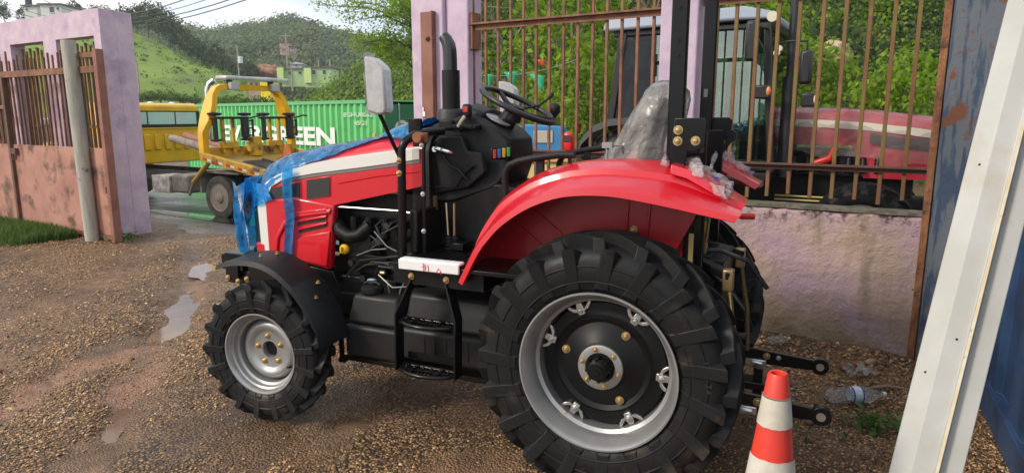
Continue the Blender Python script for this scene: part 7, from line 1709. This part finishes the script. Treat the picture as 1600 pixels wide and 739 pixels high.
# bubble wrap round the two rear lamps
lampw = film_mat("lamp_wrap", (0.95, 0.93, 0.93), (0.80, 0.76, 0.76), 0.34, 0.06, 40.0, 0.5, 0.35)
def lamp_wrap(s, label):
    """crumpled ribbons of wrap: along the lamp's inner edge, round its rear end, and a loose tuft"""
    m = MB(); zl = lambda x: float(np.interp(x, [-.47, -.435, -.385, -.30, -.235, -.19], [1.262, 1.292, 1.326, 1.366, 1.386, 1.392]))
    def ribbon(path, w, sd, n=36):
        P_ = [Vector(p) for p in path]; rows = []
        for i in range(n):
            t_ = i / (n - 1) * (len(P_) - 1); j = min(int(t_), len(P_) - 2); c = P_[j].lerp(P_[j+1], t_ - j); row = []
            for k in range(7):
                a = math.pi * (k / 6) ; q = c + Vector((0.35 * w * math.sin(a * 2 + i * .7), w * (k / 6 - .5), .55 * w * math.sin(a)))
                q += Vector((wr(q, .008, 26.0, sd), wr(q, .008, 30.0, sd + 4), abs(wr(q, .009, 28.0, sd + 9)))); row.append((q.x, s * q.y, q.z))
            rows.append(row)
        m.loft(rows, ring=False)
    ribbon([(-.19, .375, zl(-.19) + .004), (-.28, .372, zl(-.28) + .004), (-.38, .375, zl(-.38) + .002), (-.44, .385, zl(-.44))], .040, 1.0)
    ribbon([(-.44, .37, zl(-.44)), (-.452, .44, zl(-.45) - .012), (-.448, .53, zl(-.45) - .022), (-.40, .545, zl(-.40) - .02)], .046, 2.0)
    ribbon([(-.30, .37, zl(-.30) + .01), (-.325, .45, zl(-.33) + .004), (-.345, .53, zl(-.345) - .008)], .060, 3.0)
    ribbon([(-.195, .37, zl(-.195) + .006), (-.20, .45, zl(-.20) - .004), (-.21, .52, zl(-.21) - .02)], .030, 5.0)
    ribbon([(-.36, .365, zl(-.36) + .01), (-.375, .345, zl(-.36) + .05), (-.38, .35, zl(-.36) + .075)], .024, 4.0, 14)
    tr_thing_mesh("bubble_wrap", m, lampw, label, "plastic wrap", smooth=70)
lamp_wrap(1, "bubble wrap bunched over the lamp on the tractor's nearer rear fender")
lamp_wrap(-1, "bubble wrap bunched over the lamp on the tractor's farther rear fender")

# ================================================================== TRAFFIC CONE
cn = thing("traffic_cone", "scuffed red and white striped traffic cone standing behind the tractor's big wheel", "cone", (0.848, 2.03, 0.0), R(20))
c_red = pm("cone_red", (0.72, 0.045, 0.025), r=0.45, c2=(0.62, 0.05, 0.035), scale=8, bump=0.1, bscale=40, bdist=0.003)
c_wht = pm("cone_white", (0.60, 0.57, 0.50), r=0.5, c2=(0.50, 0.46, 0.38), scale=9, c3=(0.22, 0.18, 0.13), scale3=7, lo3=0.62, hi3=0.70, bump=0.3, bscale=90, bdist=0.003)
zt = 0.765
def cr(z): return 0.031 + (zt - z) * 0.122
m = MB(); m.lathe([(0.03, cr(.03)), (.10, cr(.10)), (.28, cr(.28)), (.47, cr(.47)), (.58, cr(.58)), (zt - .01, cr(zt - .01)), (zt, cr(zt) - .004), (zt - .002, cr(zt) - .010), (zt - .03, cr(zt) - .012), (.05, cr(.05) - .012)], (0, 0, 0), 'z', 48); m.build("cone_body", c_red, cn, smooth=40)
def sleeve(z0, z1, sd):
    m = MB(); n_ = 64
    rows = [[(math.cos(2*math.pi*k/n_) * (cr(z) + .0028), math.sin(2*math.pi*k/n_) * (cr(z) + .0028), z + .003 * mnoise.noise(Vector((math.cos(2*math.pi*k/n_)*3, math.sin(2*math.pi*k/n_)*3, sd)))) for k in range(n_)] for z in (z0, (z0*2 + z1)/3, (z0 + 2*z1)/3, z1)]
    m.loft(rows, caps=False); return m.build("white_sleeve", c_wht, cn, smooth=60)
sleeve(.594, .687, 1); sleeve(.30, .489, 2)
m = MB(); m.lathe([(.6855, cr(.687) + .0025), (.689, cr(.687) + .004), (.691, cr(.691) + .001)], (0, 0, 0), 'z', 48); m.build("dirty_seam", pm("seam_dirt", (0.16, 0.14, 0.11), r=0.8), cn)
m = MB(); m.prism([(-.19, -.15), (-.15, -.19), (.15, -.19), (.19, -.15), (.19, .15), (.15, .19), (-.15, .19), (-.19, .15)], 0.0, .032, 'xy'); m.build("base", pm("cone_base_black", (0.03, 0.03, 0.03), r=0.7), cn, bevel=0.008)

# ================================================================== PLASTIC BOTTLES
pet = film_mat("pet_plastic", (0.97, 0.98, 0.98), (0.85, 0.88, 0.88), 0.16, 0.22, 30.0, 0.3, 0.06)
def bottle(loc, rotz, L_, r, label, name, lay, crushed=0.0, ribs=True, lab=True):
    t = thing(name, label, "bottle", loc, rotz)
    pr = [(0.0, r*.55), (.01, r*.9), (.03, r)]
    x = .05
    while x < L_ * .36: pr += [(x, r), (x + .008, r*.94), (x + .016, r)]; x += .022
    pr += [(L_*.38, r*.97), (L_*.56, r*.97), (L_*.58, r), (L_*.70, r*.98), (L_*.80, r*.80), (L_*.88, r*.48), (L_*.92, r*.30), (L_*.955, r*.27), (L_*.955, 0)]
    m = MB(); m.lathe([(a, q) for a, q in pr], (0, 0, 0), 'x', 28)
    if crushed: m.v = [(v[0], v[1] + crushed * .5 * mnoise.noise(Vector(v) * 25), v[2] * (1 - crushed * 8 * max(0, mnoise.noise(Vector(v) * 14)))) for v in m.v]
    m.v = [(v[0], v[1], v[2] + r) for v in m.v]; m.build("bottle_body", pet, t, smooth=50)
    m = MB(); m.lathe([(L_*.945, r*.31), (L_, r*.31), (L_ + .001, 0)], (0, 0, r), 'x', 18); m.build("cap", pm("cap_white", (0.75, 0.75, 0.73), r=0.4), t)
    if lab:
        m = MB(); m.lathe([(L_*.41, r*.985), (L_*.56, r*.985)], (0, 0, r), 'x', 28); m.f = m.f[:28]; m.build("label", pm("label_pale", (0.50, 0.62, 0.72), r=0.4, c2=(0.72, 0.75, 0.76), scale=60), t, smooth=60)
        for a in (.405, .555):
            m = MB(); m.lathe([(L_*a, r*.992), (L_*a + .008, r*.992)], (0, 0, r), 'x', 28); m.f = m.f[:28]; m.build("label_band", pm("label_blue", (0.02, 0.06, 0.40), r=0.4), t, smooth=60)
    return t
pb0 = Vector((1.735, 3.50, gz1(1.82, 3.5) + .008))
bottle(pb0, R(2), 0.335, 0.047, "large clear plastic bottle with a blue banded label lying in the rubble", "plastic_bottle", None)
pb1 = Vector((1.70, 4.28, gz1(1.75, 4.28) + .03))
bottle(pb1, R(14), 0.17, 0.030, "small crushed clear bottle lying at the foot of the low wall", "plastic_bottle", None, crushed=.02, lab=False)
p_ = (2.10, 3.86); m = MB(); rows = []
for i in range(12):
    rows.append([tuple(Vector((.16 * (i / 11 - .5), .10 * (k / 9 - .5), .03)) + Vector((0, 0, abs(wr((i * .1, k * .1, 0), .10, 3.0, 2.0))))) for k in range(10)])
m.loft(rows, ring=False); tag(m.build("plastic_bag", clear, loc=(*p_, gz1(*p_)), smooth=70), "scrap of clear plastic lying beyond the large bottle's cap", "plastic scrap")
p_ = (2.17, 3.66); tag(MB().tube([(-.14, 0, .02), (0, .02, .03), (.13, -.01, .02)], [.006, .009, .005], 6).build("stick", pm("dry_stick", (0.30, 0.22, 0.14), r=0.8), loc=(*p_, gz1(*p_))), "dry stick lying just right of the large bottle's cap", "stick")
leafm = pm("fallen_leaf", (0.30, 0.34, 0.05), r=0.6)
for (x, y, lab, mt) in ((-1.22, 2.72, "pale yellowish leaf lying on the gravel below the front wheel", pm("leaf_pale", (0.50, 0.38, 0.16), r=0.6)), (-.55, 2.80, "green leaf lying on the gravel near the front wheel's rear", leafm), (-2.75, 3.45, "green leaf lying in the mud at the lower left", leafm), (-.30, 2.68, "small yellow leaf on the gravel between the wheels", pm("leaf_yellow", (0.55, 0.42, 0.04), r=0.6))):
    m = MB(); m.add([(-.03, 0, .004), (0, .013, .012), (.032, 0, .006), (0, -.013, .010)], [(0, 1, 2), (0, 2, 3)]); tag(m.build("fallen_leaf", mt, loc=(x, y, gz1(x, y) + .014), rot=(0, 0, x * 7), smooth=0, solid=.001), lab, "leaf")

# ================================================================== CABBED TRACTOR BEHIND THE RAILING
b_rot = math.atan2(-0.515, 0.857); bt = thing("tractor", "large red tractor with a glazed cab and plastic wrapped hood behind the rusty bars", "tractor", (3.3, 6.2, 0.0), b_rot)
fadred = pm("wrapped_red", (0.40, 0.012, 0.03), r=0.35, c2=(0.46, 0.04, 0.06), scale=3, bump=0.4, bscale=12, bdist=0.01)
def big_tyre(x, y, z, Rt, hw, rr, n, side):
    mm = tyre(Rt, hw, rr, n, .042, .045, .30); w = mm.build("wheel", rub, bt, loc=(x, y, z), rot=(0, .1, 0), smooth=48)
    r_ = MB(); r_.lathe([(-hw*.8, rr), (-hw*.85, rr*1.03), (-hw*.8, rr*.97), (-hw*.5, rr*.9), (-hw*.2, rr*.5), (-hw*.25, 0)], (0, 0, 0), 'y', 40); (r_ if side < 0 else r_.mirror()).build("rim", pm("rim_grey", (0.30, 0.30, 0.30), r=0.4, m=0.5), w, smooth=40)
big_tyre(-.04, .17, .47, .475, .17, .27, 18, -1); big_tyre(-.04, 1.65, .47, .475, .17, .27, 18, 1)
big_tyre(-2.36, .20, .72, .72, .22, .42, 20, -1); big_tyre(-2.36, 1.60, .72, .72, .22, .42, 20, 1)
m = MB(); m.box(-2.5, .35, .72, 1.10, .55, .95); m.box(-.2, .5, .7, 1.12, .45, .75); m.cyl((-.04, .2, .47), (-.04, 1.6, .47), .08); m.cyl((-2.36, .2, .72), (-2.36, 1.6, .72), .13); m.box(-.95, .15, .62, 1.2, .955, 1.22)
for k in range(7): m.cyl((-.75 + .13*k, .56, 1.0), (-.75 + .13*k, .62, 1.15), .03)
m.build("chassis", blk_e, bt, bevel=0.01)
m = MB(); m.tube([(-.55, .60, 1.08), (-.40, .58, 1.14), (-.36, .57, 1.24)], .04, 10); m.build("intake_pipe", pm("pipe_red", (0.55, 0.03, 0.02), r=0.35), bt, smooth=60)
m = MB(); m.tube([(-.90, .50, .74), (-.25, .50, .74)], .012, 6); m.tube([(-.90, .50, .70), (-.25, .50, .70)], .012, 6); m.build("brake_line", pm("line_brass", (0.42, 0.34, 0.12), r=0.4, m=0.6), bt)
m = MB(); 
def bh(x): return [(x, .62, 1.27 if x < -.1 else .95), (x, .58, float(np.interp(x, [-.95, .6], [1.50, 1.38]))), (x, .64, float(np.interp(x, [-.95, -.2, .6], [1.60, 1.585, 1.49]))), (x, .78, float(np.interp(x, [-.95, -.2, .6], [1.645, 1.63, 1.53]))), (x, 1.06, float(np.interp(x, [-.95, -.2, .6], [1.645, 1.63, 1.53]))), (x, 1.20, float(np.interp(x, [-.95, -.2, .6], [1.60, 1.585, 1.49]))), (x, 1.26, 1.40), (x, 1.22, 1.25 if x < -.1 else .95)]
m.loft([bh(x) for x in (-.95, -.7, -.45, -.2, -.09, .15, .4, .6)]); bh_o = m.build("hood", fadred, bt, smooth=40)
m = MB(); m.loft([[(x, .570, z), (x, .574, z - .075), (x, .560, z - .075), (x, .556, z)] for x, z in ((-.95, 1.535), (-.5, 1.525), (-.1, 1.50), (.3, 1.455), (.6, 1.41))]); m.build("white_stripe", pm("stripe_cream", (0.62, 0.58, 0.48), r=0.4), bh_o)
m = MB(); m.loft([[(x, .572, z), (x, .568, z - .10), (x, .556, z - .10), (x, .56, z)] for x, z in ((-.06, 1.40), (.2, 1.36), (.4, 1.35), (.6, 1.30))]); m.build("black_decal", pm("decal_black", (0.05, 0.045, 0.045), r=0.4), bh_o)
# cab
glass = film_mat("tinted_glass", (0.62, 0.80, 0.70), (0.05, 0.09, 0.08), 0.06, 0.60, 1.0, 0.0, 0.01)
cabf = pm("cab_frame_black", (0.014, 0.014, 0.015), r=0.35)
m = MB()
for y in (.18, 1.66):
    for (a, b, w_) in (((-2.66, 1.45), (-2.52, 2.46), .09), ((-1.72, 1.2), (-1.72, 2.46), .06), ((-.90, 1.0), (-1.02, 2.46), .07), ((-2.66, 1.45), (-2.0, 1.40), .10), ((-2.0, 1.40), (-1.72, 1.0), .10), ((-1.72, .95), (-.90, .95), .08)):
        m.bar((a[0], y, a[1]), (b[0], y, b[1]), .07, w_, (0, 1, 0)) if False else m.bar((a[0], y, a[1]), (b[0], y, b[1]), w_, .07, (0, 1, 0))
m.box(-2.64, -.98, .16, 1.68, 2.42, 2.475); m.box(-2.6, -.9, .2, 1.64, .92, 1.0); m.bar((-2.66, .2, 1.45), (-2.66, 1.64, 1.45), .08, .08)
m.bar((-2.60, .20, 1.98), (-1.80, .20, 2.06), .03, .14)
cabo = m.build("cab_frame", cabf, bt, bevel=0.01)
m = MB(); m.loft([[(x, y0, z0), (x, y1, z0), (x, y1 - .06, z1), (x, y0 + .06, z1)] for x, y0, y1, z0, z1 in ((-2.78, .16, 1.68, 2.50, 2.56), (-2.70, .08, 1.76, 2.48, 2.62), (-1.25, .08, 1.76, 2.50, 2.64), (-.98, .14, 1.70, 2.50, 2.58))]); m.build("roof", pm("roof_bluegrey", (0.27, 0.31, 0.37), r=0.4), bt, bevel=0.03)
for (nm, pts) in (("door_window", [(-1.69, .175, 1.02), (-.945, .175, 1.02), (-1.05, .175, 2.41), (-1.69, .175, 2.41)]), ("side_window", [(-2.60, .175, 1.50), (-1.75, .175, 1.44), (-1.75, .175, 2.41), (-2.48, .175, 2.41)]), ("windscreen", [(-.90, .22, 1.02), (-.90, 1.62, 1.02), (-1.02, 1.62, 2.41), (-1.02, .22, 2.41)]), ("rear_window", [(-2.64, .22, 1.50), (-2.64, 1.62, 1.50), (-2.52, 1.62, 2.41), (-2.52, .22, 2.41)]), ("far_window", [(-2.60, 1.665, 1.50), (-.945, 1.665, 1.1), (-1.05, 1.665, 2.41), (-2.48, 1.665, 2.41)])):
    m = MB(); m.add(pts, [(0, 1, 2, 3)]); m.build(nm, glass, bt, smooth=0, solid=.006)
m = MB(); m.box(-2.2, -1.75, .65, 1.2, 1.15, 1.30); m.box(-2.32, -2.2, .65, 1.2, 1.15, 1.95); m.box(-1.35, -1.1, .75, 1.1, 1.0, 1.45); m.tube([Vector((-1.32, .92, 1.5)) + Vector((.06*math.cos(a), .19*math.sin(a), .17*math.cos(a))) for a in np.linspace(0, 6.283, 24, endpoint=False)], .015, 8, closed=True); m.build("cab_interior", pm("interior_dark", (0.02, 0.022, 0.022), r=0.7), bt, bevel=0.02)
m = MB(); pts = [(-2.98, 1.10), (-2.92, 1.28), (-2.78, 1.42), (-2.58, 1.495), (-2.36, 1.515), (-2.12, 1.47), (-1.95, 1.38)]; m.loft([[(x, -.02, z), (x, .40, z + .02), (x, .40, z + .05), (x, -.03, z + .035), (x, -.035, z - .04)] for x, z in pts]); m.build("rear_fender", pm("fender_dark_grey", (0.045, 0.047, 0.05), r=0.4), bt, smooth=50)
m = MB(); m.box(-3.03, -3.0, .05, .12, 1.36, 1.47); m.build("red_reflector", pm("reflect_red", (0.4, 0.01, 0.01), r=0.3), bt)
m = MB(); m.cyl((-.80, .35, .95), (-.80, .35, 1.95), .075, seg=16); m.cyl((-.80, .35, 1.95), (-.80, .35, 3.0), .048, seg=14); m.build("exhaust_stack", pm("stack_black", (0.012, 0.012, 0.013), r=0.4), bt, smooth=40)
for (x, y, z, h_) in ((-1.10, -.12, 2.27, .19), (-.62, .02, 2.02, .16)):
    m = MB(); m.box(x - .06, x + .06, y - .03, y + .03, z - h_, z + h_); m.build("door_mirror", cabf, bt, bevel=0.03)
m = MB(); m.tube([(-.95, .18, 2.25), (-.80, .02, 2.26), (-.62, .02, 2.26), (-.62, .02, 2.18)], .012, 6); m.tube([(-1.0, .18, 2.40), (-1.10, -.1, 2.42), (-1.10, -.12, 2.40)], .012, 6); m.build("mirror_arm", cabf, bt)
for (x, y, z) in ((-1.02, .02, 1.80), (-.60, .10, 1.72)):
    m = MB(); m.box(x - .05, x + .10, y - .05, y + .05, z - .07, z + .06); tl_ = m.build("indicator", cabf, bt, bevel=0.015); m = MB(); m.ball((x + .085, y - .045, z), .042, 12, 8, (.55, .6, 1.1)); m.build("amber_lens", pm("amber_lens", (0.62, 0.22, 0.07), r=0.25) if x < -.8 else pm("pale_lens", (0.70, 0.50, 0.38), r=0.25), tl_)
for (x, z) in ((-.98, 2.50), (-.92, 2.16), (-.90, 2.20)):
    m = MB(); m.cyl((x + .03, .06, z), (x + .03, .0, z), .05 if z > 2.3 else .03, seg=14); m.build("work_light", pm("worklight_glass", (0.62, 0.58, 0.42), r=0.2), bt)
m = MB(); m.tube([(-1.2, .12, 2.42), (-1.08, .1, 2.1), (-.98, .12, 1.95)], .008, 6); m.tube([(-1.15, .12, 2.42), (-1.02, .1, 2.2), (-1.0, .12, 1.85)], .008, 6); m.build("wiper_cable", cabf, bt)
# loose clear wrap draped over that hood
m = MB(); rows = []
for i in range(40):
    x = -.97 + 1.6 * i / 39; b = bh(x); prof_ = [Vector(b[1]) - Vector((0, .02, .28 + .15 * max(0, mnoise.noise(Vector((x * 3, 0, 0)))))), Vector(b[1]) - Vector((0, .03, 0)), Vector(b[2]) + Vector((0, -.02, .01)), Vector(b[3]) + Vector((0, 0, .012)), Vector(b[4]) + Vector((0, 0, .012)), Vector(b[5]) + Vector((0, .01, .01))]; row = []
    for k in range(24):
        t_ = k / 23 * 5; j = min(int(t_), 4); p = prof_[j].lerp(prof_[j+1], t_ - j); p += Vector((0, -.7, .4)) * wr(p, .035, 5.0, 3.0); row.append(tuple(p))
    rows.append(row)
m.loft(rows, ring=False); o = m.build("plastic_film", film_mat("clear_wrap_big", (0.90, 0.86, 0.86), (0.66, 0.58, 0.57), 0.20, 0.14, 6.0, 0.7, 0.15), loc=(3.3, 6.2, 0.0), rot=(0, 0, b_rot), smooth=70)
tag(o, "clear crumpled plastic draped over the cabbed tractor's hood", "plastic wrap")
m = MB(); m.loft([[(x, .53 + .02*math.sin(z*30), z), (x + .03, .50, z), (x + .06 + .02*math.sin(z*22), .54, z)] for x, z in ((-.93, 1.62), (-.97, 1.45), (-.98, 1.3), (-.95, 1.15), (-.90, 1.02))], ring=False); m.build("hanging_fold", MATS["clear_wrap_big"], o, smooth=70)
# ================================================================== AIR
m = MB(); m.box(-370, 370, -90, 430, -4.0, 60.0)
hz = m.build("haze", bpy.data.materials.new("haze"), smooth=0); hz.data.materials[0].use_nodes = True
hn = hz.data.materials[0].node_tree; hn.nodes.clear(); ho = hn.nodes.new("ShaderNodeOutputMaterial"); hv = hn.nodes.new("ShaderNodeVolumePrincipled")
hv.inputs["Color"].default_value = (0.85, 0.90, 0.95, 1); hv.inputs["Density"].default_value = 0.0006; hn.links.new(hv.outputs["Volume"], ho.inputs["Volume"])
tag(hz, kind="stuff")
